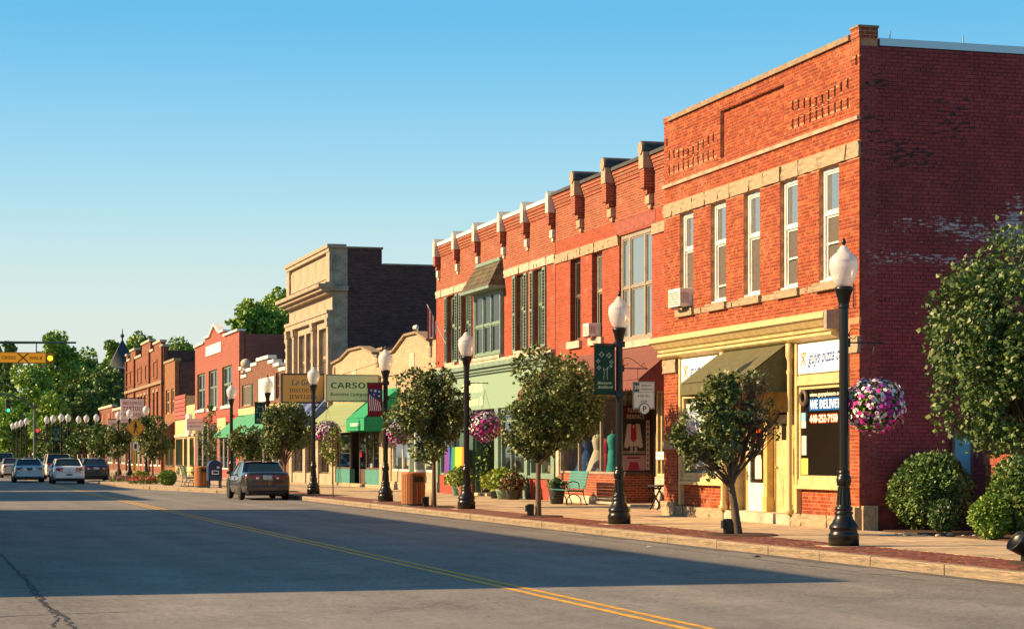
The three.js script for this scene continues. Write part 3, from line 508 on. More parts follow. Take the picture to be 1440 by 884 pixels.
  wpart(b, 'pilaster', join([fbox(a, dY[1] + .1, dY[1] + .3, .37, 3.05, eb - .16, eb), fbox(a, dY[1] + .08, dY[1] + .32, .37, .7, eb - .18, eb)]), M.yellowPaint);
  const doorY = wpart(b, 'door', join([fbox(a, dY[0], dY[1], .37, 2.5, eb + .02, eb + .07), fbox(a, dY[0] + .1, dY[0] + .38, .5, 1.1, eb + .008, eb + .02), fbox(a, dY[1] - .38, dY[1] - .1, .5, 1.1, eb + .008, eb + .02), fbox(a, dY[0] + .1, dY[1] - .1, 1.3, 1.4, eb + .008, eb + .02)]), M.creamPaint, 'yellow panelled side door');
  wpart(doorY, 'door_window', fbox(a, dY[0] + .3, dY[1] - .3, 1.95, 2.3, eb + .012, eb + .02), M.darkGlass);
  wpart(doorY, 'door_knob', ball(.035, dA - .02, 1.35, -dY[1] + .1, 8), std([.5, .35, .1], .3, { metalness: .8 }));
  // olive canvas awning over the entry
  const olive = matte([.105, .10, .045], .9, grainB, .9), oliveShaded = matte([.075, .075, .035], .9, grainB, .9);  // end panels use a darker copy: their shade is put into the colour
  awning(b, a - .02, U(1110), U(1017), 3.98, 3.24, 1.02, .27, olive, { panels: 3, endMat: oliveShaded });
  // conduit and cracks
  wpart(b, 'conduit', join([beam([a - .03, 4.5, -u0 - .2], [a - .03, 5.0, -u0 - .2], .012)]), M.darkSteel);
  // window air conditioner resting on the farthest sill
  const w0 = wins[0], ac = thing('air_conditioner', 'white box air conditioner in the corner building window farthest from the lamp', 'air conditioner', [a - .1, 5.13, -(w0[0] + w0[1]) / 2]);
  acUnit(ac, w0[1] - w0[0] - .12, .46);
}
function acUnit(t, w, h) {
  part(t, 'casing', rbox(-.22, .19, .03, h, -w / 2, w / 2, .02), M.whitePaint);
  part(t, 'grille', join([...Array(6).keys()].map(i => box(-.23, -.222, .08 + i * (h - .14) / 6, .08 + i * (h - .14) / 6 + .025, -w / 2 + .05, w / 2 - .05))), M.greyFrame);
  part(t, 'side_vent', join([...Array(4).keys()].map(i => box(-.17 + i * .05, -.15 + i * .05, .1, h - .1, w / 2, w / 2 + .006))), M.greyFrame);
  part(t, 'foot', box(-.2, -.1, 0, .03, -w / 3, w / 3), M.darkSteel);
}
function blockRow2(b, a, zS) { // stone base blocks seen on the side wall's corner
  const g = new THREE.BoxGeometry(.32, .5, .12, 3, 4, 2), p = g.attributes.position; for (let i = 0; i < p.count; i++) if (p.getZ(i) > 0) p.setZ(i, p.getZ(i) + noise(p.getX(i) * 6, p.getY(i) * 6, 2) * .04); g.computeVertexNormals(); g.translate(a + .2, .38, zS + .03); wpart(b, 'corner_stone', g, M.stoneTan);
  wpart(b, 'side_base', box(a + .37, a + 13.7, .1, .61, zS - .01, zS - .3), matte([.16, .03, .03], .9, grainA, 1));
}
// ---------------------------------------------------------------- shop interiors and fronts
function room(b, a, u0, u1, h, depth, back = M.interior, d0 = .36) {
  wpart(b, 'shop_interior', join([fbox(a, u0, u1, .15, .2, d0, depth), fbox(a, u0, u1, h, h + .1, d0, depth), fbox(a, u0 - .1, u0, .15, h + .1, d0, depth), fbox(a, u1, u1 + .1, .15, h + .1, d0, depth), fbox(a, u0 - .1, u1 + .1, .15, h + .1, depth, depth + .1)]), back);
}
function shopWindow(b, a, u0, u1, y0, y1, o = {}) {
  const d = o.d ?? .05, fw = o.fw ?? .08, m = o.mat ?? M.creamPaint, g = [fbox(a, u0, u1, y0, y0 + fw, d, d + .1), fbox(a, u0, u1, y1 - fw, y1, d, d + .1), fbox(a, u0, u0 + fw, y0 + fw, y1 - fw, d, d + .1), fbox(a, u1 - fw, u1, y0 + fw, y1 - fw, d, d + .1)];
  const cols = [u0 + fw]; for (const k of o.mull ?? []) { const u = u0 + (u1 - u0) * k; g.push(fbox(a, u - .035, u + .035, y0 + fw, y1 - fw, d, d + .1)); cols.push(u - .035, u + .035); } cols.push(u1 - fw);
  const tr = o.transom ? y0 + (y1 - y0) * o.transom : null; if (tr) for (let i = 0; i < cols.length; i += 2) g.push(fbox(a, cols[i], cols[i + 1], tr - .03, tr + .03, d, d + .1));
  const w = wpart(b, 'shop_window', join(g), m);
  for (let i = 0; i < cols.length; i += 2) for (const [q0, q1] of tr ? [[y0 + fw, tr - .03], [tr + .03, y1 - fw]] : [[y0 + fw, y1 - fw]]) wpart(w, 'pane', fbox(a, cols[i], cols[i + 1], q0, q1, d + .04, d + .048), o.glass ?? M.pane);
  return w;
}
function shell(b, a, u0, u1, h, deep, side, roofY, o = {}) { // side, rear walls and roof behind a front
  wpart(b, 'side_wall', box(a + .355, a + deep, .1, h, -u0, -u0 - .3), side); wpart(b, 'side_wall', box(a + .355, a + deep, .1, h, -u1 + .3, -u1), side);
  wpart(b, 'rear_wall', box(a + deep - .3, a + deep, .1, h, -u0 - .301, -u1 + .301), side); wpart(b, 'roof', box(a + .356, a + deep - .301, roofY, roofY + .15, -u0 - .301, -u1 + .301), M.roofTar);
}
function bracket(b, a, u, y0, y1, mat, stone, cap, w = .17, proj = .34) { // parapet pier on corbels with stone top and foot
  wpart(b, 'parapet_bracket', join([fbox(a, u - w, u + w, y0 + .55, y1 - .55, -proj, -.002), fbox(a, u - w * .8, u + w * .8, y0 + .38, y0 + .549, -proj * .66, -.002)]), mat);
  wpart(b, 'bracket_stone', fbox(a, u - w * 1.05, u + w * 1.05, y1 - .549, y1 - .1, -proj - .03, -.002), stone);
  wpart(b, 'bracket_foot', join([fbox(a, u - w * .95, u + w * .95, y0 + .12, y0 + .379, -proj * .5, -.002), fbox(a, u - w * .6, u + w * .6, y0, y0 + .119, -proj * .28, -.002)]), stone);
  if (cap === 'round') { const c = new THREE.CylinderGeometry(w * 1.15, w * 1.15, proj + .6, 16, 1, false, 0, Math.PI); c.rotateX(Math.PI / 2); c.rotateY(Math.PI / 2); c.rotateX(Math.PI / 2 * 0); c.translate(0, 0, 0);
    const g = new THREE.CylinderGeometry(w * 1.15, w * 1.15, proj + .55, 18); g.rotateZ(Math.PI / 2); g.translate(a + .5 / 2 - proj / 2, y1 - .1 + .12, -u); wpart(b, 'bracket_cap', g, M.roofTar);
    const f = new THREE.CylinderGeometry(w * 1.02, w * 1.02, .04, 18); f.rotateZ(Math.PI / 2); f.translate(a - proj - .045, y1 + .02, -u); wpart(b, 'cap_face', f, stone);
  } else { const s = new THREE.Shape([[-w * 1.1, 0], [w * 1.1, 0], [w * 1.1, .1], [0, .26], [-w * 1.1, .1]].map(p => new THREE.Vector2(...p))); const g = new THREE.ExtrudeGeometry(s, { depth: proj + .55, bevelEnabled: false }); g.rotateY(Math.PI / 2); g.translate(a - proj - .03, y1 - .099, -u); wpart(b, 'bracket_cap', g, stone); }
}
function corbels(b, a, u0, u1, y, mat) { // stepped brick courses under the coping
  [0, 1, 2, 3].forEach(i => wpart(b, 'corbel_course', fbox(a, u0, u1, y - .1 * (i + 1), y - .1 * i - .012, -.12 + i * .03, -.002), mat));
}
// ---------------------------------------------------------------- tuxedo shop
{
  const a = FB, U = px => uAt(px, a), u0 = FA > 0 ? uAt(934, FA) + .02 : 0, u1 = U(781.5);
  const b = thing('tuxedo_shop_building', 'red brick building with maroon scalloped awning and formalwear shopfront', 'building', [a, .15, -u0]);
  const wins = [[U(816.5), U(802), 5.2, 7.78], [U(847), U(832.5), 5.2, 7.78]], tri = [U(917), U(871), 4.92, 8.06], store = [u0 + .3, u1 - .15, .5, 3.9];
  wpart(b, 'wall', slabShape(a, rect(u0, u1, 3.9, 8.5), [...wins, tri], 0, .35), M.brickRedPaint);
  wpart(b, 'parapet', slabShape(a, rect(u0, u1, 8.5, 10.0), [], 0, .35), M.brickOrange);
  shell(b, a, u0, u1, 9.6, 16, M.brickDark, 9);
  corbels(b, a, u0, u1, 9.98, M.brickOrange);
  wpart(b, 'coping', fbox(a, u0, u1, 10.0, 10.1, -.16, .4), M.roofTar);
  for (const px of [819, 863, 917]) bracket(b, a, U(px), 8.55, 10.2, M.brickOrange, M.stoneTan, 'round', .18, .3);
  blockRow(b, 'lintel_stone', a, tri[1] + .02, u1, 7.79, 8.1, -.03, .05, 101, M.stoneTan, .5); blockRow(b, 'lintel_stone', a, u0, tri[0] - .02, 7.79, 8.1, -.03, .05, 102, M.stoneTan, .5);
  wpart(b, 'painted_panel', fbox(a, tri[0] - .3, tri[1] + .3, 8.12, 8.48, -.012, .001), matte([.27, .07, .05], .8, grainA, .8));
  const v = wins.map((w, i) => sash(b, a, ...w, { mat: i ? M.greyFrame : M.brownFrame, depth: .16, rail: .55, upper: i ? M.skyGlass : M.darkGlass, lower: M.darkGlass }));
  sash(b, a, ...tri, { mat: M.greyFrame, depth: .06, fw: .13, mull: [.27, .73], mw: .06, rail: .5, upper: M.skyGlass, lower: M.skyGlass });
  for (const w of wins) wpart(b, 'sill', fbox(a, w[0] - .14, w[1] + .14, 4.97, 5.19, -.1, .15), M.stonePale); wpart(b, 'sill', fbox(a, tri[0] - .1, tri[1] + .1, 4.72, 4.91, -.08, .1), M.stonePale);
  // window conditioner
  const ac = thing('air_conditioner', 'small tilted air conditioner in the narrow window above the maroon awning', 'air conditioner', [a - .12, 5.2, -(wins[1][0] + wins[1][1]) / 2 - .1]); acUnit(ac, .55, .42);
  // shop front
  const bk = M.brickOrange, eR = U(921), eL = U(866);
  wpart(b, 'fascia', slabShape(a, rect(u0, u1, 3.45, 3.9), [], .01, .35), M.brownFrame);
  wpart(b, 'pier', fbox(a, u0, U(934.5), .1, 3.45, 0, .35), bk);
  wpart(b, 'bulkhead', fbox(a, U(934.5) + .002, eR, .1, 1.02, 0, .3), M.stonePale); wpart(b, 'bulkhead', fbox(a, eL, U(846), .1, 1.05, 0, .3), bk); wpart(b, 'bulkhead', fbox(a, U(846) + .002, u1 - .3, .1, 1.05, .01, .3), bk); wpart(b, 'bulkhead_base', fbox(a, eL - .01, u1 - .3, .1, .38, -.04, -.001), M.stonePale);
  wpart(b, 'pier', fbox(a, u1 - .298, u1, .1, 3.45, 0, .35), M.stonePale);
  const wn = shopWindow(b, a, U(934.5) + .004, eR, 1.03, 3.45, { mat: M.creamPaint, mull: [.5] });
  board(wn, 'price_sign', a, U(933.5), eR - .1, 1.5, 1.72, .0, .03, canvasTex(128, 64, (x) => { x.fillStyle = '#f4efe2'; x.fillRect(0, 0, 128, 64); x.fillStyle = '#222'; x.font = 'bold 30px serif'; x.fillText('PRICES', 6, 44); }), M.whitePaint);
  shopWindow(b, a, eL, u1 - .3, 1.06, 3.45, { mat: M.greyFrame, mull: [.28, .66], fw: .07 });
  // recessed entry with the rental poster
  const rd = 1.15; wpart(b, 'entry_back', fbox(a, eR, eL, .1, 3.45, rd, rd + .12), M.brownFrame); wpart(b, 'entry_floor', fbox(a, eR, eL, .12, .2, .0, rd - .002), M.concrete); wpart(b, 'entry_ceiling', fbox(a, eR, eL, 3.38, 3.45, .36, rd - .002), M.brownFrame);
  wpart(b, 'return_bulkhead', box(a + .301, a + rd, .1, 1.05, -eL, -eL - .1), bk); wpart(b, 'return_sill', box(a + .31, a + rd, 1.05, 1.12, -eL + .05, -eL - .1), M.brownFrame);
  const art = canvasTex(512, 768, (x, w, h) => {
    x.fillStyle = '#3a3029'; x.fillRect(0, 0, w, h); x.fillStyle = '#5a1f1c'; x.fillRect(20, 8, w - 40, 150); x.fillStyle = '#cfcbb2'; x.font = 'bold 70px sans-serif'; x.textAlign = 'center'; x.fillText('TUXEDO', w / 2, 72, 440); x.fillText('RENTALS', w / 2, 146, 450);
    x.fillStyle = '#cbb8a4'; x.fillRect(430, 165, 64, 590); x.fillStyle = '#a8242e'; for (let i = 0; i < 9; i++) x.fillRect(450, 190 + i * 62, 22, 34);
    x.fillStyle = '#d3bdab'; x.beginPath(); x.moveTo(120, 210); x.lineTo(330, 210); x.lineTo(380, 480); x.lineTo(330, 500); x.lineTo(300, 470); x.lineTo(150, 470); x.lineTo(120, 500); x.lineTo(70, 480); x.closePath(); x.fill(); x.fillStyle = '#b3a290'; x.fillRect(170, 470, 45, 70); x.fillRect(240, 470, 45, 70);
    x.fillStyle = '#b51f3b'; x.beginPath(); x.moveTo(185, 215); x.lineTo(265, 215); x.lineTo(275, 390); x.lineTo(225, 430); x.lineTo(178, 390); x.closePath(); x.fill(); x.fillStyle = '#e8dccb'; x.beginPath(); x.moveTo(205, 205); x.lineTo(245, 205); x.lineTo(225, 270); x.closePath(); x.fill(); x.fillStyle = '#241d1a'; x.beginPath(); x.arc(225, 195, 30, 0, 7); x.fill();
    x.fillStyle = '#d9cdbb'; x.font = 'bold 40px serif'; x.fillText('TUXEDO RENTALS', 225, 560, 400); x.fillStyle = '#b58e8a'; x.fillRect(20, 580, 405, 178); x.fillStyle = '#a51f4a'; x.beginPath(); x.moveTo(170, 660); x.lineTo(290, 660); x.lineTo(330, 756); x.lineTo(130, 756); x.closePath(); x.fill(); x.fillStyle = '#7c2a3c'; x.fillRect(120, 600, 210, 20);
  });
  crossBoard(b, 'rental_poster', a + .1, a + rd - .02, 1.125, 3.1, -eL, .06, art, M.brownFrame, .03);
  room(b, a, eL + .22, u1 - .35, 3.4, 3.4, M.interior, .36); wpart(b, 'display_floor', fbox(a, eL + .23, u1 - .36, .7, .78, .37, 1.6), M.whitePaint);
  const maroon = matte([.17, .058, .045], .9, grainB, .8);
  awning(b, a, U(934) - 1.6, u1 - .1, 4.72, 3.66, 1.3, .3, maroon, { panels: 6, scallop: 1 });
  board(b, 'awning_lettering', a, U(884), U(868), 3.42, 3.6, -1.335, -1.32, canvasTex(256, 64, (x) => { x.fillStyle = '#6d4037'; x.fillRect(0, 0, 256, 64); x.fillStyle = '#f2ecdf'; x.font = 'bold 52px serif'; x.fillText('ANDERS', 14, 50, 230); }), maroon);
  // dress forms behind the glass
  const dress = (px, label, c, o = {}) => { const t = thing('dress_form', label, 'mannequin', [a + (o.d ?? .75), .78, -uAt(px, a + .75)], 0, 'dress forms in the shop window');
    const w = o.w ?? .38, m = matte(c, .75, grainB, .5); part(t, 'skirt', lathe([[w * 1.15, .02], [w, .2], [w * .7, .6], [.14, 1.0], [.0, 1.0]].map(([x, y]) => [x, y]), 18), m); part(t, 'bodice', lathe([[.13, 1.001], [.15, 1.1], [.19, 1.3], [.17, 1.42], [.08, 1.5], [0, 1.5]], 14), m); part(t, 'stand', cyl(.05, .04, 1.5, 1.62, 8), M.brownFrame); };
  dress(797, 'cream wedding gown on a form nearest the green shop', [.72, .62, .46], { w: .46 }); dress(808, 'red evening gown on a form beside the cream gown', [.45, .015, .03]); dress(826, 'royal blue gown on a form in the middle of the window', [.015, .08, .28], { w: .46 }); dress(841, 'ivory gown on a form right of the blue gown', [.7, .62, .5], { w: .42 }); dress(862, 'teal dress on a form beside the entry', [.02, .36, .36], { w: .26 });
  const vest = thing('dress_form', 'crimson slim dress on a form left of the teal dress', 'mannequin', [a + .6, .78, -uAt(853, a + .6)], 0, 'dress forms in the shop window'); part(vest, 'skirt', lathe([[.2, 0], [.17, .7], [.12, .9], [0, .9]], 12), matte([.5, .02, .06], .7)); part(vest, 'bodice', lathe([[.12, .901], [.17, 1.2], [.07, 1.36], [0, 1.36]], 12), matte([.5, .02, .06], .7));
}
// ---------------------------------------------------------------- green-fronted shop with bay window
{
  const a = FB, U = px => uAt(px, a), u0 = U(781) + .01, u1 = U(613.5);
  const b = thing('green_shop_building', 'orange brick building with white-capped brackets, shutters and sage green shopfront', 'building', [a, .15, -u0]);
  const W = [[629.5, 641], [650, 661], [726.5, 738], [751, 764]].map(([l, r]) => [U(r), U(l), 5.22, 7.82]), bayU = [U(708), U(671.5)];
  wpart(b, 'wall', slabShape(a, rect(u0, u1, 4.95, 7.84), [...W, [bayU[0], bayU[1], 5.22, 7.84 - .01]], 0, .35), M.brickRedPaint);
  wpart(b, 'parapet', slabShape(a, rect(u0, u1, 7.84, 9.88), [], 0, .35), M.brickOrange);
  shell(b, a, u0, u1, 9.6, 16, M.brickDark, 9); corbels(b, a, u0, u1, 9.86, M.brickOrange);
  wpart(b, 'coping', fbox(a, u0, u1, 9.88, 10.0, -.14, .42), M.whitePaint);
  for (const px of [618, 645, 674, 710, 743, 779]) bracket(b, a, U(px), 8.55, 10.02, M.brickOrange, M.stoneWhite, 'gable', .15, .22);
  blockRow(b, 'lintel_stone', a, u0, bayU[0] - .05, 7.85, 8.14, -.03, .05, 111, M.stonePale, .45); blockRow(b, 'lintel_stone', a, bayU[1] + .05, u1, 7.85, 8.14, -.03, .05, 112, M.stonePale, .45);
  const shut = (p, q, y0, y1) => { const s = wpart(b, 'shutter', join([fbox(a, p, q, y0, y0 + .08, -.06, -.01), fbox(a, p, q, y1 - .08, y1, -.06, -.01), fbox(a, p, p + .05, y0 + .08, y1 - .08, -.06, -.01), fbox(a, q - .05, q, y0 + .08, y1 - .08, -.06, -.01), fbox(a, p + .05, q - .05, (y0 + y1) / 2 - .04, (y0 + y1) / 2 + .04, -.06, -.01)]), M.sagePaint); const n = 22; wpart(s, 'louvre', join([...Array(n).keys()].map(i => { const y = y0 + .1 + (y1 - y0 - .2) * i / n; return bar([a - .035, y + .03, -p - .05], [a - .035, y + .03, -q + .05], .05, .012); })), M.sagePaint); };
  W.forEach((w, i) => { sash(b, a, ...w, { mat: M.sagePaint, depth: .14, fw: .07, rail: .55, upper: i === 3 ? M.skyGlass : M.darkGlass, lower: M.darkGlass, mull: i > 1 ? [.5] : [], mw: .018 });
    const sw = .34; shut(w[1] + .02, w[1] + .02 + sw, 5.2, 7.8); shut(w[0] - .02 - sw, w[0] - .02, 5.2, 7.8);
    wpart(b, 'sill', fbox(a, w[0] - .1, w[1] + .1, 5.06, 5.2, -.1, .12), M.stonePale); });
  { // shallow bay with shingled hood
    const [p, q] = bayU, m = M.sagePaint; sash(b, a, p, q, 5.22, 7.5, { mat: m, depth: -.12, fw: .1, mull: [.36, .66], mw: .05, rail: .48, glass: M.darkGlass, back: M.interiorDark });
    wpart(b, 'bay_cheek', fbox(a, p - .06, p - .001, 5.18, 7.52, -.14, .2), m); wpart(b, 'bay_cheek', fbox(a, q + .001, q + .06, 5.18, 7.52, -.14, .2), m); wpart(b, 'bay_base', join([fbox(a, p - .1, q + .1, 5.06, 5.18, -.2, .2), fbox(a, p + .3, q - .3, 4.9, 5.058, -.12, .1)]), M.stonePale);
    const hood = wpart(b, 'bay_hood', join([fbox(a, p - .24, q + .24, 7.5, 7.6, -.62, .0), fbox(a, p + .1, q - .1, 8.5, 8.62, -.12, .02)]), m);
    const yB = 7.6, yT = 8.5, rows = 5; const sm = [[.10, .085, .05], [.12, .10, .06], [.085, .07, .04]].map(c => matte(c, .95, grainA, .4)); const r = mulberry(9);
    for (let k = 0; k < rows; k++) { const t0 = k / rows, t1 = (k + 1) / rows + .04, e0 = .22 * (1 - t0) - .1 * t0, e1 = .22 * (1 - t1) - .1 * t1, d0 = -.6 * (1 - t0) - .1 * t0 - .02, d1 = -.6 * (1 - t1) - .1 * t1, y0 = yB + (yT - yB) * t0, y1 = yB + (yT - yB) * Math.min(1, t1); const n = 7;
      for (let i = 0; i < n; i++) { const s0 = i / n, s1 = (i + .96) / n, L = t => [p - e0 + (q - p + 2 * e0) * t, p - e1 + (q - p + 2 * e1) * t]; const [b0, t_0] = L(s0), [b1, t_1] = L(s1); const f = sheet([[a + d0, y0, -b0], [a + d0, y0, -b1], [a + d1, y1, -t_1], [a + d1, y1, -t_0]].reverse()); const f2 = f.clone(); f2.translate(.012, -.02, 0); wpart(hood, 'shingle', join([f, f2]), sm[r() * 3 | 0]); }
      for (const [sg, e] of [[p - e0, p - e1], [q + e0, q + e1]]) wpart(hood, 'shingle', join([sheet([[a + d0, y0, -sg], [a, y0, -sg], [a, y1, -e], [a + d1, y1, -e]])]), sm[k % 3]); }
    wpart(hood, 'hood_core', (() => { const g = new THREE.BufferGeometry(), P = [[a - .58, yB, -p + .2], [a - .58, yB, -q - .2], [a, yB, -q - .2], [a, yB, -p + .2], [a - .1, yT, -p - .08], [a - .1, yT, -q + .08], [a, yT, -q + .08], [a, yT, -p - .08]]; const I = [0, 1, 5, 0, 5, 4, 3, 0, 4, 3, 4, 7, 1, 2, 6, 1, 6, 5]; g.setAttribute('position', new THREE.Float32BufferAttribute(I.flatMap(i => P[i].map((v, k) => k === 0 ? v + .03 : k === 1 ? v - .03 : v)), 3)); g.computeVertexNormals(); return g; })(), sm[2]);
  }
  // storefront
  wpart(b, 'stone_ledge', fbox(a, u0, u1, 4.94, 5.06, -.16, .35), M.stonePale);
  wpart(b, 'cornice', join([fbox(a, u0, u1, 4.78, 4.938, -.32, .3), fbox(a, u0, u1, 4.66, 4.778, -.2, .3), fbox(a, u0, u1, 4.58, 4.658, -.12, .3)]), M.sagePaint);
  board(b, 'fascia_sign', a, u0, u1, 3.3, 4.578, -.02, .3, canvasTex(1024, 128, (x, w, h) => { x.fillStyle = '#7d9a86'; x.fillRect(0, 0, w, h); x.fillStyle = '#e6dfae'; x.font = 'bold 62px serif'; x.fillText('ations', 262, 62, 215); x.font = 'bold 44px serif'; x.fillText('Bow &', 330, 112, 130); }), M.sagePaint);
  const pil = (p, q) => wpart(b, 'pilaster', join([fbox(a, p, q, .55, 3.3, -.05, .3), fbox(a, p - .04, q + .04, .1, .548, -.09, .3)]), M.sagePaint);
  pil(u0, u0 + .35); pil(U(743), U(739)); pil(U(702), U(697)); pil(u1 - .4, u1);
  for (const [p, q] of [[u0 + .36, U(743) - .05], [U(739) + .05, U(702) - .05]]) { wpart(b, 'bulkhead', fbox(a, p, q, .1, .85, .02, .3), M.redPaint); wpart(b, 'bulkhead_trim', fbox(a, p, q, .85, .95, -.04, .3), M.sagePaint); shopWindow(b, a, p, q, .951, 3.3, { mat: M.sagePaint, mull: p < U(743) ? [.5] : [.6], transom: .8 }); }
  const e0 = U(697) + .05, e1 = U(665), g1 = U(641);
  wpart(b, 'entry_door', join([fbox(a, e0, e1, .15, .6, 1.2, 1.26), fbox(a, e0, e1, 2.9, 3.3, 1.2, 1.26), fbox(a, e0, e0 + .3, .6, 2.9, 1.2, 1.26), fbox(a, e1 - .3, e1, .6, 2.9, 1.2, 1.26), fbox(a, (e0 + e1) / 2 - .06, (e0 + e1) / 2 + .06, .6, 2.9, 1.2, 1.26)]), M.brownFrame);
  wpart(b, 'entry_side', fbox(a, e1, e1 + .08, .15, 3.3, .12, 1.26), M.darkGreen); wpart(b, 'entry_step', fbox(a, e0, e1, .12, .24, .05, 1.19), M.concrete);
  wpart(b, 'green_panel', fbox(a, e1 + .081, g1, .1, 3.3, .02, .12), M.darkGreen); wpart(b, 'green_panel_base', fbox(a, e1 + .081, g1, .1, .75, -.02, .019), M.redPaint);
  wpart(b, 'bulkhead', fbox(a, g1 + .01, u1 - .45, .1, .85, .02, .3), M.redPaint); shopWindow(b, a, g1 + .01, u1 - .45, .86, 3.3, { mat: M.sagePaint, mull: [.5] });
  room(b, a, u0 + .4, u1 - .4, 3.35, 4.2, M.interior, 1.3);
  wpart(b, 'interior_side', join([fbox(a, u0 + .38, u0 + .44, .15, 3.3, .36, 1.3), fbox(a, u1 - .44, u1 - .38, .15, 3.3, .36, 1.3), fbox(a, u0 + .44, u1 - .44, .15, .22, 1.27, 1.31)]), M.interior);
  // things on show
  const show = (name, label, cat, px, d, y, build) => { const t = thing(name, label, cat, [a + d, y, -uAt(px, a + d)]); build(t); };
  show('armchair', 'woven brown armchair in the green shop window', 'chair', 735, 1.6, .2, t => { part(t, 'seat', rbox(-.35, .35, .25, .5, -.35, .35, .06), matte([.3, .2, .12], .9)); part(t, 'backrest', rbox(.2, .36, .5, 1.1, -.35, .35, .05), matte([.3, .2, .12], .9)); part(t, 'leg', box(-.3, -.25, 0, .25, -.3, -.25), M.brownFrame); part(t, 'leg', box(.25, .3, 0, .25, .25, .3), M.brownFrame); part(t, 'leg', box(-.3, -.25, 0, .25, .25, .3), M.brownFrame); part(t, 'leg', box(.25, .3, 0, .25, -.3, -.25), M.brownFrame); });
  show('display_cabinet', 'white display cabinet inside the green shop window by the tree trunk', 'cabinet', 762, 1.7, .2, t => { part(t, 'carcass', join([box(-.2, .2, 0, .8, -.6, .6)]), M.whitePaint); part(t, 'blue_cloth', box(-.21, .21, .5, .82, -.3, .3), std([.03, .06, .4], .8)); });
}
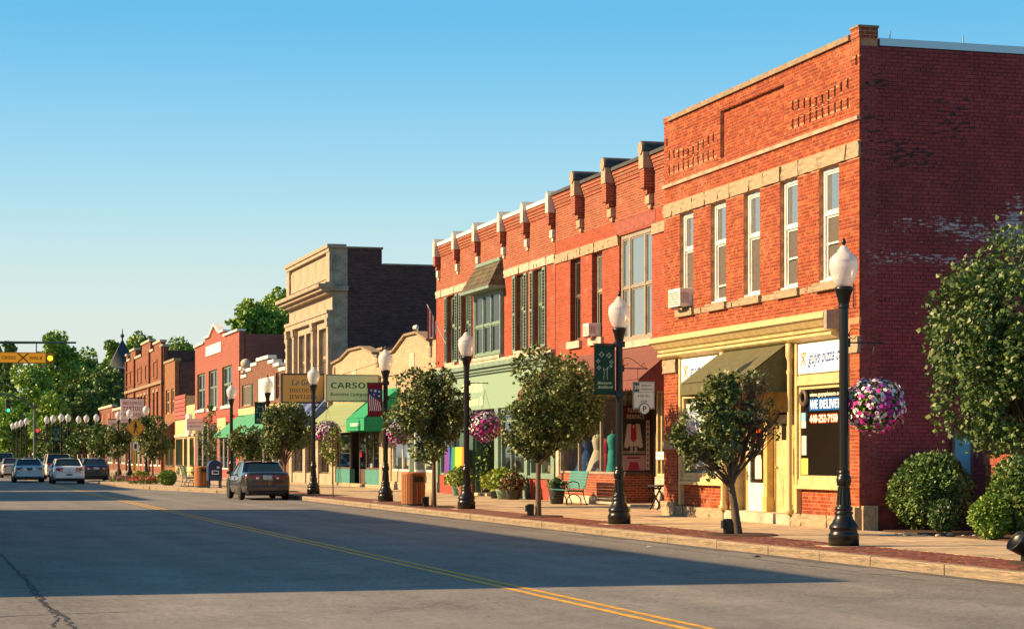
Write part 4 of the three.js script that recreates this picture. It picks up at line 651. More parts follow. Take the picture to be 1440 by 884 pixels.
// ---------------------------------------------------------------- cream brick shops with stepped gables
{
  const a = FB, U = px => uAt(px, a), u0 = U(613) + .02, u1 = U(468), uM = U(541);
  const b = thing('cream_brick_shops', 'low cream brick shop pair with two stepped gables and green awnings', 'building', [a, .15, -u0]);
  const out = [[u0, .12], [u1, .12], [u1, 6.15], [U(481), 6.3], [U(492), 6.62], [U(510), 6.62], [U(526), 6.22], [U(529), 6.05], [U(533), 6.05], [U(533.5), 6.32], [U(541), 6.32], [U(541.5), 6.05], [U(555), 6.1], [U(571), 6.66], [U(588), 6.66], [U(603), 6.25], [U(604), 6.0], [U(608), 6.0], [U(608.5), 6.3], [u0, 6.3]];
  // the two shop openings
  const s1 = [U(608), U(549), .5, 3.3], s2 = [U(533), U(471), .3, 3.3];
  wpart(b, 'front', slabShape(a, out, [s1, s2], 0, .35), M.brickCream);
  shell(b, a, u0, u1, 5.9, 16, M.brickBrown, 5.4);
  for (let i = 2; i < out.length - 1; i++) { const [p, y0] = out[i], [q, y1] = out[i + 1]; if (Math.abs(q - p) > .5) { const A = [a + .12, y0 + .05, -p - .02], B = [a + .12, y1 + .05, -q + .02]; wpart(b, 'coping_stone', bar(A, B, .5, .1), M.coping); } }
  for (const [l, r, y0, y1] of [[495, 501, 5.0, 5.7], [576, 583, 5.2, 5.9]]) wpart(b, 'plaque', join([fbox(a, U(r), U(l), y0, y1, -.03, -.001)]), M.stonePale);
  for (const px of [470, 531, 606]) wpart(b, 'scupper', fbox(a, U(px + 1.5), U(px - 1.5), 5.6, 6.0, -.06, -.002), M.coping);
  const cable = wpart(b, 'conduit', join([beam([a - .03, 5.1, -U(535)], [a - .03, 5.1, -U(558)], .015), beam([a - .03, 5.1, -U(558)], [a - .03, 3.6, -U(558)], .015)]), M.darkSteel);
  // right shop: two windows, dark green post, papers on the glass
  const q0 = U(580), q1 = U(573);
  wpart(b, 'bulkhead', fbox(a, s1[0], q0 - .02, .5, .95, .05, .3), M.brickCream); wpart(b, 'bulkhead', fbox(a, q1 + .02, s1[1], .5, .95, .05, .3), M.brickCream);
  const wA = shopWindow(b, a, s1[0], q0 - .02, .951, 3.3, { mat: M.whitePaint, mull: [.45], d: .08 }), wB = shopWindow(b, a, q1 + .02, s1[1], .951, 3.3, { mat: M.whitePaint, mull: [.4], d: .08 });
  wpart(b, 'door', fbox(a, q0, q1, .5, 3.3, .1, .16), M.darkGreen);
  const r = mulberry(77); for (let i = 0; i < 7; i++) { const u = q1 + .2 + r() * (s1[1] - q1 - .8), y = 1.1 + r() * 1.3, w = .22 + r() * .3; wpart(wB, 'paper', fbox(a, u, u + w, y, y + .3 + r() * .2, .15 + i * .004, .153 + i * .004), [M.whitePaint, std([.7, .55, .2], .8), std([.25, .35, .6], .8)][i % 3]); }
  wpart(wA, 'paper', fbox(a, s1[0] + .5, s1[0] + 1.6, 1.2, 1.5, .15, .153), M.whitePaint);
  // left shop: dark front with green panels
  const dR = U(512), dL = U(490);
  wpart(b, 'green_bulkhead', fbox(a, s2[0], dR, .3, .98, .05, .3), M.tealPaint); wpart(b, 'green_bulkhead', fbox(a, dL, s2[1], .3, .98, .05, .3), M.tealPaint);
  shopWindow(b, a, s2[0], dR, .981, 3.3, { mat: M.brownFrame, mull: [.5], d: .08 }); shopWindow(b, a, dL, s2[1], .981, 3.3, { mat: M.brownFrame, d: .08 });
  const door = wpart(b, 'door', join([fbox(a, dR + .02, dL - .02, .3, .98, .5, .56), fbox(a, dR + .02, dR + .2, .98, 3.3, .5, .56), fbox(a, dL - .2, dL - .02, .98, 3.3, .5, .56)]), M.brownFrame); wpart(door, 'door_glass', fbox(a, dR + .2, dL - .2, .98, 3.3, .52, .53), M.pane); wpart(door, 'open_sign', fbox(a, dL - .7, dL - .35, 1.55, 1.85, .48, .5), std([.75, .02, .08], .6));
  wpart(door, 'notice', fbox(a, dR + .5, dR + .9, 1.05, 1.25, .48, .5), M.whitePaint);
  room(b, a, u0 + .5, uM - .3, 3.35, 4, M.interior, .6); room(b, a, uM + .6, u1 - .4, 3.35, 4, M.interiorDark, .6);
  const sage = matte([.21, .27, .13], .9, grainB, .8), green = matte([.008, .27, .12], .85, grainB, .8);
  awning(b, a, U(536) + .3, U(468) + .2, 4.15, 2.98, 1.35, .32, sage, { panels: 5, endMat: matte([.03, .05, .03], .9) });
  awning(b, a, U(562), U(535) + .05, 4.55, 3.25, 1.55, .55, green, { panels: 4, endMat: green });
  const gl = [uAt(541, a - 1.55), uAt(491, a - 1.55)];
  board(b, 'awning_lettering', a, U(556), U(541), 2.82, 3.12, -1.58, -1.566, canvasTex(512, 96, (x) => { x.fillStyle = '#0c8a5a'; x.fillRect(0, 0, 512, 96); x.fillStyle = '#dfeee2'; x.font = 'bold 66px sans-serif'; x.fillText('THE CARSON LAW OFFICE', 10, 72, 492); }), green);
  // projecting signs facing along the street
  const zC = -U(537) - .3, xr = FB - .05, xl = aAt(457.5, -zC), hC = py => 1.6 + (641 - py) * ((-zC) * CP + 18.5 * SP) / 2900;
  const sg = thing('business_sign', 'pale projecting sign with bold green lettering above the sage awning', 'sign', [xr, hC(565), zC]);
  crossBoard(sg, 'sign_box', xl, xr, hC(565), hC(526.5), zC, .22, canvasTex(768, 370, (x, w, h) => { x.fillStyle = '#dccfa6'; x.fillRect(0, 0, w, h); x.fillStyle = '#0f5232'; x.save(); x.translate(48, 186); x.scale(1.42, 1); x.font = 'bold 118px sans-serif'; x.fillText('CARSON', 0, 0, 470); x.restore(); x.font = 'bold 66px sans-serif'; x.fillText('Business Company', 50, 300, 680); }), M.greyFrame, .06);
  wpart(sg, 'support', join([beam([xr + .2, hC(532), zC - .1], [xr - .1, hC(532), zC - .1], .03), beam([xl + .8, hC(526), zC - .1], [xr + .1, hC(508), zC - .1], .012)]), M.darkSteel);
}
// ---------------------------------------------------------------- stone bank with dark brick side
{
  const a = FB, U = px => uAt(px, a), u0 = U(467), u1 = U(406.5), m = M.stoneBank;
  const b = thing('stone_bank_building', 'tall tan stone fronted building with columns, cornice and dark brick side', 'building', [a, .15, -u0]);
  const k = (px, py) => hAt(px, py, a), L = u1 - u0, cu = [0, .165, .29, .43, .66, .80, .985].map(t => u0 + L * t);
  const ww = [[u0 + L * .10, u0 + L * .29], [u0 + L * .42, u0 + L * .585], [u0 + L * .62, u0 + L * .76], [u0 + L * .865, u0 + L * .955]].map(([p, q]) => [p, q, 5.2, 8.1]);
  wpart(b, 'front', slabShape(a, rect(u0, u1, 3.2, 12.0), ww, 0, .6), m);
  ww.forEach(w => sash(b, a, ...w, { mat: m, depth: .2, fw: .06, rail: .5, glass: M.screen }));
  for (const p of [u0 + .02, u0 + L * .335, u0 + L * .79, u1 - .55]) { wpart(b, 'column', join([fbox(a, p, p + .5, 3.4, 8.35, -.22, -.001), fbox(a, p - .06, p + .56, 8.1, 8.349, -.28, -.002), fbox(a, p - .06, p + .56, 8.35, 8.5, -.30, -.002), fbox(a, p - .05, p + .55, 3.2, 3.4, -.28, -.001)]), m); }
  wpart(b, 'architrave', join([fbox(a, u0 - .02, u1, 8.5, 8.75, -.24, -.001), fbox(a, u0 - .04, u1, 8.75, 8.9, -.3, -.001)]), m);
  wpart(b, 'cornice', join([fbox(a, u0 - .1, u1, 9.7, 9.85, -.35, -.001), fbox(a, u0 - .3, u1, 9.85, 10.0, -.6, -.001), fbox(a, u0 - .42, u1 + .1, 10.0, 10.18, -.78, -.001), fbox(a, u0 - .2, u1, 10.18, 10.28, -.4, -.001)]), m);
  wpart(b, 'parapet_panel', join([fbox(a, u0 + .9, u1 - .9, 10.55, 11.6, -.06, -.001), fbox(a, u0 + .25, u0 + .7, 10.6, 11.5, -.05, -.001), fbox(a, u1 - .7, u1 - .25, 10.6, 11.5, -.05, -.001)]), m);
  wpart(b, 'parapet_pier', fbox(a, u0 - .06, u0 + .8, 10.281, 12.0, -.16, -.0015), m); wpart(b, 'parapet_pier', fbox(a, u1 - .85, u1 + .02, 10.281, 12.0, -.16, -.0015), m);
  wpart(b, 'coping', join([fbox(a, u0 - .15, u1 + .06, 12.0, 12.18, -.28, .7), fbox(a, u0 - .08, u1, 11.82, 11.999, -.2, -.001)]), m);
  const ret = aAt(488.5, u0) ; wpart(b, 'stone_return', box(a + .601, ret, .1, 12.0, -u0, -u0 - .5), m); wpart(b, 'return_cornice', join([box(a - .0, ret, 9.85, 10.1, -u0 + .3, -u0 + .001)]), m);
  const stepX = aAt(537, u0), kS = 1.6 + (641 - 350) * (u0 * CP + 22 * SP) / 2900, kL = 1.6 + (641 - 374) * (u0 * CP + 24 * SP) / 2900;
  wpart(b, 'brick_side', join([box(ret + .001, stepX, .1, kS, -u0 - .02, -u0 - .45), box(stepX + .001, a + 16, .1, kL, -u0 - .02, -u0 - .45)]), M.brickDark);
  wpart(b, 'side_coping', box(ret + .001, stepX + .06, kS, kS + .09, -u0 + .04, -u0 - .5), M.coping); wpart(b, 'side_coping', box(stepX + .061, a + 16, kL, kL + .09, -u0 + .04, -u0 - .5), M.coping);
  wpart(b, 'bricked_window', box(aAt(568, u0), aAt(577.5, u0), kL - 1.9, kL - 1.6, -u0 - .015, -u0 - .019), M.interiorDark);
  wpart(b, 'rear_wall', join([box(a + 15.6, a + 16, .1, kL - .3, -u0 - .451, -u1), box(a + .601, a + 15.59, .1, kL - .3, -u1 + .3, -u1)]), M.brickDark); wpart(b, 'roof', box(a + .61, a + 15.59, kL - .9, kL - .7, -u0 - .451, -u1 + .301), M.roofTar);
  // ground floor
  for (const [p, q] of [[u0, u0 + .8], [u0 + L * .3, u0 + L * .36], [u0 + L * .6, u0 + L * .66], [u1 - .8, u1]]) wpart(b, 'stone_pier', fbox(a, p, q, .1, 3.199, -.02, .5), m);
  for (const [p, q] of [[u0 + .81, u0 + L * .3 - .01], [u0 + L * .36 + .01, u0 + L * .6 - .01], [u0 + L * .66 + .01, u1 - .81]]) { wpart(b, 'bulkhead', fbox(a, p, q, .1, .7, .05, .4), m); const w = shopWindow(b, a, p, q, .701, 3.2, { mat: M.brownFrame, mull: [.5], d: .15 }); wpart(w, 'blue_poster', fbox(a, p + .3, p + 1.1, 1.2, 2.6, .23, .235), std([.03, .1, .42], .6)); }
  room(b, a, u0 + .3, u1 - .3, 3.25, 4, M.interior, .61);
  const blue = matte([.02, .04, .16], .9, grainB, .8), blue2 = matte([.10, .15, .33], .9, grainB, .8);
  awning(b, a, u0 + .2, u0 + L * .62, 4.7, 3.3, 1.3, .28, blue2, { panels: 5, mats: [blue2, blue] });
  const zS = -uAt(461, FB) , xr = FB - .15, xl = aAt(395, -zS), hC = py => 1.6 + (641 - py) * ((-zS) * CP + 18.5 * SP) / 2900;
  const sg = thing('jeweller_sign', 'tan projecting jewellers sign with brown lettering over the blue awning', 'sign', [xr, hC(567), zS]);
  crossBoard(sg, 'sign_box', xl, xr, hC(567), hC(525), zS, .22, canvasTex(768, 500, (x, w, h) => { x.fillStyle = '#c79a52'; x.fillRect(0, 0, w, h); x.fillStyle = '#185a6e'; x.font = 'italic bold 150px serif'; x.fillText('La Gem', 150, 190, 470); x.fillStyle = '#4a2618'; x.font = 'bold 96px serif'; x.textAlign = 'center'; x.fillText('DISCOUNT', w / 2, 320, 640); x.fillText('JEWELERS', w / 2, 440, 670); }), M.darkSteel, .08);
  wpart(sg, 'support', join([beam([FB + .1, hC(530), zS - .1], [xr - .1, hC(530), zS - .1], .03), beam([xl + 1.2, hC(525), zS - .1], [FB + .1, hC(505), zS - .1], .012)]), M.darkSteel);
}
// ---------------------------------------------------------------- crow-stepped brick shop
{
  const a = FB, U = px => uAt(px, a), u0 = U(406) + .02, u1 = U(337);
  const b = thing('stepped_gable_shop', 'small brown brick shop with white crow-stepped gable and green metal awning', 'building', [a, .15, -u0]);
  const st = [[405, 506], [402, 506], [402, 517], [393, 517], [393, 511], [385.5, 511], [385.5, 506.5], [378, 506.5], [378, 502], [361.5, 502], [361.5, 510.5], [353.5, 510.5], [353.5, 518], [347, 518], [347, 527], [340, 527], [340, 516], [337, 516]].map(([x, y]) => [Math.max(u0, Math.min(u1, U(x))), hAt(x, y + 4, a)]);
  st[0][0] = u0; st[st.length - 1][0] = u1;
  const win = [[U(353), U(340), 4.75, 6.1], [U(392), U(387.5), 4.9, 6.4]], store = [U(398), U(342), .6, 3.1];
  wpart(b, 'front', slabShape(a, [[u0, .12], ...st, [u1, .12]], [...win, store], 0, .35), M.brickBrown);
  shell(b, a, u0, u1, 6.2, 15, M.brickDark, 5.8);
  for (let i = 0; i < st.length - 1; i++) if (Math.abs(st[i][1] - st[i + 1][1]) < .35 && Math.abs(st[i][0] - st[i + 1][0]) > .3) { const y = (st[i][1] + st[i + 1][1]) / 2; wpart(b, 'step_coping', fbox(a, st[i][0] - .05, st[i + 1][0] + .05, y + .002, y + .2, -.08, .45), M.whitePaint); }
  for (const px of [342, 404]) { const y = px === 342 ? 7.05 : 7.6; wpart(b, 'ball_finial', join([ball(.34, a + .15, y + .42, -U(px), 14), cyl(.2, .2, y, y + .15, 10, a + .15, -U(px)), fbox(a, U(px) - .3, U(px) + .3, y - .15, y, -.1, .4)]), M.stonePale); }
  const w = sash(b, a, ...win[0], { mat: M.greyFrame, rail: 0, glass: M.screen, depth: .08 }); wpart(b, 'shutter', fbox(a, win[0][0] - .55, win[0][0] - .02, 4.75, 6.1, -.06, -.002), M.darkGreen);
  sash(b, a, ...win[1], { mat: M.brownFrame, depth: .1 });
  wpart(b, 'sign_panel', fbox(a, U(386.5), U(364.5), 4.85, 6.25, -.06, -.002), M.whitePaint);
  wpart(b, 'fascia', fbox(a, u0, u1, 4.2, 4.62, -.12, -.002), M.creamPaint);
  wpart(b, 'lintel', fbox(a, u0 + .2, u1 - .2, 3.1, 3.3, -.03, -.002), M.whitePaint);
  const gm = [matte([.06, .28, .13], .6, grainB, .7), matte([.075, .32, .16], .6, grainB, .7)];
  awning(b, a, u0 + .3, u1 - .1, 4.25, 2.95, 1.7, .2, gm[0], { panels: 16, mats: gm });
  shopWindow(b, a, store[0], store[0] + 4, .6, 3.1, { mat: M.whitePaint, mull: [.5] }); shopWindow(b, a, store[0] + 4.02, store[1], .6, 3.1, { mat: M.whitePaint, mull: [.33, .66] });
  room(b, a, u0 + .4, u1 - .4, 3.2, 4);
}
// ---------------------------------------------------------------- red brick building with small gable
{
  const a = FB, U = px => uAt(px, a), u0 = U(336) + .02, u1 = U(274), uC = U(330.5);
  const b = thing('red_gabled_building', 'two-storey red brick building with little stepped gable and white plaque', 'building', [a, .15, -u0]);
  const out = [[u0, .12], [u0, 9.7], [U(315.6), 9.7], [U(315.5), 10.05], [U(309), 10.05], [U(302), 10.75], [U(295), 10.05], [U(288), 10.05], [U(287.5), 9.75], [u1, 9.7], [u1, .12]];
  const win = [[277, 288], [293, 305], [312, 326]].map(([l, r]) => [U(r), U(l), 5.0, 7.65]), store = [u0 + .8, u1 - .5, .5, 3.9];
  wpart(b, 'front', slabShape(a, out, [...win, store], 0, .4), M.brickRose);
  shell(b, a, u0, u1, 9.5, 15, M.brickRose, 9);
  for (let i = 1; i < out.length - 2; i++) { const [p, y0] = out[i], [q, y1] = out[i + 1]; if (Math.abs(q - p) > .5) wpart(b, 'coping', bar([a + .15, y0 + .06, -p], [a + .15, y1 + .06, -q], .6, .13), M.whitePaint); }
  wpart(b, 'plaque', fbox(a, U(311), U(290), 8.75, 9.45, -.06, -.002), M.whitePaint);
  win.forEach((w, i) => { sash(b, a, ...w, { mat: M.sagePaint, mull: [.5], mw: .12, rail: .55, upper: M.darkGlass, lower: i === 1 ? M.skyGlass : M.darkGlass }); wpart(b, 'sill', fbox(a, w[0] - .15, w[1] + .15, 4.8, 4.998, -.12, .1), M.whitePaint); });
  wpart(b, 'shop_lintel', fbox(a, u0 + .3, u1, 3.9, 4.4, -.05, -.002), M.redPaint);
  wpart(b, 'cream_panel', fbox(a, U(318), U(306), 2.9, 4.2, -.06, .02), M.creamPaint);
  const cols = [store[0], U(319), U(306), U(291), store[1]];
  for (let i = 0; i < 4; i++) { const p = cols[i], q = cols[i + 1]; if (i === 0 || i === 2) { wpart(b, 'red_pier', fbox(a, p, p + .7, .1, 3.9, .02, .35), M.redPaint); shopWindow(b, a, p + .72, q, .7, 3.9, { mat: M.redPaint }); } else shopWindow(b, a, p, q, .7, i === 1 ? 2.9 : 3.9, { mat: M.whitePaint, mull: [.5] }); wpart(b, 'bulkhead', fbox(a, p + (i % 2 ? 0 : .72), q, .1, .69, .03, .3), M.redPaint); }
  room(b, a, u0 + .6, u1 - .5, 4, 4);
  const t = thing('shop_sign', 'white projecting sign with red and grey lettering on the gabled red brick building', 'sign', [a - .6, 3.45, -U(288)]);
  crossBoard(t, 'sign_box', a - 1.35, a - .1, 3.45, 4.3, -U(288), .3, canvasTex(256, 170, x => { x.fillStyle = '#eee8de'; x.fillRect(0, 0, 256, 170); x.fillStyle = '#c23a30'; x.font = 'bold 46px serif'; x.fillText('KOON PAI', 18, 70, 220); x.fillStyle = '#666'; x.fillText('CHINESE', 18, 130, 220); }), M.whitePaint, .05);
}
// ---------------------------------------------------------------- narrow cream shop with red siding
{
  const a = FB, U = px => uAt(px, a), u0 = U(273.5) + .02, u1 = U(246);
  const b = thing('siding_shop', 'narrow low cream shop with rows of red board siding above', 'building', [a, .15, -u0]);
  const uM = U(261.5), r = mulberry(4);
  wpart(b, 'wall', fbox(a, u0, uM - .01, .1, 5.5, 0, 10), M.creamPaint); wpart(b, 'wall', fbox(a, uM, u1, .1, 6.3, 0, 10), M.creamPaint);
  const rd = [[.30, .07, .06], [.34, .09, .075], [.27, .06, .05]].map(c => matte(c, .8, grainA, 1));
  for (let i = 0; i < 6; i++) { const y = 4.5 + i * .32; wpart(b, 'siding_board', (() => { const g = fbox(a, uM + .02, u1, y, y + .31, -.12 + .0, -.002), p = g.attributes.position; for (let k = 0; k < p.count; k++) if (p.getY(k) > y + .2 && p.getX(k) < a - .05) p.setX(k, p.getX(k) + .07); g.computeVertexNormals(); return g; })(), rd[i % 3]); }
  for (const [p, q] of [[u0 + .6, U(267)], [U(263), U(259)], [U(256.5), U(247.5)]]) { const w = wpart(b, 'shop_window', join([fbox(a, p, q, .8, .9, -.06, -.002), fbox(a, p, q, 2.9, 3, -.06, -.002), fbox(a, p, p + .1, .9, 2.9, -.06, -.002), fbox(a, q - .1, q, .9, 2.9, -.06, -.002)]), M.brownFrame); wpart(w, 'pane', fbox(a, p + .1, q - .1, .9, 2.9, -.03, -.004), M.darkGlass); }
  wpart(b, 'wall_sign', fbox(a, U(270), U(266), 3.2, 4.8, -.3, -.002), M.whitePaint);
  wpart(b, 'string_course', fbox(a, u0, u1, 3.1, 3.3, -.1, -.001), M.stonePale);
}
// ---------------------------------------------------------------- two older brick blocks
{
  const a = FB, U = px => uAt(px, a), u0 = U(245.5) + .02, u1 = U(231);
  const b = thing('tan_brick_building', 'plain tan brick building with two tall windows and brown awning', 'building', [a, .15, -u0]);
  const win = [[U(237.2), U(232.6), 5.1, 7.1], [U(244), U(240.2), 5.1, 7.1]];
  wpart(b, 'front', slabShape(a, rect(u0, u1, .12, 9.35), win, 0, .4), brickMat(33, [.24, .10, .035], [.22, .12, .06], .3)); shell(b, a, u0, u1, 9.2, 12, M.brickDark, 8.6); wpart(b, 'coping', fbox(a, u0, u1, 9.35, 9.55, -.1, .5), M.coping);
  win.forEach(w => sash(b, a, ...w, { mat: M.stoneTan, fw: .12 })); const br = matte([.16, .08, .05], .9);
  awning(b, a, u0 + .3, u1 + .4, 4.4, 3.2, 1.5, .3, br, { panels: 4 });
  for (const [p, q] of [[u0 + .8, u0 + 3.4], [u0 + 4, u1 - .8]]) { const w = wpart(b, 'shop_window', fbox(a, p, q, .7, 3.2, -.05, -.002), M.brownFrame); wpart(w, 'pane', fbox(a, p + .12, q - .12, .85, 3.05, -.06, -.051), M.darkGlass); }
}
{
  const a = FB, U = px => uAt(px, a), u0 = U(229.5), u1 = U(177);
  const b = thing('old_brick_block', 'long dark orange brick block with stepped white-capped parapet and arched windows', 'building', [a, .15, -u0]);
  const Y = (px, py) => hAt(px, py, a);
  const out = [[u0, .12], [u0, 10.9], [U(226), 10.9], [U(225.9), 11.4], [U(216), 11.4], [U(215.9), 10.9], [U(211), 10.9], [U(210.9), 11.9], [U(199), 11.9], [U(198.9), 10.9], [U(190), 10.9], [U(189.9), 11.8], [U(183), 11.8], [U(182.9), 11], [U(179), 11], [U(178.9), 11.6], [u1, 11.6], [u1, .12]];
  const win = []; for (const [l, r] of [[179.5, 181.2], [183, 185], [186.5, 188.5], [193, 195.5], [197, 199.5], [202, 205], [207, 209.5], [214.5, 216.8], [219.5, 222]]) win.push([U(r), U(l), 4.6, 7.2]);
  const m = brickMat(34, [.20, .062, .028], [.20, .11, .07], .4);
  wpart(b, 'front', slabShape(a, out, win, 0, .4), m); shell(b, a, u0, u1, 10.6, 14, M.brickDark, 10);
  for (let i = 1; i < out.length - 2; i++) { const [p, y] = out[i], [q, y1] = out[i + 1]; if (q - p > .5) wpart(b, 'coping', fbox(a, p - .06, q + .06, y, y + .2, -.12, .5), i % 2 ? M.stonePale : M.coping); }
  win.forEach((w, i) => { sash(b, a, ...w, { mat: i > 3 && i < 7 ? M.stonePale : M.brownFrame, fw: .13, depth: .15, glass: i === 4 || i === 5 ? M.screen : M.darkGlass }); wpart(b, 'sill', fbox(a, w[0] - .1, w[1] + .1, 4.42, 4.598, -.1, .1), M.stonePale); wpart(b, 'lintel', fbox(a, w[0] - .12, w[1] + .12, 7.2, 7.45, -.05, -.002), M.coping); });
  for (const px of [180.5, 186, 196, 207, 218.5]) { wpart(b, 'recessed_panel', join([fbox(a, U(px + 2.6), U(px - 2.6), 8.4, 8.55, -.08, -.002), fbox(a, U(px + 2.6), U(px - 2.6), 9.85, 10, -.08, -.002), fbox(a, U(px + 2.6), U(px + 2.6) + .2, 8.55, 9.85, -.08, -.002), fbox(a, U(px - 2.6) - .2, U(px - 2.6), 8.55, 9.85, -.08, -.002)]), m); }
  for (const px of [178, 189.3, 210.5, 228.5]) wpart(b, 'pier', fbox(a, U(px) - .35, U(px) + .35, .12, 11, -.18, -.002), m);
  wpart(b, 'string_course', fbox(a, u0, u1, 7.8, 8.05, -.22, -.0015), M.coping); wpart(b, 'shop_fascia', fbox(a, u0, u1, 3.3, 4, -.2, -.0015), M.brownFrame);
  for (let i = 0; i < 8; i++) { const p = u0 + 1 + i * (u1 - u0 - 1) / 8, q = p + (u1 - u0) / 8 - 1.6; const w = wpart(b, 'shop_window', fbox(a, p, q, .7, 3.2, -.05, -.0015), M.whitePaint); wpart(w, 'pane', fbox(a, p + .15, q - .15, .85, 3.05, -.06, -.051), M.darkGlass); }
  const zS = -U(203), k = (-zS * CP + 18.5 * SP) / 2900, xl = aAt(169.5, -zS), hh = py => 1.6 + (641 - py) * k;
  const t = thing('tattoo_sign', 'pale projecting tattoo sign with dark red lettering on the old brick block', 'sign', [a, hh(590), zS]);
  crossBoard(t, 'sign_box', xl, a - .1, hh(590), hh(561), zS, .25, canvasTex(300, 270, x => { x.fillStyle = '#ece3da'; x.fillRect(0, 0, 300, 270); x.fillStyle = '#a8303a'; x.textAlign = 'center'; x.font = 'bold 58px serif'; x.fillText('BROADWAY', 150, 66, 270); x.font = 'bold 84px serif'; x.fillText('TATTOO', 150, 152, 270); x.font = 'bold 64px serif'; x.fillText('STUDIO', 150, 232, 250); }), M.whitePaint, .06);
  wpart(t, 'support', join([beam([xl, hh(559.5), zS - .1], [a + .3, hh(559.5), zS - .1], .05), beam([xl + .3, hh(561), zS - .1], [xl + .3, hh(559.5), zS - .1], .03)]), M.darkSteel);
}
// ---------------------------------------------------------------- low row far down the street
{
  const a = FB, U = px => uAt(px, a);
  const low = (name, label, p0, p1, h, mat, aw) => { const u0 = U(p0) + .05, u1 = U(p1), b = thing(name, label, 'building', [a, .15, -u0]); const win = [[u0 + 1, u0 + (u1 - u0) * .45, .8, 3], [u0 + (u1 - u0) * .55, u1 - 1, .8, 3]];
    wpart(b, 'front', slabShape(a, rect(u0, u1, .1, h), win, 0, .4), mat); shell(b, a, u0, u1, h - .2, 10, M.brickDark, h - .6); wpart(b, 'coping', fbox(a, u0, u1, h, h + .25, -.15, .5), M.stonePale); win.forEach(w => sash(b, a, ...w, { mat: M.whitePaint, rail: 0, mull: [.33, .66] })); if (aw) awning(b, a, u0 + .5, u1 - .5, 4.3, 3.3, 1.8, .3, aw, { panels: 6 }); for (const t of [.25, .7]) { wpart(b, 'brick_panel', fbox(a, u0 + (u1 - u0) * t - 1.4, u0 + (u1 - u0) * t + 1.4, h - 1.9, h - .6, -.08, -.002), M.brickOrange); } return b; };
  low('low_brick_shop', 'low brown brick shop just beyond the old brick block', 176.5, 159, 6.4, M.brickBrown);
  low('low_brick_shop', 'low brick shop with long white awning far down the street', 158.5, 139, 6.9, M.brickBrown, M.whitePaint);
  low('low_brick_shop', 'low pale shop with white awning at the far end of the row', 138.5, 124, 5.6, M.stonePale, M.whitePaint);
  low('low_brick_shop', 'pale shop wall where the row of shops ends in trees', 123.5, 108, 7.2, M.stonePale);
  // pair of small boards on a bracket
  const zS = -U(181), k = (-zS * CP + 18 * SP) / 2900, hh = py => 1.6 + (641 - py) * k, x0 = aAt(151.5, -zS), xm = aAt(166, -zS), x1 = aAt(181, -zS);
  const art = txt => canvasTex(160, 110, x => { x.fillStyle = '#e8ddd8'; x.fillRect(0, 0, 160, 110); x.fillStyle = '#b0304a'; x.font = 'italic bold 40px serif'; x.textAlign = 'center'; x.fillText(txt, 80, 66, 140); });
  for (const [p, q, txt, lab] of [[x0, xm - .12, 'Flower', 'small pale hanging board by the far lamps, nearer the road'], [xm + .12, x1, 'Dental', 'small pale hanging board by the far lamps, nearer the shops']]) { const t = thing('hanging_board', lab, 'sign', [q, hh(601), zS]); crossBoard(t, 'sign_box', p, q, hh(601), hh(590), zS, .12, art(txt), M.greyFrame, .05); wpart(t, 'bracket', join([beam([p, hh(589), zS - .06], [FB, hh(589), zS - .06], .04)]), M.darkSteel); }
  const g = thing('hanging_board', 'teal banner board below the pale boards by the far lamps', 'sign', [xm, hh(612), zS]); wpart(g, 'cloth', box(x0 + .1, xm - .25, hh(613), hh(602), zS - .03, zS), std([.02, .16, .14], .8)); wpart(g, 'rod', beam([x0, hh(601.6), zS - .015], [xm, hh(601.6), zS - .015], .03), M.darkSteel);
}
// church spire behind the shops
{
  const D = 330, px = 171.5, a = (px + 110) * CP * D / 2900, u = uAt(px, a), k = D / 2900, y = py => 1.6 + (641 - py) * k;
  const b = thing('church_tower', 'dark pointed church spire rising behind the brick block and trees', 'tower', [a, 0, -u]);
  part(b, 'tower', box(-2.2, 2.2, 0, y(519), -2.2, 2.2), M.brickDark); part(b, 'eaves', box(-2.6, 2.6, y(519), y(516.5), -2.6, 2.6), M.stonePale);
  const sp = new THREE.ConeGeometry(3.1, y(476) - y(516.5), 4); sp.rotateY(Math.PI / 4); sp.translate(0, (y(476) + y(516.5)) / 2, 0); part(b, 'spire', sp, matte([.05, .055, .06], .7)); part(b, 'finial', join([cyl(.16, .05, y(477), y(462), 6), ball(.32, 0, y(472), 0, 8)]), M.darkSteel);
  for (const x of [-.9, .9]) part(b, 'louvred_window', box(x - .45, x + .45, y(530), y(521), 2.2, 2.28), M.interiorDark);
}
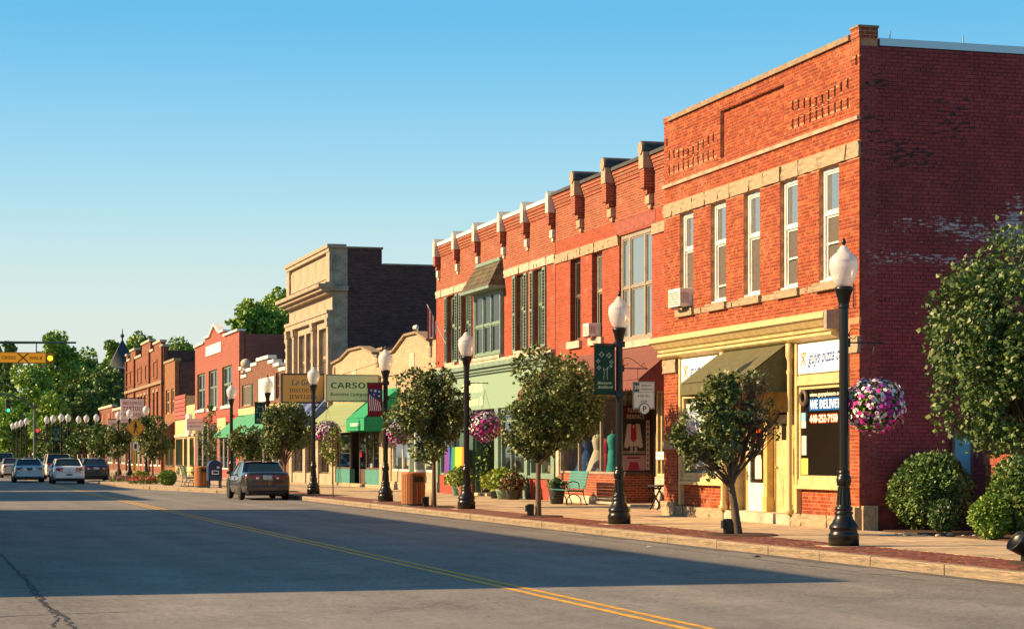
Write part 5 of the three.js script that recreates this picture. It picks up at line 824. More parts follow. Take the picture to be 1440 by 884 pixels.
// ---------------------------------------------------------------- street lamps
const globeM = new THREE.MeshPhysicalMaterial({ color: lin(.86, .86, .84), roughness: .28, transmission: .45, thickness: 0, clearcoat: .5, clearcoatRoughness: .2 });
const lampGeo = (() => {
  const base = lathe([[0, 0], [.245, 0], [.245, .19], [.225, .21], [.215, .26], [.235, .28], [.235, .32], [.20, .36], [.155, .44], [.135, .50], [.15, .52], [.15, .55], [.125, .56], [.145, .59], [.145, .62], [.12, .64]], 28);
  const flute = []; for (let i = 0; i < 12; i++) { const t = i / 12 * Math.PI * 2; flute.push(beam([Math.cos(t) * .106, .66, Math.sin(t) * .106], [Math.cos(t) * .088, .95, Math.sin(t) * .088], .014, .011, 5)); }
  const lower = lathe([[.118, .64], [.105, .66], [.085, .96], [.11, .98], [.118, 1.03], [.122, 1.07], [.112, 1.12], [.085, 1.15], [.10, 1.17], [.10, 1.2], [.08, 1.22]], 24);
  const shaft = lathe([[.078, 1.22], [.072, 3.83]], 20), ribs = []; for (let i = 0; i < 10; i++) { const t = i / 10 * Math.PI * 2; ribs.push(beam([Math.cos(t) * .073, 1.26, Math.sin(t) * .073], [Math.cos(t) * .068, 3.8, Math.sin(t) * .068], .009, .008, 4)); }
  const capital = lathe([[.088, 3.83], [.092, 3.86], [.085, 3.88], [.09, 3.92], [.115, 4.04], [.145, 4.12], [.15, 4.16], [.13, 4.18], [.12, 4.185], [0, 4.185]], 24);
  const gp = [[.10, 4.186], [.15, 4.22], [.205, 4.34], [.232, 4.46], [.236, 4.53], [.225, 4.585], [.235, 4.59], [.215, 4.64], [.16, 4.70], [.105, 4.74], [.10, 4.77], [.075, 4.79], [.06, 4.83], [.02, 4.85], [0, 4.85]];
  const globe = lathe(gp, 30), finial = lathe([[.03, 4.845], [.022, 4.86], [.036, 4.885], [.036, 4.91], [.018, 4.95], [.006, 4.97], [0, 4.97]], 10);
  return { base, fluting: join([lower, ...flute]), shaft: join([shaft, ...ribs]), capital, globe, finial, plinth: box(-.36, .34, -.012, .004, -.33, .33), small: null };
})();
const lampProto = (() => { const t = new THREE.Group(); for (const k of ['base', 'fluting', 'shaft', 'capital', 'finial']) part(t, k, lampGeo[k], M.blackIron); part(t, 'globe', lampGeo.globe, globeM); part(t, 'plinth', lampGeo.plinth, M.concrete); return t; })();
const lampFarProto = (() => { const t = new THREE.Group(); part(t, 'base', lathe([[0, 0], [.245, 0], [.235, .3], [.14, .5], [.09, .96], [.12, 1.07], [.075, 1.22], [0, 1.22]], 10), M.blackIron); part(t, 'shaft', cyl(.075, .07, 1.2, 3.85, 8), M.blackIron); part(t, 'capital', lathe([[.085, 3.85], [.15, 4.14], [.0, 4.185]], 10), M.blackIron); part(t, 'globe', lathe([[.10, 4.186], [.2, 4.34], [.236, 4.5], [.2, 4.65], [.1, 4.75], [0, 4.85]], 12), globeM); part(t, 'finial', cyl(.03, .01, 4.83, 4.97, 5), M.blackIron); return t; })();
function lamp(px, a, label, far, y = .15) { const t = (far ? lampFarProto : lampProto).clone(); t.name = numbered('street_lamp'); t.position.set(a, y, -uAt(px, a)); t.rotation.y = (px * 7 % 6); if (!far) t.rotation.y = 0; scene.add(t); return setTag(t, label, 'street lamp', 'acorn-globe street lamps'); }
// iron arm on a lamp, x<0 to the road, x>0 to the shops
function arm(l, y, len, scroll) {
  const s = Math.sign(len), g = [beam([s * .06, y, 0], [len, y, 0], .014, .014, 6), ball(.022, len, y, 0, 6), box(s * .06, s * .1, y - .07, y + .07, -.04, .04)];
  if (scroll) g.push(tube([[len * .95, y + .02, 0], [len * .8, y + .05, 0], [len * .45, y + .2, 0], [len * .2, y + .22, 0], [len * .14, y + .1, 0], [len * .26, y + .06, 0], [len * .33, y + .12, 0]], .007, 28, 5), tube([[len * .8, y + .05, 0], [len * .9, y + .12, 0], [len * .95, y + .06, 0]], .006, 10, 4));
  part(l, 'bracket_arm', join(g), M.blackIron);
}
const L1 = lamp(1187, 14.3, 'black street lamp in front of the pizza shop with a flower basket'), L2 = lamp(871, 14.3, 'black street lamp carrying a dark green banner and a parking sign'), L3 = lamp(656, 14.35, 'black street lamp with purple basket between the two round trees'), L4 = lamp(542, 14.2, 'black street lamp with the stars and stripes banner'), L5 = lamp(440.5, 14.35, 'black street lamp in front of the jeweller sign'), L6 = lamp(376, 14.3, 'black street lamp rising behind the small trees beside the parked car'), L7 = lamp(325, 14.2, 'black street lamp beside the blue mailbox');
arm(L1, 3.28, .68, 1); arm(L2, 3.32, .62, 1); arm(L3, 3.45, .6); arm(L4, 3.3, .5); arm(L5, 3.3, .55); arm(L7, 3.35, .6); arm(L6, 3.3, .5);
const farLamps = [[205, 14.3, 'far street lamp standing just in front of the tattoo sign'], [181.5, 14.3, 'far street lamp close behind the yellow crossing sign'], [166, 14.2, 'far street lamp beside the small pale boards'], [135, 13.4, 'far street lamp before the long white awning'], [121, 12.9, 'far street lamp second past the pale boards'], [110, 12.6, 'far street lamp with small flag banner above the dark car'], [95, 11.2, 'far lamp fourth along from the yellow crossing sign'], [85.5, 10.6, 'far lamp with green banner above the white car'], [74, 10.3, 'far lamp left of the far green banner'], [65, 10.1, 'far lamp left end of its close group of four'], [36.5, 8.8, 'distant lamp tallest of the group by the traffic signal'], [29, 8.8, 'distant lamp second of the group by the traffic signal'], [23, 8.8, 'distant lamp third of the group by the traffic signal'], [17, 8.8, 'distant lamp nearest the left edge of the photo']];
const FL = farLamps.map(([px, a, l]) => lamp(px, a, l, true));
// ---------------------------------------------------------------- banners and hanging signs (cloth stays its own thing)
function banner(l, label, w, y0, y1, tex, side = -1, col = [.02, .1, .06]) {
  const t = thing('banner', label, 'banner', [l.position.x, l.position.y + y0, l.position.z]), h = y1 - y0, x0 = side * .1, x1 = side * (.1 + w);
  const g = new THREE.PlaneGeometry(w, h, 6, 10), p = g.attributes.position; for (let i = 0; i < p.count; i++) p.setZ(i, Math.sin(p.getX(i) / w * 5 + p.getY(i) * 2) * .012); g.computeVertexNormals(); const bk = g.clone(); bk.translate(0, 0, -.006);
  g.translate((x0 + x1) / 2, h / 2, 0); bk.translate((x0 + x1) / 2, h / 2, 0);
  part(t, 'cloth', join([g, bk]), new THREE.MeshStandardMaterial({ map: tex, roughness: .8 }));
  part(t, 'rod', beam([side * .03, h + .015, 0], [x1 + side * .03, h + .015, 0], .014), M.blackIron); part(t, 'rod', beam([side * .03, -.015, 0], [x1 + side * .03, -.015, 0], .014), M.blackIron);
  part(t, 'clamp', box(-.1, .1, h - .05, h + .07, -.09, .09), M.blackIron); part(t, 'clamp', box(-.1, .1, -.07, .05, -.09, .09), M.blackIron);
  return t;
}
const bedford = canvasTex(256, 592, (x, w, h) => {
  x.fillStyle = '#0b3d2c'; x.fillRect(0, 0, w, h); x.strokeStyle = '#cfe0c4'; x.lineWidth = 5; x.lineCap = 'round';
  x.beginPath(); x.moveTo(118, 420); x.quadraticCurveTo(130, 330, 112, 280); x.moveTo(165, 420); x.quadraticCurveTo(150, 340, 172, 268); x.moveTo(112, 300); x.quadraticCurveTo(142, 318, 172, 268); x.stroke();
  const leaf = (cx, cy, s) => { x.beginPath(); for (let i = 0; i <= 20; i++) { const t = i / 20 * Math.PI * 2, r = s * (.72 + .28 * Math.cos(t * 4)); x.lineTo(cx + r * Math.cos(t), cy + r * Math.sin(t)); } x.stroke(); };
  leaf(60, 280, 24); leaf(50, 200, 22); leaf(90, 120, 32); leaf(180, 130, 32); leaf(210, 210, 24); leaf(205, 260, 16);
  x.fillStyle = '#cfe0a8'; x.font = 'italic bold 44px serif'; x.textAlign = 'center'; x.fillText('Historic', 128, 480); x.fillText('Bedford', 134, 530);
});
const flagArt = canvasTex(256, 560, (x, w, h) => {
  x.fillStyle = '#7e1220'; x.fillRect(0, 0, w, h); x.fillStyle = '#28406e'; x.fillRect(22, 90, 212, 180); x.fillStyle = '#8e1c2c'; x.fillRect(22, 270, 212, 200);
  x.strokeStyle = '#e9e2d6'; x.lineWidth = 17; for (let i = 0; i < 6; i++) { x.beginPath(); x.moveTo(34 + i * 36, 470); x.bezierCurveTo(70 + i * 36, 400, 0 + i * 34, 350, 40 + i * 34, 190 + i * 26); x.stroke(); }
  x.fillStyle = '#f2efe8'; const star = (cx, cy, s) => { x.beginPath(); for (let i = 0; i < 10; i++) { const r = i % 2 ? s * .42 : s, t = -Math.PI / 2 + i * Math.PI / 5; x.lineTo(cx + r * Math.cos(t), cy + r * Math.sin(t)); } x.fill(); };
  star(130, 130, 34); star(200, 140, 26); star(62, 120, 22); star(196, 215, 26); star(110, 190, 18);
});
banner(L2, 'dark green banner with pale leaf emblem before the tuxedo shop', .46, 2.78, 3.82, bedford); banner(L4, 'red banner with stars and wavy stripes hung from a lamp', .48, 2.72, 3.76, flagArt); banner(L6, 'green banner with leaf emblem above the little trees behind the parked car', .46, 2.85, 3.75, bedford);
banner(FL[5], 'tiny stars and stripes banner on a far lamp', .6, 2.7, 3.8, flagArt); banner(FL[7], 'tiny green banner on a far lamp above the white car', .6, 2.6, 3.8, bedford);
{ // parking sign on chains
  const t = thing('parking_sign', 'white parking sign hanging by chains from the lamp before the tuxedo shop', 'sign', [L2.position.x, .15, L2.position.z]);
  const art = canvasTex(320, 380, (x, w, h) => { x.fillStyle = '#d9d6c4'; x.fillRect(0, 0, w, h); x.strokeStyle = '#2a3a32'; x.lineWidth = 8; x.strokeRect(8, 8, w - 16, h - 16); x.fillStyle = '#27463a'; x.fillRect(14, 14, 78, 126); x.fillStyle = '#e6e2cf'; x.font = 'bold 76px sans-serif'; x.fillText('30', 16, 104, 72); x.fillStyle = '#2d3b34'; x.font = 'bold 40px sans-serif'; x.textAlign = 'center'; x.fillText('MINUTE', 202, 64, 180); x.fillText('PARKING', 202, 118, 190); x.fillRect(14, 144, w - 28, 5); x.fillText('8 AM TILL', 160, 214, 250); x.fillText('6 AM', 160, 292, 120); });
  part(t, 'panel', rbox(.3, .8, 2.46, 3.04, -.015, .015, .014), std([.55, .53, .42], .5)); part(t, 'panel_print', sheet([[.305, 2.465, .0165], [.795, 2.465, .0165], [.795, 3.035, .0165], [.305, 3.035, .0165]], [[0, 0], [1, 0], [1, 1], [0, 1]]), new THREE.MeshStandardMaterial({ map: art, roughness: .5 }));
  const c = new THREE.CylinderGeometry(.125, .125, .03, 24); c.rotateX(Math.PI / 2); c.translate(.56, 2.46, .012); part(t, 'roundel', c, M.darkGreen);
  const disc = new THREE.CircleGeometry(.105, 24); disc.translate(.56, 2.46, .0295); part(t, 'roundel_print', disc, new THREE.MeshStandardMaterial({ map: canvasTex(128, 128, x => { x.fillStyle = '#dcd9c8'; x.fillRect(0, 0, 128, 128); x.fillStyle = '#1e3a2d'; x.font = 'bold 96px sans-serif'; x.textAlign = 'center'; x.fillText('P', 64, 98); }), roughness: .5 }));
  part(t, 'chain', beam([.42, 3.04, 0], [.42, 3.31, 0], .006), M.blackIron); part(t, 'chain', beam([.68, 3.04, 0], [.68, 3.31, 0], .006), M.blackIron);
}
// ---------------------------------------------------------------- foliage
function scatter(n, place, size, pal, seed, up = .25) { // folded leaf blades as one mesh
  const r = mulberry(seed), P = new Float32Array(n * 18), N = new Float32Array(n * 18), C = new Float32Array(n * 18); let w = 0;
  const d = new THREE.Vector3(), s = new THREE.Vector3(), nn = new THREE.Vector3(), out = new THREE.Vector3(), e1 = new THREE.Vector3(), e2 = new THREE.Vector3();
  for (let i = 0; i < n; i++) {
    const q = place(r); if (!q) continue; const [x, y, z, ox, oy, oz] = q, L = size * (.6 + r() * .8), c = pal[r() * pal.length | 0], k = .75 + r() * .5;
    out.set(ox, oy, oz); d.set(r() - .5, r() - .6, r() - .5).addScaledVector(out, .55).normalize(); nn.set(r() - .5 + ox * .9, r() - .5 + up + oy * .9, r() - .5 + oz * .9).normalize(); s.crossVectors(d, nn).normalize(); nn.crossVectors(s, d);
    const W = L * .52, A = [x, y, z], B = [x + d.x * L, y + d.y * L, z + d.z * L], m = [x + d.x * L * .45, y + d.y * L * .45, z + d.z * L * .45], f = W * .25;
    const l = [m[0] + s.x * W - nn.x * f, m[1] + s.y * W - nn.y * f, m[2] + s.z * W - nn.z * f], rr = [m[0] - s.x * W - nn.x * f, m[1] - s.y * W - nn.y * f, m[2] - s.z * W - nn.z * f];
    for (const t of [[A, l, B], [A, B, rr]]) { e1.set(t[1][0] - t[0][0], t[1][1] - t[0][1], t[1][2] - t[0][2]); e2.set(t[2][0] - t[0][0], t[2][1] - t[0][1], t[2][2] - t[0][2]); e1.cross(e2).normalize(); for (const v of t) { P.set(v, w); N.set([e1.x, e1.y, e1.z], w); C.set([c[0] * k, c[1] * k, c[2] * k], w); w += 3; } }
  }
  const g = new THREE.BufferGeometry(); g.setAttribute('position', new THREE.BufferAttribute(P.slice(0, w), 3)); g.setAttribute('normal', new THREE.BufferAttribute(N.slice(0, w), 3)); g.setAttribute('color', new THREE.BufferAttribute(C.slice(0, w), 3)); return g;
}
const mul = (l, k) => l.map(c => c.map(v => v * k));
const leafM = new THREE.MeshPhysicalMaterial({ vertexColors: true, roughness: .5, side: THREE.DoubleSide, transmission: .22, thickness: 0 });
const petalM = new THREE.MeshPhysicalMaterial({ vertexColors: true, roughness: .75, side: THREE.DoubleSide, transmission: .12, thickness: 0 });
const GREEN = mul([[.060, .105, .018], [.075, .125, .020], [.045, .085, .018], [.095, .140, .022], [.05, .095, .024]], 1.75), OLIVE = mul([[.062, .088, .016], [.085, .108, .018], [.048, .072, .016], [.105, .125, .024], [.055, .085, .020]], 1.7), BRIGHT = mul([[.10, .17, .018], [.13, .20, .022], [.08, .15, .016]], 1.7), YELLOW = mul([[.22, .26, .02], [.28, .30, .03], [.16, .22, .02]], 1.3), DEEP = mul([[.030, .062, .014], [.04, .078, .016], [.025, .052, .014], [.05, .09, .02]], 1.9);
// clumps: [x,y,z,r,weight]; leaves sit mostly near each clump's skin, thinned by noise so that gaps remain
function clumpPlace(clumps, seed, gap = -.12, skin = .55) {
  const tot = clumps.reduce((s, c) => s + c[4], 0);
  return r => { for (let k = 0; k < 12; k++) {
    let q = r() * tot, i = 0; while (q > clumps[i][4] && i < clumps.length - 1) q -= clumps[i++][4];
    const c = clumps[i], th = r() * 6.2832, cz = r() * 2 - 1, sr = Math.sqrt(1 - cz * cz), rad = c[3] * Math.pow(skin + (1 - skin) * r(), .6) * (.82 + .3 * r()), ox = sr * Math.cos(th), oy = cz, oz = sr * Math.sin(th), x = c[0] + ox * rad, y = c[1] + oy * rad, z = c[2] + oz * rad;
    if (noise(x * 2.2 + seed, y * 2.2, z * 2.2) > gap || k === 11) return [x, y, z, ox, oy, oz]; } };
}
function crownClumps(cx, cy, cz, rx, ry, rz, n, seed, cr) { const r = mulberry(seed), o = []; while (o.length < n) { const x = r() * 2 - 1, y = r() * 2 - 1, z = r() * 2 - 1, d = Math.hypot(x, y, z); if (d > 1 || d < .25) continue; const s = cr * (.65 + r() * .7); o.push([cx + x * rx * .85, cy + y * ry * .85, cz + z * rz * .85, s, s * s]); } return o; }
function limbs(H, clumps, r0, seed, lean = [0, 0]) {
  const r = mulberry(seed), g = [], top = [lean[0], H, lean[1]];
  g.push(beam([0, -.05, 0], [lean[0] * .4, H * .45, lean[1] * .4], r0 * 1.25, r0 * .95, 9), beam([lean[0] * .4, H * .45, lean[1] * .4], top, r0 * .95, r0 * .8, 9));
  const rest = [];
  for (const c of clumps) { const s = .15 + r() * .5, fork = [top[0] + (c[0] - top[0]) * s * .3, H * (.86 + r() * .12) + Math.max(0, c[1] - H) * s * .5, top[2] + (c[2] - top[2]) * s * .3], mid = [(fork[0] + c[0]) / 2 + (r() - .5) * .12, (fork[1] + c[1]) / 2 - .04, (fork[2] + c[2]) / 2 + (r() - .5) * .12];
    const a = r0 * (.3 + r() * .2); rest.push(beam([top[0], H * .9, top[2]], fork, a, a * .85, 5), beam(fork, mid, a * .85, a * .6, 5), beam(mid, [c[0], c[1], c[2]], a * .6, a * .25, 5)); for (let k = 0; k < 2; k++) rest.push(beam([c[0], c[1], c[2]], [c[0] + (r() - .5) * c[3] * 1.6, c[1] + r() * c[3], c[2] + (r() - .5) * c[3] * 1.6], a * .25, a * .12, 4)); }
  return { trunk: join(g), limbs: join(rest) };
}
// street tree: px,py foot; crown given in metres from the foot
function streetTree(name, label, foot, H, clumps, n, leaf, pal, seed, o = {}) {
  const t = thing(name, label, 'tree', foot, 0, o.group); const l = limbs(H, clumps, o.r0 ?? .06, seed, o.lean);
  const tr = part(t, 'trunk', l.trunk, M.bark); part(t, 'branches', l.limbs, M.bark); part(t, 'crown', scatter(n, clumpPlace(clumps, seed * .37, o.gap ?? -.1, o.skin ?? .5), leaf, pal, seed + 1), leafM); return t;
}
const pit = (p, w = .6) => part(pavement, 'tree_pit', (() => { const g = new THREE.CylinderGeometry(w * 1.05, w * 1.15, .03, 12, 1); const q = g.attributes.position; g.scale(.75, 1, 1); g.translate(p[0] + .1, .158, p[2]); return g; })(), M.mulch);
// ---------------------------------------------------------------- street trees
{
  const S = (px, py) => spot(px, py);
  { // tree whose shop side is bare
    const f = S(1038, 752), cl = [[-.72, 2.0, .1, .42, 1], [-.45, 2.35, -.2, .38, .8], [-.80, 1.55, .15, .36, .8], [-.35, 2.66, .1, .32, .6], [-.02, 2.78, -.15, .26, .25], [-.95, 1.8, -.2, .3, .5], [-.5, 1.75, .4, .38, .6], [-.3, 2.1, -.4, .36, .5], [-.62, 1.3, -.15, .3, .4], [-.05, 2.35, .25, .32, .12], [.2, 2.55, 0, .3, .07], [.45, 2.45, -.1, .3, .04], [.5, 1.95, .2, .28, .03], [.25, 1.75, -.2, .28, .05], [.32, 2.8, .1, .26, .05], [.68, 2.2, 0, .26, .02], [-.1, 1.9, .1, .3, .12], [.1, 2.1, .1, .28, .08]];
    const t = streetTree('street_tree', 'half-bare small street tree in front of the pizza shop entry', f, .95, cl, 4900, .075, OLIVE, 201, { r0: .08, lean: [-.14, 0], gap: .02, skin: .25 });
    const r = mulberry(12), tw = []; for (let i = 0; i < 300; i++) { const c = cl[i % cl.length], q = [c[0] * (.3 + r() * .4), .95 + (c[1] - .95) * (.35 + r() * .5), c[2] * .6], e = [c[0] + (r() - .5) * .55, c[1] + (r() - .3) * .5, c[2] + (r() - .5) * .5]; tw.push(beam(q, e, .010, .004, 3)); } part(t, 'twigs', join(tw), M.bark); part(t, 'dry_leaves', scatter(420, clumpPlace(cl.slice(10), 5, -.3, .1), .06, [[.16, .075, .03], [.2, .10, .035], [.12, .09, .03]], 209), leafM); pit(f, .75);
  }
  const round = (label, f, H, cx, cy, rx, ry, n, seed, o = {}) => { const cl = crownClumps(cx, cy, 0, rx, ry, rx * .95, o.k ?? 30, seed, o.cr ?? .42); streetTree('street_tree', label, f, H, cl, n, o.leaf ?? .085, o.pal ?? OLIVE, seed, { r0: o.r0 ?? .065, gap: -.12, lean: o.lean, ...o }); if (!o.noPit) pit(f); };
  round('dense round street tree beside the teal bench', S(757, 726), 1.35, .16, 2.72, 1.36, 1.32, 15000, 211, { k: 40, cr: .44 });
  round('round street tree beside the wooden trash bin', S(610, 713), 1.35, -.12, 2.66, 1.06, 1.28, 11500, 221, { k: 32 });
  round('broad low street tree behind the parked grey car', [14.3, .15, -uAt(400, 14.3)], 1.1, 0, 2.35, 1.05, 1.22, 8000, 231, { k: 24, leaf: .1 });
  round('small street tree left of the parked grey car', [14.5, .15, -uAt(347, 14.5)], 1.1, .02, 2.1, .66, .85, 4000, 241, { k: 16, leaf: .1, cr: .36 });
  round('tree standing behind the yellow crossing sign', [13.2, .15, -uAt(214, 13.2)], 1.2, 0, 2.5, 1.0, 1.3, 5600, 251, { k: 22, leaf: .12 });
  round('smaller tree left of the yellow crossing sign', [13, .15, -uAt(166, 13)], 1.3, 0, 2.55, .85, 1.1, 4000, 261, { k: 18, leaf: .12, noPit: 1 });
  [[146, 13.2, 'far roadside tree before the long white awning'], [131, 12.8, 'far roadside tree under the second far lamp'], [117, 12.4, 'far roadside tree behind the dark car'], [101, 11.6, 'far roadside tree behind the white car'], [88, 11.2, 'far roadside tree below the tiny green banner'], [70, 10.6, 'far roadside tree at the head of the line of cars']].forEach(([px, a, l], i) => round(l, [a, .15, -uAt(px, a)], 1.2, 0, 2.6, 1.3, 1.3, 2600, 271 + i * 7, { k: 16, leaf: .2, pal: i % 2 ? OLIVE : GREEN, noPit: 1 }));
  round('large leafy street tree cut off by the right edge of the photo', [14.45, .15, -uAt(1466, 14.45)], 1.35, -.02, 2.92, 1.45, 1.42, 30000, 301, { k: 46, leaf: .066, pal: mul(GREEN, .8), cr: .5, skin: .35, r0: .08 });
  // saplings
  const sap = (label, f, H, top, w, n, seed, pal) => { const r = mulberry(seed), cl = []; for (let i = 0; i < 9; i++) { const y = H + (top - H) * (i + .5) / 9, q = w * (1 - Math.abs(i - 3.5) / 7); cl.push([(r() - .5) * q, y, (r() - .5) * q, q * .75, 1]); } streetTree('sapling', label, f, H, cl, n, .07, pal, seed, { r0: .022, gap: -.3 }); };
  sap('thin sapling between the jeweller lamp and the green awning shop', S(468, 699), 1.2, 2.4, .45, 900, 401, YELLOW.concat(OLIVE)); sap('thin sapling in front of the wooden bin by the mailbox', [13.6, .15, -uAt(295, 13.6)], 1.2, 4.0, .5, 1200, 411, OLIVE);
}
// ---------------------------------------------------------------- shrubs, beds, low wall at the corner
{
  struct('planting_bed', join([box(17.95, 21.2, .05, .165, -18, -36.5)]), M.mulch);
  const bush = (name, label, f, rx, ry, n, leaf, pal, seed, o = {}) => { const t = thing(name, label, o.cat ?? 'shrub', f); const cl = crownClumps(0, ry * .95, 0, rx * .86, ry * .9, rx * .86, o.k ?? 40, seed, rx * .3); const r = mulberry(seed), st = []; for (let i = 0; i < 14; i++) { const c = cl[i]; st.push(beam([(r() - .5) * .1, 0, (r() - .5) * .1], [c[0], c[1], c[2]], .014, .006, 4)); } part(t, 'stems', join(st), M.bark); const shell = clumpPlace(cl, seed, -.3, .35), body = rr => { if (rr() < .5) return shell(rr); const th = rr() * 6.2832, cz = rr() * 2 - 1, s = Math.sqrt(1 - cz * cz), k = (.9 + .14 * noise(Math.cos(th) * 2 + seed, cz * 2, Math.sin(th) * 2)) * (.86 + rr() * .16); return [s * Math.cos(th) * rx * k, ry * .98 + cz * ry * k, s * Math.sin(th) * rx * k, s * Math.cos(th), cz, s * Math.sin(th)]; }; part(t, 'foliage', scatter(n, body, leaf, pal, seed + 3), leafM); };
  bush('round_shrub', 'large clipped round shrub against the maroon side wall', spot(1309, 745, .16), .86, .77, 17000, .062, GREEN, 501);
  bush('small_shrub', 'small dark shrub at the foot of the large round shrub', spot(1327, 748, .16), .28, .32, 2400, .05, DEEP, 511, { k: 14 });
  bush('small_shrub', 'small bright feathery shrub beside the low brick wall', spot(1394, 757, .16), .40, .40, 6000, .05, BRIGHT, 521, { k: 18 });
  bush('tall_shrub', 'tall glossy shrub at the right edge beside the low brick wall', [18.75, .16, -uAt(1452, 18.75)], .78, .78, 10000, .07, GREEN, 531, { k: 30 });
  bush('trimmed_hedge', 'small trimmed round hedge at the crossing beside the iron bench', spot(235, 682), .47, .38, 3400, .08, BRIGHT, 541, { cat: 'hedge', k: 20 });
  bush('yellow_shrub', 'low yellow-green shrub behind the crossing flowers', spot(197, 677), .5, .3, 1800, .09, YELLOW, 551, { k: 14 });
  // low brick garden wall, laid brick by brick
  const x = 20.15, z0 = -28, z1 = -36.5, w = thing('garden_wall', 'low brick garden wall with upright coping bricks beside the corner building', 'wall', [x, .1, z1]);
  wpart(w, 'core', box(x + .012, x + .3, .1, 1.43, z0, z1), matte([.34, .22, .14], .95, grainA, .8));
  const r = mulberry(8), bm = [[.36, .10, .045], [.30, .08, .04], [.42, .15, .08], [.26, .07, .04]].map(c => matte(c, .9, grainB, .3)); let cnt = 0; const rest = [[], [], [], []];
  for (let k = 0; k < 18; k++) for (let z = z1 + (k % 2 ? .11 : 0); z < z0; z += .22) { const g = box(x - r() * .006, x + .03, .12 + k * .073, .12 + k * .073 + .063, z, Math.min(z0, z + .208)), j = r() * 4 | 0; if (z < -33.4 && k > 5 && cnt < 160) { cnt++; wpart(w, 'brick', g, bm[j]); } else rest[j].push(g); }
  rest.forEach((l, j) => wpart(w, 'brickwork', join(l), bm[j], null, 'stuff'));
  for (let z = z1; z < z0; z += .075) wpart(w, 'coping_brick', box(x - .03, x + .33, 1.432, 1.63 + r() * .01, z + .004, z + .07), bm[r() * 4 | 0]);
  // blue painted hatch on the side wall
  const u0 = uAt(1209, FA), t = thing('side_hatch', 'pale blue painted hatch on the maroon side wall behind the round shrub', 'hatch', [aAt(1337, u0), .6, -u0]); const xa = aAt(1337, u0), xb = aAt(1366, u0);
  wpart(t, 'panel', box(xa + .06, xb - .04, .7, 2.02, -u0 + .03, -u0 + .06), std([.10, .34, .46], .5)); wpart(t, 'frame', join([box(xa, xa + .06, .6, 2.08, -u0 + .012, -u0 + .08), box(xb - .04, xb, .6, 2.08, -u0 + .012, -u0 + .08), box(xa + .06, xb - .04, 2.02, 2.08, -u0 + .012, -u0 + .08)]), M.brownFrame);
  // stones at the bed edge
  const sb = []; for (let i = 0; i < 9; i++) { const px = 1258 + i * 17 + r() * 14, p = spot(px, 750 + r() * 3 + i * .7, .15), s = .02 + r() * .045; const g = new THREE.IcosahedronGeometry(s, 1); g.scale(1.4, .7, 1); g.translate(p[0], .15 + s * .4, p[2]); sb.push(g); } const st = struct('bed_edging', join(sb), M.stonePale); st.userData.kind = 'stuff'; setTag(st, 'loose pale stones along the planting bed edge', 'stones');
  // flowers at the crossing
  const fb = (label, px, py, n, rx, rz, h, pal, seed) => { const f = spot(px, py), t = thing('flower_bed', label, 'flowers', f); part(t, 'leaves', scatter(n, q => { const a = q() * 6.28, d = Math.sqrt(q()); return [Math.cos(a) * d * rx, q() * h, Math.sin(a) * d * rz, 0, 1, 0]; }, .09, GREEN, seed), leafM); part(t, 'blossoms', scatter(n, q => { const a = q() * 6.28, d = Math.sqrt(q()); return [Math.cos(a) * d * rx, h * (.7 + q() * .4) * (1 - d * d * .4), Math.sin(a) * d * rz, 0, 1, 0]; }, .075, pal, seed + 1, 1.2), petalM); };
  fb('coral red flower bed beside the crossing sign post', 202, 680, 1100, .85, 1.6, .38, [[.62, .06, .05], [.7, .12, .1], [.55, .03, .06]], 601); fb('purple and pink flower bed at the tip of the kerb extension', 172, 677, 800, .8, 1.4, .3, [[.3, .06, .2], [.45, .1, .2], [.5, .2, .3]], 611);
}
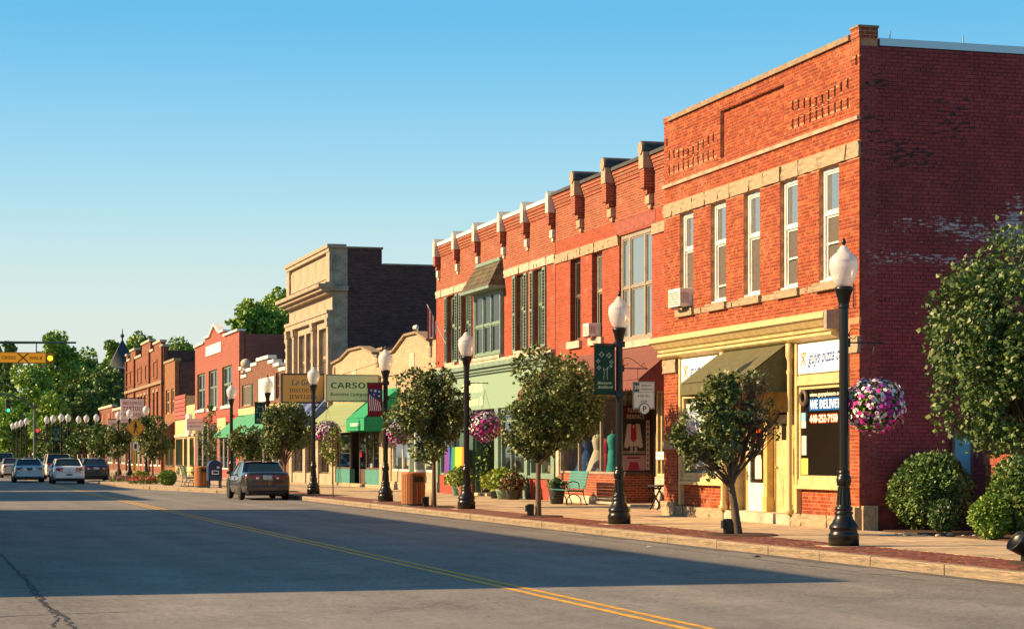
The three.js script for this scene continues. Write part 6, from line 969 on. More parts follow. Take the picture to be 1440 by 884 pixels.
// ---------------------------------------------------------------- flower baskets
function basket(l, label, dx, cy, r, seed) {
  const p = l.position, t = thing('flower_basket', label, 'flower basket', [p.x + dx, p.y, p.z], 0, 'hanging petunia baskets'), y = cy - .15, top = 3.28;
  part(t, 'basket', new THREE.SphereGeometry(r * .62, 14, 8, 0, 6.283, Math.PI * .45, Math.PI * .55).translate(0, y - r * .1, 0), M.mulch);
  for (let i = 0; i < 3; i++) { const a = i * 2.09 + .4; part(t, 'chain', beam([0, top, 0], [Math.cos(a) * r * .5, y + r * .4, Math.sin(a) * r * .5], .004, .004, 4), M.blackIron); }
  const surf = (lo, hi) => q => { const th = q() * 6.2832, cz = q() * 1.9 - .95, s = Math.sqrt(1 - cz * cz), k = r * (lo + (hi - lo) * q()) * (1 + .16 * noise(Math.cos(th) * 2.4 + seed, cz * 2.4, Math.sin(th) * 2.4)); return [s * Math.cos(th) * k, y + cz * k * .95, s * Math.sin(th) * k, s * Math.cos(th), cz, s * Math.sin(th)]; };
  part(t, 'leaves', scatter(1900, surf(.6, .95), r * .13, BRIGHT.concat(GREEN), seed), leafM);
  // petunias: five-petal discs
  const rr = mulberry(seed + 5), gs = [], f = surf(.92, 1.05), pal = [[.62, .02, .32], [.55, .02, .38], [.75, .72, .74], [.70, .62, .72], [.30, .10, .42], [.45, .25, .55], [.66, .10, .4]];
  const P = [], N = [], C = [], d = new THREE.Vector3(), s = new THREE.Vector3(), e = new THREE.Vector3();
  for (let i = 0; i < 760; i++) { const [x, yy, z, ox, oy, oz] = f(rr); d.set(ox + (rr() - .5) * .7, oy + (rr() - .5) * .7 + .1, oz + (rr() - .5) * .7).normalize(); s.set(rr() - .5, rr() - .5, rr() - .5).cross(d).normalize(); e.crossVectors(d, s); const R = r * (.052 + rr() * .035), band = noise(x * 3 + seed, yy * 3, z * 3) * 2.4 + rr() * 3.4 + (oy > .3 ? 1.2 : 0), c = pal[Math.max(0, Math.min(6, band | 0))], k = .8 + rr() * .4;
    for (let j = 0; j < 5; j++) { const a0 = j * 1.2566, a1 = a0 + 1.2566; for (const [w, a] of [[0, 0], [1, a0], [1, a1]]) { const q = w ? R : 0; P.push(x + (s.x * Math.cos(a) + e.x * Math.sin(a)) * q + (w ? d.x * R * .35 : 0), yy + (s.y * Math.cos(a) + e.y * Math.sin(a)) * q + (w ? d.y * R * .35 : 0), z + (s.z * Math.cos(a) + e.z * Math.sin(a)) * q + (w ? d.z * R * .35 : 0)); N.push(d.x, d.y, d.z); C.push(c[0] * k, c[1] * k, c[2] * k); } } }
  const g = new THREE.BufferGeometry(); g.setAttribute('position', new THREE.Float32BufferAttribute(P, 3)); g.setAttribute('normal', new THREE.Float32BufferAttribute(N, 3)); g.setAttribute('color', new THREE.Float32BufferAttribute(C, 3)); part(t, 'blossoms', g, petalM);
}
basket(L1, 'big pink and white petunia basket hanging before the maroon wall', .54, 2.42, .48, 31); basket(L3, 'purple and magenta petunia basket left of the round tree by the teal bench', .52, 2.42, .45, 47); basket(L4, 'petunia basket half hidden behind the tree by the wooden bin', .42, 2.35, .42, 59); basket(L5, 'dark magenta petunia basket above the thin sapling', .55, 2.5, .47, 71); basket(L6, 'petunia basket hidden among the trees behind the parked car', .5, 2.45, .4, 83);
// ---------------------------------------------------------------- street furniture
function bin(label, f, seed) {
  const t = thing('trash_bin', label, 'trash bin', f, 0, 'wooden slatted trash bins'), R = .33, n = 26, r = mulberry(seed), wm = [[.36, .13, .032], [.42, .16, .04], [.31, .105, .028]].map(c => matte(c, .55, grainB, .4));
  part(t, 'liner', cyl(R - .03, R - .03, .03, .93, 20), M.darkGreen); part(t, 'base', cyl(R - .01, R - .01, 0, .05, 20), M.darkGreen);
  for (let i = 0; i < n; i++) { const a = i / n * Math.PI * 2, g = new RoundedBoxGeometry(.03, .86, .068, 1, .006); g.translate(R, .49, 0); g.rotateY(a); part(t, 'slat', g, wm[r() * 3 | 0]); }
  part(t, 'lid', lathe([[R + .015, .92], [R + .02, .94], [R + .015, .97], [.16, .985], [.16, .97], [0, .96]], 24), wm[1]);
  const o = rbox(-.16, .16, .70, .86, R + .0, R + .035, .012); o.rotateY(.25); part(t, 'opening', o, M.blackIron);
}
bin('wooden slatted trash bin beside the tree near the flag banner lamp', spot(581, 711), 3); bin('wooden slatted trash bin between the iron bench and the mailbox', spot(283, 685), 5);
function bench(label, pos, turn, mat) { // faces -x
  const t = thing('bench', label, 'bench', pos, turn, 'slatted iron benches'), L = .85;
  for (let i = 0; i < 5; i++) part(t, 'seat_slat', rbox(-.42 + i * .095, -.34 + i * .095, .43 - i * .004, .455 - i * .004, -L, L, .008), mat);
  for (let i = 0; i < 6; i++) { const g = rbox(-.012, .012, -.04, .04, -L, L, .008); g.rotateZ(-.22); g.translate(.10 + i * .021, .52 + i * .088, 0); part(t, 'back_slat', g, mat); }
  for (const z of [-.72, .72]) { part(t, 'end_frame', join([tube([[-.42, 0, z], [-.4, .2, z], [-.22, .33, z], [-.02, .22, z], [.02, 0, z]], .016, 20, 6), tube([[-.40, .42, z], [-.42, .60, z], [-.25, .70, z], [-.06, .64, z], [-.04, .5, z]], .014, 20, 6), beam([-.42, .415, z], [.08, .40, z], .018), beam([.08, .40, z], [.24, 1.0, z], .018), tube([[.08, .4, z], [.12, .2, z], [.2, 0, z]], .016, 10, 6), beam([-.45, .008, z], [.24, .008, z], .014)]), M.blackIron); }
}
bench('teal slatted bench in front of the tuxedo shop window', [18.75, .15, -uAt(806, 18.75)], 0, M.tealPaint); bench('dark green iron bench beside the trimmed hedge', spot(262, 684), Math.PI, M.darkGreen);
{ const t = thing('mailbox', 'blue collection mailbox with rounded top beside the wooden bin', 'mailbox', spot(301, 686)), bl = std([.012, .035, .10], .4); // faces the camera side
  const s = new THREE.Shape(); s.moveTo(-.3, .35); s.lineTo(.3, .35); s.lineTo(.3, .95); s.absarc(0, .95, .3, 0, Math.PI, false); s.lineTo(-.3, .35); const g = new THREE.ExtrudeGeometry(s, { depth: .6, bevelEnabled: true, bevelSize: .015, bevelThickness: .015, bevelSegments: 2, curveSegments: 16 }); g.translate(0, 0, -.3); part(t, 'body', g, bl);
  for (const [x, z] of [[-.26, -.26], [.26, -.26], [-.26, .26], [.26, .26]]) part(t, 'leg', box(x - .03, x + .03, 0, .36, z - .03, z + .03), bl);
  part(t, 'label_plate', box(-.16, .16, .62, .80, .316, .322), M.whitePaint); part(t, 'emblem', box(-.1, .12, .66, .76, .323, .326), bl); part(t, 'hours_card', box(.06, .2, .9, .98, .316, .322), M.whitePaint); part(t, 'hatch', box(-.24, .24, 1.0, 1.03, .3, .34), bl); }
{ const p = spot(927, 716.5), t = thing('folding_stand', 'black folding X-leg stand beside the tuxedo shop pier', 'stand', p, .3); for (const z of [-.16, .16]) { part(t, 'leg', bar([-.19, 0, z], [.19, .62, z], .03, .035), M.blackIron); part(t, 'leg', bar([.19, 0, z + .032], [-.19, .62, z + .032], .03, .035), M.blackIron); } part(t, 'top', rbox(-.24, .24, .62, .67, -.2, .24, .012), M.darkSteel); part(t, 'strap', box(-.24, .24, .55, .6, -.21, -.2), M.blackIron); }
const upl = (label, f, s = 1) => { const t = thing('ground_light', label, 'ground light', f, 0, 'black uplights by the trees'); part(t, 'housing', rbox(-.075 * s, .075 * s, .02, .3 * s, -.06 * s, .06 * s, .012), M.blackIron); part(t, 'visor', box(-.12 * s, -.078 * s, .12 * s, .27 * s, -.05 * s, .05 * s), M.darkSteel); part(t, 'stake', cyl(.03, .03, -.02, .03, 8), M.blackIron); };
upl('black box light beside the half-bare tree', spot(1024, 752)); upl('black box light beside the tree near the teal bench', spot(746, 726)); upl('black box light beside the tree near the wooden bin', spot(599, 713));
{ const f = spot(1441, 800), t = thing('flood_light', 'tilted black floodlight at the right edge of the pavement', 'flood light', f); const h = lathe([[0, 0], [.08, .01], [.11, .08], [.14, .2], [.15, .24], [.135, .245], [.12, .20], [0, .18]], 18); h.rotateZ(.9); h.translate(.06, .22, 0); part(t, 'housing', h, M.blackIron); const rim = new THREE.TorusGeometry(.145, .007, 6, 20); rim.rotateX(Math.PI / 2); rim.translate(0, .24, 0); rim.rotateZ(.9); rim.translate(.06, .22, 0); part(t, 'rim', rim, M.darkSteel); part(t, 'stem', beam([.06, -.02, 0], [.04, .25, 0], .03, .025), M.blackIron); part(t, 'clamp', rbox(-.02, .12, .1, .2, -.06, .06, .01), M.blackIron); pit([f[0] + .3, 0, f[2] + .2], .6); }
// pots and planters before the green shop
const planter = (label, pos, r, h, mat, n, pw, ph, pal, seed, o = {}) => { const t = thing('potted_plant', label, 'potted plant', pos); part(t, 'pot', lathe([[0, 0], [r * .7, 0], [r * .95, h * .8], [r, h * .82], [r, h], [r * .9, h], [r * .88, h * .9], [0, h * .9]], 16), mat); part(t, 'foliage', scatter(n, q => { const a = q() * 6.28, d = Math.pow(q(), .7), y = h + q() * ph * (1.1 - d * .5); return [Math.cos(a) * d * pw, y, Math.sin(a) * d * pw, Math.cos(a) * .6, .6, Math.sin(a) * .6]; }, .11, pal, seed), leafM); };
const terra = matte([.36, .13, .06], .8), dk = matte([.03, .035, .04], .6);
planter('tall yellow-green plant in a teal pot under the rainbow flag', [18.9, .15, -uAt(643, 18.9)], .2, .38, M.tealPaint, 600, .45, .6, YELLOW, 701); planter('plant in a terracotta pot beside the teal pot', [18.8, .15, -uAt(651, 18.8)], .2, .36, terra, 500, .4, .7, YELLOW.concat(GREEN), 711); planter('bushy yellow-green plant in a dark planter by the green shop entry', [18.9, .15, -uAt(698, 18.9)], .26, .32, dk, 900, .55, .62, YELLOW, 721); planter('feathery yellow plant in a sage planter beside the entry', [18.8, .15, -uAt(709, 18.8)], .3, .34, M.sagePaint, 800, .5, .7, YELLOW.concat(BRIGHT), 731); planter('reddish planter right of the feathery yellow plant', [18.9, .15, -uAt(722, 18.9)], .28, .34, dk, 600, .42, .55, [[.2, .06, .03], [.12, .1, .03], [.1, .12, .03]], 741); planter('dark round pot beside the teal bench', [18.6, .15, -uAt(783, 18.6)], .27, .5, dk, 160, .3, .25, DEEP, 751);
planter('leafy vine plant standing in the green shop doorway', [20.2, .24, -uAt(682, 20.2)], .22, .4, dk, 800, .42, 1.6, BRIGHT.concat(DEEP), 761);
{ // rainbow flag and corner flag
  const a = 19.45, u0 = uAt(655, a), u1 = uAt(626, a), t = thing('rainbow_flag', 'rainbow striped flag hanging on the green shopfront', 'flag', [a, .15, -u0]), cols = [[.55, .16, .02], [.62, .42, .02], [.35, .42, .02], [.02, .22, .06], [.01, .09, .36], [.13, .03, .28]];
  cols.forEach((c, i) => { const p = u0 + (u1 - u0) * i / 6, q = u0 + (u1 - u0) * (i + 1) / 6; const g = new THREE.PlaneGeometry(q - p, 1.05, 3, 8), v = g.attributes.position; g.rotateY(-Math.PI / 2); g.translate(a, 1.42, -(p + q) / 2); for (let k = 0; k < v.count; k++) v.setX(k, a + Math.sin(v.getZ(k) * 7) * .05 * (1.95 - v.getY(k))); g.computeVertexNormals(); wpart(t, 'stripe', g, std(c, .8, { side: THREE.DoubleSide })); });
  wpart(t, 'rod', beam([a, 1.95, -u0 + .05], [a, 1.95, -u1 - .05], .012), M.darkSteel);
  const b = 19.2, uu = uAt(611, b), f = thing('small_flag', 'small red and white flag hanging at the far corner of the bracketed brick building', 'flag', [b, 6.3, -uu]); part(f, 'pole', beam([.5, -.4, 0], [-.3, 1.2, 0], .02), M.whitePaint);
  for (let i = 0; i < 6; i++) part(f, 'stripe', box(-.28 + i * .06, -.222 + i * .06, -.15 + i * .03, 1.1 - i * .11, -.01 + i * .01, .0 + i * .01), i % 2 ? M.whitePaint : std([.45, .02, .03], .8));
}
{ const a = FB, t = thing('security_light', 'small white twin security light on the cream gable', 'light fitting', [a + .1, 6.76, -uAt(584, a)]); part(t, 'bracket', box(-.03, .03, 0, .12, -.03, .03), M.whitePaint); for (const z of [-.16, .16]) part(t, 'head', ball(.1, -.08, .18, z, 10), M.whitePaint); }
// ---------------------------------------------------------------- crossing signs and signals
{ const D = 115, a = 300 * CP * D / 2900, u = uAt(190, a), t = thing('crossing_sign', 'yellow diamond pedestrian crossing sign on a yellow-green post', 'sign', [a, .15, -u]), yel = std([.78, .36, .02], .45), post = std([.55, .62, .05], .5);
  part(t, 'post', box(-.035, .035, 0, 2.5, -.02, .02), post); const dm = rbox(-.4, .4, -.4, .4, -.006, .006, .005); dm.rotateZ(Math.PI / 4); dm.translate(0, 3.02, .035); part(t, 'diamond', dm, yel);
  const man = join([ball(.055, 0, 3.34, .05, 10), bar([0, 3.27, .05], [.01, 3.02, .05], .11, .02), bar([.0, 3.04, .05], [.13, 2.72, .05], .06, .02), bar([0, 3.04, .05], [-.10, 2.72, .05], .06, .02), bar([0, 3.22, .05], [.16, 3.02, .05], .045, .02), bar([0, 3.22, .05], [-.15, 3.05, .05], .045, .02)]); part(t, 'walking_figure', man, std([.015, .015, .015], .6));
  const edge = [[0, .5], [.5, 0], [0, -.5], [-.5, 0]]; part(t, 'black_border', join(edge.map((p, i) => { const q = edge[(i + 1) % 4]; return bar([p[0], 3.02 + p[1], .046], [q[0], 3.02 + q[1], .046], .012, .012); })), M.blackIron);
  part(t, 'small_plate', box(-.15, .15, 1.75, 2.25, .022, .035), M.whitePaint); part(t, 'plate_mark', box(-.07, .07, 1.85, 2.12, .036, .04), M.darkSteel); part(t, 'reflector_plate', box(-.17, .17, 2.3, 2.42, .022, .034), post); }
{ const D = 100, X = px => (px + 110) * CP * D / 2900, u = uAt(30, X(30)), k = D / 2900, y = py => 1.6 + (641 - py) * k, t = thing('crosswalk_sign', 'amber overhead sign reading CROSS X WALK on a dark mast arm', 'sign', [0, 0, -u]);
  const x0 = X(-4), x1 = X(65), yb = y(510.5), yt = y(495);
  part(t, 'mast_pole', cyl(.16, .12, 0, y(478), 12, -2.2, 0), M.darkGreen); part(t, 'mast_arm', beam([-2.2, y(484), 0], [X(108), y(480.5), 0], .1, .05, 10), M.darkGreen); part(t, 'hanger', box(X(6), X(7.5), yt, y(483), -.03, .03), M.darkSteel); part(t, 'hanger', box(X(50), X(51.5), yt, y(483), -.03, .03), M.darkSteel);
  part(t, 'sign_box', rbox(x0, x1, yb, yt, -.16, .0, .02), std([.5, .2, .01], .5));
  part(t, 'sign_lettering', sheet([[x0 + .02, yb + .02, .004], [x1 - .02, yb + .02, .004], [x1 - .02, yt - .02, .004], [x0 + .02, yt - .02, .004]], [[0, 0], [1, 0], [1, 1], [0, 1]]), (() => { const tx = canvasTex(920, 210, (x, w, h) => { x.fillStyle = '#e8940c'; x.fillRect(0, 0, w, h); x.strokeStyle = '#1c1206'; x.lineWidth = 5; x.strokeRect(4, 4, w - 8, h - 8); x.fillStyle = '#2a1a08'; x.font = 'bold 92px sans-serif'; x.textBaseline = 'middle'; x.fillText('CROSS', 56, 108, 300); x.fillText('WALK', 600, 108, 280); x.lineWidth = 24; x.beginPath(); x.moveTo(376, 14); x.lineTo(580, 198); x.moveTo(580, 14); x.lineTo(376, 198); x.stroke(); }); return new THREE.MeshStandardMaterial({ roughness: .5, map: tx, emissive: lin(1, 1, 1), emissiveMap: tx, emissiveIntensity: .22 }); })());  // sign face given a faint glow of its own to brighten the amber
  part(t, 'beacon_housing', rbox(x1 + .02, X(75), y(510), y(496), -.18, .0, .03), std([.5, .2, .01], .5)); const bl = new THREE.CircleGeometry(.13, 20); bl.translate(X(70.5), y(503), .006); part(t, 'beacon_lamp', bl, new THREE.MeshStandardMaterial({ color: 0x221100, emissive: lin(1, .55, .02), emissiveIntensity: 1.4 })); part(t, 'visor', new THREE.CylinderGeometry(.16, .16, .2, 16, 1, true, -Math.PI / 2, Math.PI).rotateX(Math.PI / 2).translate(X(70.5), y(503), .1), M.darkGreen); part(t, 'down_light', rbox(X(58), X(63), y(515.5), y(511.5), -.14, -.02, .02), M.greyFrame); part(t, 'down_light', rbox(X(26), X(31), y(514), y(511), -.14, -.02, .02), M.greyFrame); }
{ const D = 193, X = px => (px + 110) * CP * D / 2900, u = uAt(48, X(48)), k = D / 2900, y = py => 1.6 + (641 - py) * k, t = thing('traffic_signal', 'dark green mast with curved arm and a lit green traffic signal', 'traffic signal', [0, 0, -u]);
  part(t, 'pole', cyl(.15, .11, 0, y(566), 12, X(48), 0), M.darkGreen); part(t, 'mast_arm', tube([[X(48), y(576), 0], [X(36), y(565), 0], [X(18), y(557), 0], [X(-20), y(552), 0]], .08, 24, 8), M.darkGreen);
  const head = (px, py, lit, nm) => { const cx = X(px), cy = y(py), h = part(t, nm, rbox(cx - .24, cx + .24, cy - .62, cy + .62, -.15, .1, .03), M.darkGreen); [.4, 0, -.4].forEach((o, i) => { const c = new THREE.CircleGeometry(.15, 16); c.translate(cx, cy + o, .104); const on = i === lit, e = [[1, .03, .02], [1, .5, .02], [.05, 1, .35]][i]; part(h, 'signal_lens', c, new THREE.MeshStandardMaterial({ color: lin(...e.map(v => v * .05)), emissive: on ? lin(...e) : 0x000000, emissiveIntensity: on ? 1.3 : 0 })); }); };
  head(10.5, 571, 2, 'signal_head'); head(52, 611, 0, 'side_signal_head'); part(t, 'hanger', box(X(10.5) - .03, X(10.5) + .03, y(565), y(555), -.03, .03), M.darkGreen); part(t, 'side_bracket', beam([X(48), y(611), 0], [X(52), y(611), 0], .04), M.darkGreen); }
// ---------------------------------------------------------------- cars
const carGlass = new THREE.MeshPhysicalMaterial({ color: lin(.015, .022, .022), roughness: .04, ior: 1.65 }), rubber = std([.012, .012, .012], .85), alloy = std([.5, .5, .5], .3, { metalness: .9 }), tailRed = new THREE.MeshPhysicalMaterial({ color: lin(.30, .008, .010), roughness: .2, clearcoat: 1 }), trimBlack = std([.012, .012, .013], .6);
function loftRings(rings) { const P = [], I = [], n = rings[0].length; rings.forEach(r => r.forEach(p => P.push(...p))); for (let i = 0; i < rings.length - 1; i++) for (let j = 0; j < n - 1; j++) { const a = i * n + j, b = a + 1, c = a + n, d = c + 1; I.push(a, c, b, b, c, d); } const g = new THREE.BufferGeometry(); g.setAttribute('position', new THREE.Float32BufferAttribute(P, 3)); g.setIndex(I); g.computeVertexNormals(); return g; }
function car(label, name, pos, turn, paintRGB, o = {}) {
  const t = thing(name, label, 'car', pos, turn), L = o.L ?? 4.75, W = (o.W ?? 1.8) / 2, H = o.H ?? 1.43, belt = o.belt ?? .93, suv = o.suv, deck = o.deck ?? belt + .09;
  const paint = new THREE.MeshPhysicalMaterial({ color: lin(...paintRGB), roughness: .3, metalness: o.metal ?? .3, clearcoat: 1, clearcoatRoughness: .06 }), hl = L / 2;
  // lower body, rear at +z
  const st = suv ? [[hl, .80, .42, belt - .12], [hl - .04, .9, .34, belt - .02], [hl - .2, .97, .26, belt + .02], [hl - .9, 1, .24, belt + .02], [0, 1, .24, belt], [-hl + 1.3, .99, .24, belt + .02], [-hl + .7, .95, .25, belt - .02], [-hl + .15, .88, .3, belt - .18], [-hl, .76, .4, .62]]
    : [[hl, .76, .42, deck - .16], [hl - .035, .87, .34, deck - .05], [hl - .12, .93, .27, deck - .005], [hl - .5, .98, .22, deck + .01], [hl - 1.1, 1, .2, belt + .05], [hl - 1.9, 1, .2, belt], [0, 1, .2, belt - .005], [-hl + 1.7, 1, .2, belt - .02], [-hl + 1.1, .98, .21, belt - .05], [-hl + .45, .92, .23, belt - .16], [-hl + .1, .82, .28, belt - .27], [-hl, .68, .36, .58]];
  const ring = ([z, k, yb, yt]) => { const w = W * k, h = yt - yb, half = [[0, yb], [w * .85, yb], [w * .965, yb + .1 * h], [w * 1.0, yb + .35 * h], [w * .995, yb + .62 * h], [w * .975, yb + .84 * h], [w * .91, yb + .965 * h], [w * .78, yt], [w * .4, yt + .012], [0, yt + .018]]; return [...half.map(p => [p[0], p[1], z]), ...half.slice(0, -1).reverse().map(p => [-p[0], p[1], z])]; };
  const rings = st.map(ring), cap = q => q.map(p => [p[0] * .02, q[0][1] + (p[1] - q[0][1]) * .5 + .1, p[2]]);
  part(t, 'body', loftRings([cap(rings[0]), ...rings, cap(rings[rings.length - 1])].map(r => r.slice().reverse())), paint);
  // cabin: glass sides between belt and roof, painted roof and pillars
  const zb = suv ? [hl - .12, -hl + 1.15] : o.cab ?? [hl - .72, -hl + 1.35], zr = suv ? [hl - .35, -hl + 2.0] : o.roof ?? [hl - 1.45, -hl + 2.15], yB = belt - .02, yR = H - .05, wB = W * .90, wR = W * (suv ? .76 : .70);
  const B = [[wB, yB, zb[0]], [wB, yB, zb[1]], [-wB, yB, zb[1]], [-wB, yB, zb[0]]], R = [[wR, yR, zr[0]], [wR, yR, zr[1]], [-wR, yR, zr[1]], [-wR, yR, zr[0]]];
  const q4 = (a, b, c, d) => { const m = []; for (let i = 0; i <= 6; i++) { const row = []; for (let j = 0; j <= 6; j++) { const u = j / 6, v = i / 6, bl = k => (a[k] * (1 - u) + b[k] * u) * (1 - v) + (d[k] * (1 - u) + c[k] * u) * v, bow = .06 * Math.sin(Math.PI * u); row.push([bl(0), bl(1), bl(2), bow]); } m.push(row); } return m; };
  const pane = (nm, a, b, c, d, dir) => { const rows = q4(a, b, c, d).map(r => r.map(([x, y, z, k]) => [x + dir[0] * k, y, z + dir[1] * k])); part(t, nm, loftRings(rows), carGlass); };
  pane('rear_window', B[3], B[0], R[0], R[3], [0, 1]); pane('windscreen', B[1], B[2], R[2], R[1], [0, -1]); pane('side_window', B[0], B[1], R[1], R[0], [.3, 0]); pane('side_window', B[2], B[3], R[3], R[2], [-.3, 0]);
  const rs = []; for (let i = 0; i <= 8; i++) { const v = i / 8, z = zr[0] + .06 + (zr[1] - .06 - zr[0] - .06) * v, k = Math.sin(Math.PI * v), row = []; for (let j = 0; j <= 10; j++) { const u = j / 10 * 2 - 1; row.push([u * (wR + .035), yR - .03 + (1 - Math.pow(Math.abs(u), 3.2)) * (.05 + .025 * k) + .012, z + (v < .5 ? 1 : -1) * .04 * (1 - u * u)]); } rs.push(row); } part(t, 'roof', loftRings(rs), paint);
  const pl = (a, b, w, nm) => part(t, nm, bar(a, b, w, .05), paint);
  for (const s of [0, 3]) { const a = B[s], b = R[s], sg = s ? -1 : 1; const c = [[a[0] + .012 * sg, a[1], a[2] + .05], [b[0] + .012 * sg, b[1] + .03, b[2] + .05], [b[0] + .012 * sg, b[1] + .03, b[2] - .22], [a[0] + .012 * sg, a[1], a[2] - .45]]; part(t, 'rear_pillar', join([sheet(c), sheet(c.slice().reverse().map(p => [p[0] - .02 * sg, p[1], p[2]])), beam([a[0], a[1], a[2] + .03], [b[0], b[1] + .01, b[2] + .03], .035, .03, 6)]), paint); const f = s ? 2 : 1; part(t, 'front_pillar', beam([B[f][0], B[f][1], B[f][2]], [R[f][0], R[f][1] + .01, R[f][2]], .032, .03, 6), paint); const mz = (zb[0] + zb[1]) / 2 - .1; part(t, 'door_pillar', beam([sg * (wB + .012), yB, mz], [sg * (wR + .018), yR, mz], .028, .025, 5), trimBlack); part(t, 'roof_rail', beam([R[s][0], R[s][1] + .005, R[s][2] + .02], [R[f][0], R[f][1] + .005, R[f][2]], .03, .03, 6), paint); }
  // wheels
  const wr = suv ? .36 : .32; for (const z of [hl - 1.0, -hl + .92]) for (const s of [-1, 1]) { const w = part(t, 'wheel', (() => { const g = new THREE.TorusGeometry(wr - .075, .085, 10, 28); g.scale(1, 1, 1.25); g.rotateY(Math.PI / 2); g.translate(s * (W - .10), wr, z); return g; })(), rubber, null); part(w, 'rim', (() => { const g = new THREE.CylinderGeometry(wr - .1, wr - .1, .06, 20); g.rotateZ(Math.PI / 2); g.translate(s * (W - .045), wr, z); return g; })(), alloy); const ar = new THREE.CylinderGeometry(wr + .055, wr + .055, .03, 24); ar.rotateZ(Math.PI / 2); ar.translate(s * (W - .022), wr + .02, z); part(t, 'wheel_arch', ar, trimBlack); }
  // rear: lights, bumper, plate
  const zR = hl + .004, ty = suv ? belt - .05 : deck - .19, tw = o.tail ?? .36, th = o.tailH ?? .15;
  for (const s of [-1, 1]) { const g = new RoundedBoxGeometry(tw, th, .22, 3, .035), p = g.attributes.position; for (let i = 0; i < p.count; i++) { const k = (p.getX(i) * s + tw / 2) / tw; p.setZ(i, p.getZ(i) - Math.pow(Math.max(0, k), 4) * .07); } g.computeVertexNormals(); g.translate(s * (W * .84 - tw / 2), ty, zR - .075); const l = part(t, 'tail_light', g, tailRed); part(l, 'reverse_lens', (() => { const q = rbox(-.05, .05, -.035, .035, -.012, .012, .01); q.translate(s * (W * .84 - tw * .78), ty - .03, zR + .034); return q; })(), M.whitePaint); const m = rbox(-.09, .09, -.06, .06, -.07, .07, .03); m.translate(s * (W + .07), belt + .06, zb[1] + .35); part(t, 'mirror', m, paint); const hlm = rbox(-.2, .2, -.07, .07, -.05, .05, .03); hlm.translate(s * (W * .58), .66, -hl + .07); part(t, 'headlight', hlm, M.whitePaint); part(t, 'door_handle', rbox(s * W - .012, s * W + .012, belt - .16, belt - .13, .0, .16, .008), paint); part(t, 'exhaust', beam([s * .45, .26, hl - .25], [s * .45, .25, hl - .01], .03), M.metalSheet); }
  part(t, 'bumper', rbox(-W * .88, W * .88, .33, .52, hl - .12, hl + .035, .06, 3), o.bump ?? paint); part(t, 'bumper_valance', rbox(-W * .8, W * .8, .22, .34, hl - .2, hl - .005, .03), trimBlack);
  part(t, 'number_plate', rbox(-.17, .17, o.plateY ?? (ty - .09), (o.plateY ?? (ty - .09)) + .16, zR - .005, zR + .02, .008), o.plate ?? std([.42, .45, .52], .5)); part(t, 'boot_seam', join([box(-W * .72, W * .72, ty - .16, ty - .15, zR - .02, zR + .006)]), trimBlack);
  part(t, 'badge', ball(.035, 0, ty + .03, zR + .005, 8), alloy); part(t, 'underbody', box(-W * .8, W * .8, .17, .3, -hl + .3, hl - .3), trimBlack);
  for (const s of [-1, 1]) for (const z of [zb[1] + .25, (zb[0] + zb[1]) / 2 - .1, zb[0] - .35]) part(t, 'door_seam', box(s * W * .99 - .004, s * W * .99 + .006, .3, belt - .1, z - .006, z + .006), trimBlack);
  return t;
}
{
  const at = (px, D, y = 0) => { const a = (px + 110) * CP * D / 2900; return [a, y, -uAt(px, a)]; };
  const rear = (px, D, L = 4.75) => { const p = at(px, D); return [p[0], 0, p[2] - L / 2]; };
  car('parked grey sedan at the kerb in front of the small trees', 'parked_sedan', rear(376, 74.5), 0, [.07, .062, .055], { W: 1.79, H: 1.42, tail: .5, tailH: .13, plate: std([.5, .52, .56], .5), metal: .55 });
  car('white sedan driving away in the near lane', 'white_sedan', rear(97, 117), 0, [.85, .85, .84], { W: 1.8, H: 1.47, metal: 0, tail: .4, tailH: .2, plateY: .42, plate: std([.05, .07, .10], .5) });
  car('pale silver-blue sedan waiting left of the white sedan', 'silver_sedan', rear(41, 124), 0, [.46, .58, .64], { W: 1.82, H: 1.44, tail: .36, plate: std([.06, .08, .1], .5) });
  car('dark navy sedan parked beyond the white sedan by the kerb', 'dark_sedan', rear(135, 130), 0, [.018, .02, .032], { W: 1.8, H: 1.45 });
  car('white sport utility vehicle partly hidden by the white sedan', 'white_suv', rear(82, 140, 4.6), 0, [.7, .68, .62], { W: 1.85, H: 1.75, belt: 1.08, L: 4.6, suv: 1, metal: 0 });
  car('beige sedan partly hidden behind the silver-blue sedan', 'beige_sedan', rear(19, 150), 0, [.55, .5, .42], { W: 1.8, H: 1.45 });
  car('silver sport utility vehicle at the left edge of the photo', 'silver_suv', rear(3, 160, 4.7), 0, [.48, .48, .48], { W: 1.95, H: 1.85, belt: 1.12, L: 4.7, suv: 1 });
  car('small grey car far ahead between the silver and white cars', 'grey_hatchback', rear(62, 165), 0, [.4, .42, .43], { W: 1.75, H: 1.48 });
  car('light blue sedan far ahead above the silver-blue sedan', 'far_sedan', rear(44, 200), 0, [.2, .32, .38], { W: 1.8, H: 1.5 });
  car('bluish sedan parked just ahead of the dark navy sedan', 'blue_sedan', rear(125, 142), 0, [.16, .26, .3], { W: 1.8, H: 1.45 });
  car('black sport utility vehicle far behind the silver one at the left edge', 'black_suv', rear(5, 178, 4.7), 0, [.02, .02, .022], { W: 1.95, H: 1.9, belt: 1.15, L: 4.7, suv: 1 });
}
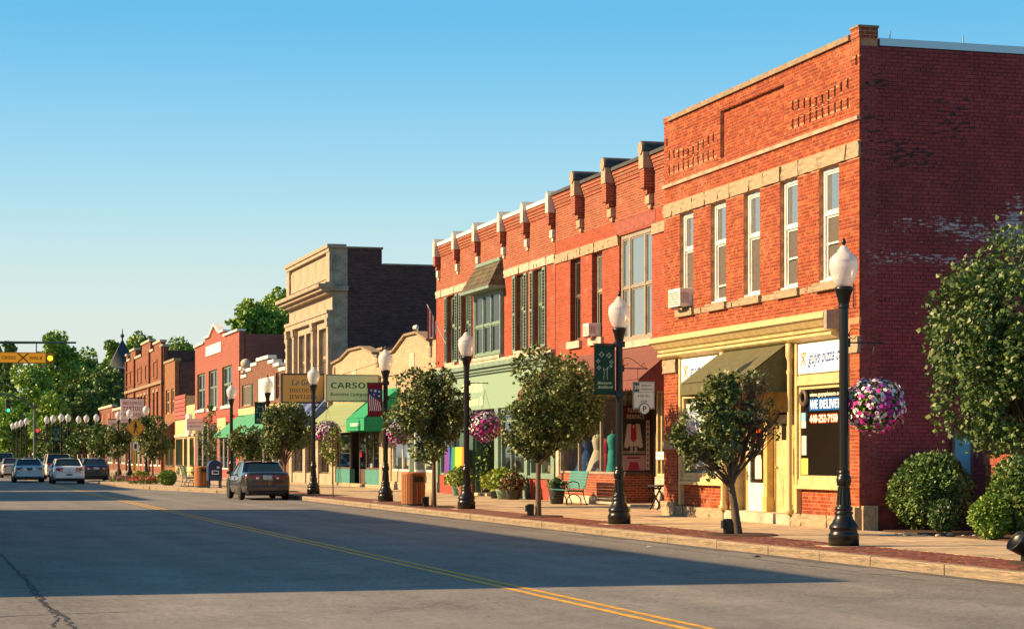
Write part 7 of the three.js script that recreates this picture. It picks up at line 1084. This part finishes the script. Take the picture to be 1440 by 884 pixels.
// ---------------------------------------------------------------- trees closing the street
{
  const far = (name, label, px, D, pyTop, pyBot, w, n, pal, seed, o = {}) => {
    const a = (px + 110) * CP * D / 2900, k = D / 2900, y = py => 1.6 + (641 - py) * k, t = thing(name, label, 'tree', [a, 0, -uAt(px, a)], 0, 'trees beyond the shops'), top = y(pyTop), bot = Math.max(1.5, y(pyBot)), rx = w * k / 2, cy = (top + bot) / 2, ry = (top - bot) / 2;
    const cl = o.cone ? [...Array(26).keys()].map(i => { const f = i / 25, q = rx * (1 - f) * .8 + .25, an = i * 2.4; return [Math.cos(an) * q * .7, bot + (top - bot) * f, Math.sin(an) * q * .7, .45 + q * .35, 1]; }) : crownClumps(0, cy, 0, rx, ry, rx, o.k ?? 34, seed, Math.min(rx, ry) * .34);
    const l = limbs(Math.max(1, bot * .9 + ry * .2), cl, Math.max(.15, rx * .07), seed); part(t, 'trunk', l.trunk, M.bark); part(t, 'branches', l.limbs, M.bark); part(t, 'crown', scatter(n, clumpPlace(cl, seed * .7, -.02, .45), o.leaf ?? .36, pal, seed + 2), leafM);
  };
  const B2 = mul(BRIGHT.concat(BRIGHT, YELLOW.slice(2)), 1.25), G2 = mul(GREEN.concat(BRIGHT), 1.4), D2 = mul(DEEP.concat(GREEN.slice(0, 2)), 1.35);  // leaf colours brightened to paint haze and sunlight onto the far crowns
  far('broadleaf_tree', 'tallest bright tree at the end of the street', 76, 268, 448, 575, 62, 9500, B2, 801); far('broadleaf_tree', 'bright spreading tree below the crosswalk sign', 42, 250, 512, 640, 78, 10000, B2, 811); far('broadleaf_tree', 'broad green tree right of the tallest one', 116, 275, 485, 610, 78, 9500, G2, 821); far('broadleaf_tree', 'dark tree in front of the church spire', 152, 262, 512, 630, 56, 8000, D2, 831); far('broadleaf_tree', 'dark rounded tree low behind the far lamps', 112, 240, 538, 632, 56, 8500, D2, 841);
  far('broadleaf_tree', 'yellow-green tree behind the far lamps and cars', 74, 236, 556, 640, 60, 7000, B2, 851); far('broadleaf_tree', 'low bright tree behind the traffic signal', 18, 240, 575, 645, 56, 6000, B2, 861); far('conifer_tree', 'slender dark conifer at the left edge', 13, 262, 486, 630, 26, 5200, D2, 871, { cone: 1 }); far('conifer_tree', 'second thin conifer left of the bright trees', -2, 270, 495, 630, 26, 4200, D2, 881, { cone: 1 });
  far('broadleaf_tree', 'tree showing left of the church spire', 157, 350, 475, 560, 34, 4500, G2, 891, { leaf: .45 }); far('broadleaf_tree', 'tree showing right of the church spire above the brick block', 200, 345, 464, 560, 50, 6500, G2, 901, { leaf: .42 }); far('broadleaf_tree', 'rounded tree above the far end of the old brick block', 243, 335, 468, 560, 62, 7500, G2, 911, { leaf: .42 }); far('broadleaf_tree', 'low treetop just left of the gabled red building', 266, 300, 484, 560, 26, 3500, B2, 921);
  far('broadleaf_tree', 'bright treetop behind the gabled red building', 362, 228, 416, 520, 76, 9500, B2, 931); far('broadleaf_tree', 'bright treetop touching the stone bank', 395, 236, 404, 520, 66, 8500, B2, 941); far('broadleaf_tree', 'treetop low above the gabled red roof', 338, 224, 436, 520, 44, 5000, B2, 951);
  // wooded slope that shuts off the horizon
  const r = mulberry(5), g = scatter(26000, q => { const f = q(), px = -400 + f * 900, D = 300 + q() * 60, a = (px + 110) * CP * D / 2900, h = 3 + 8 * (.5 + .5 * fbm(px * .012, D * .02, 3)); const y = Math.pow(q(), .6) * h; return [a, y, -uAt(px, a) , 0, .6, .6]; }, .9, DEEP.concat(GREEN), 961); const w = struct('wooded_slope', g, leafM); w.userData.kind = 'stuff'; setTag(w, 'distant mass of woodland closing off the end of the street', 'woodland');
}
// scraps lying in the gutter and on the road
for (const [px, py, s, lab, m] of [[745, 739, .09, 'scrap of white paper in the gutter by the round tree', M.whitePaint], [912, 770, .07, 'flat white scrap on the road before the tuxedo shop', M.whitePaint], [1064, 784, .08, 'dark leaf scrap in the gutter below the half-bare tree', M.bark]]) { const p = spot(px, py, 0), t = thing('litter_scrap', lab, 'litter', p); const g = new THREE.PlaneGeometry(s * 1.6, s, 3, 2); g.rotateX(-Math.PI / 2); const v = g.attributes.position; for (let i = 0; i < v.count; i++) v.setY(i, .012 + Math.abs(noise(v.getX(i) * 40 + px, v.getZ(i) * 40)) * .05); g.computeVertexNormals(); const u = g.clone(); u.translate(0, -.003, 0); part(t, 'scrap', join([g, u]), m); }
renderer.render(scene, camera);
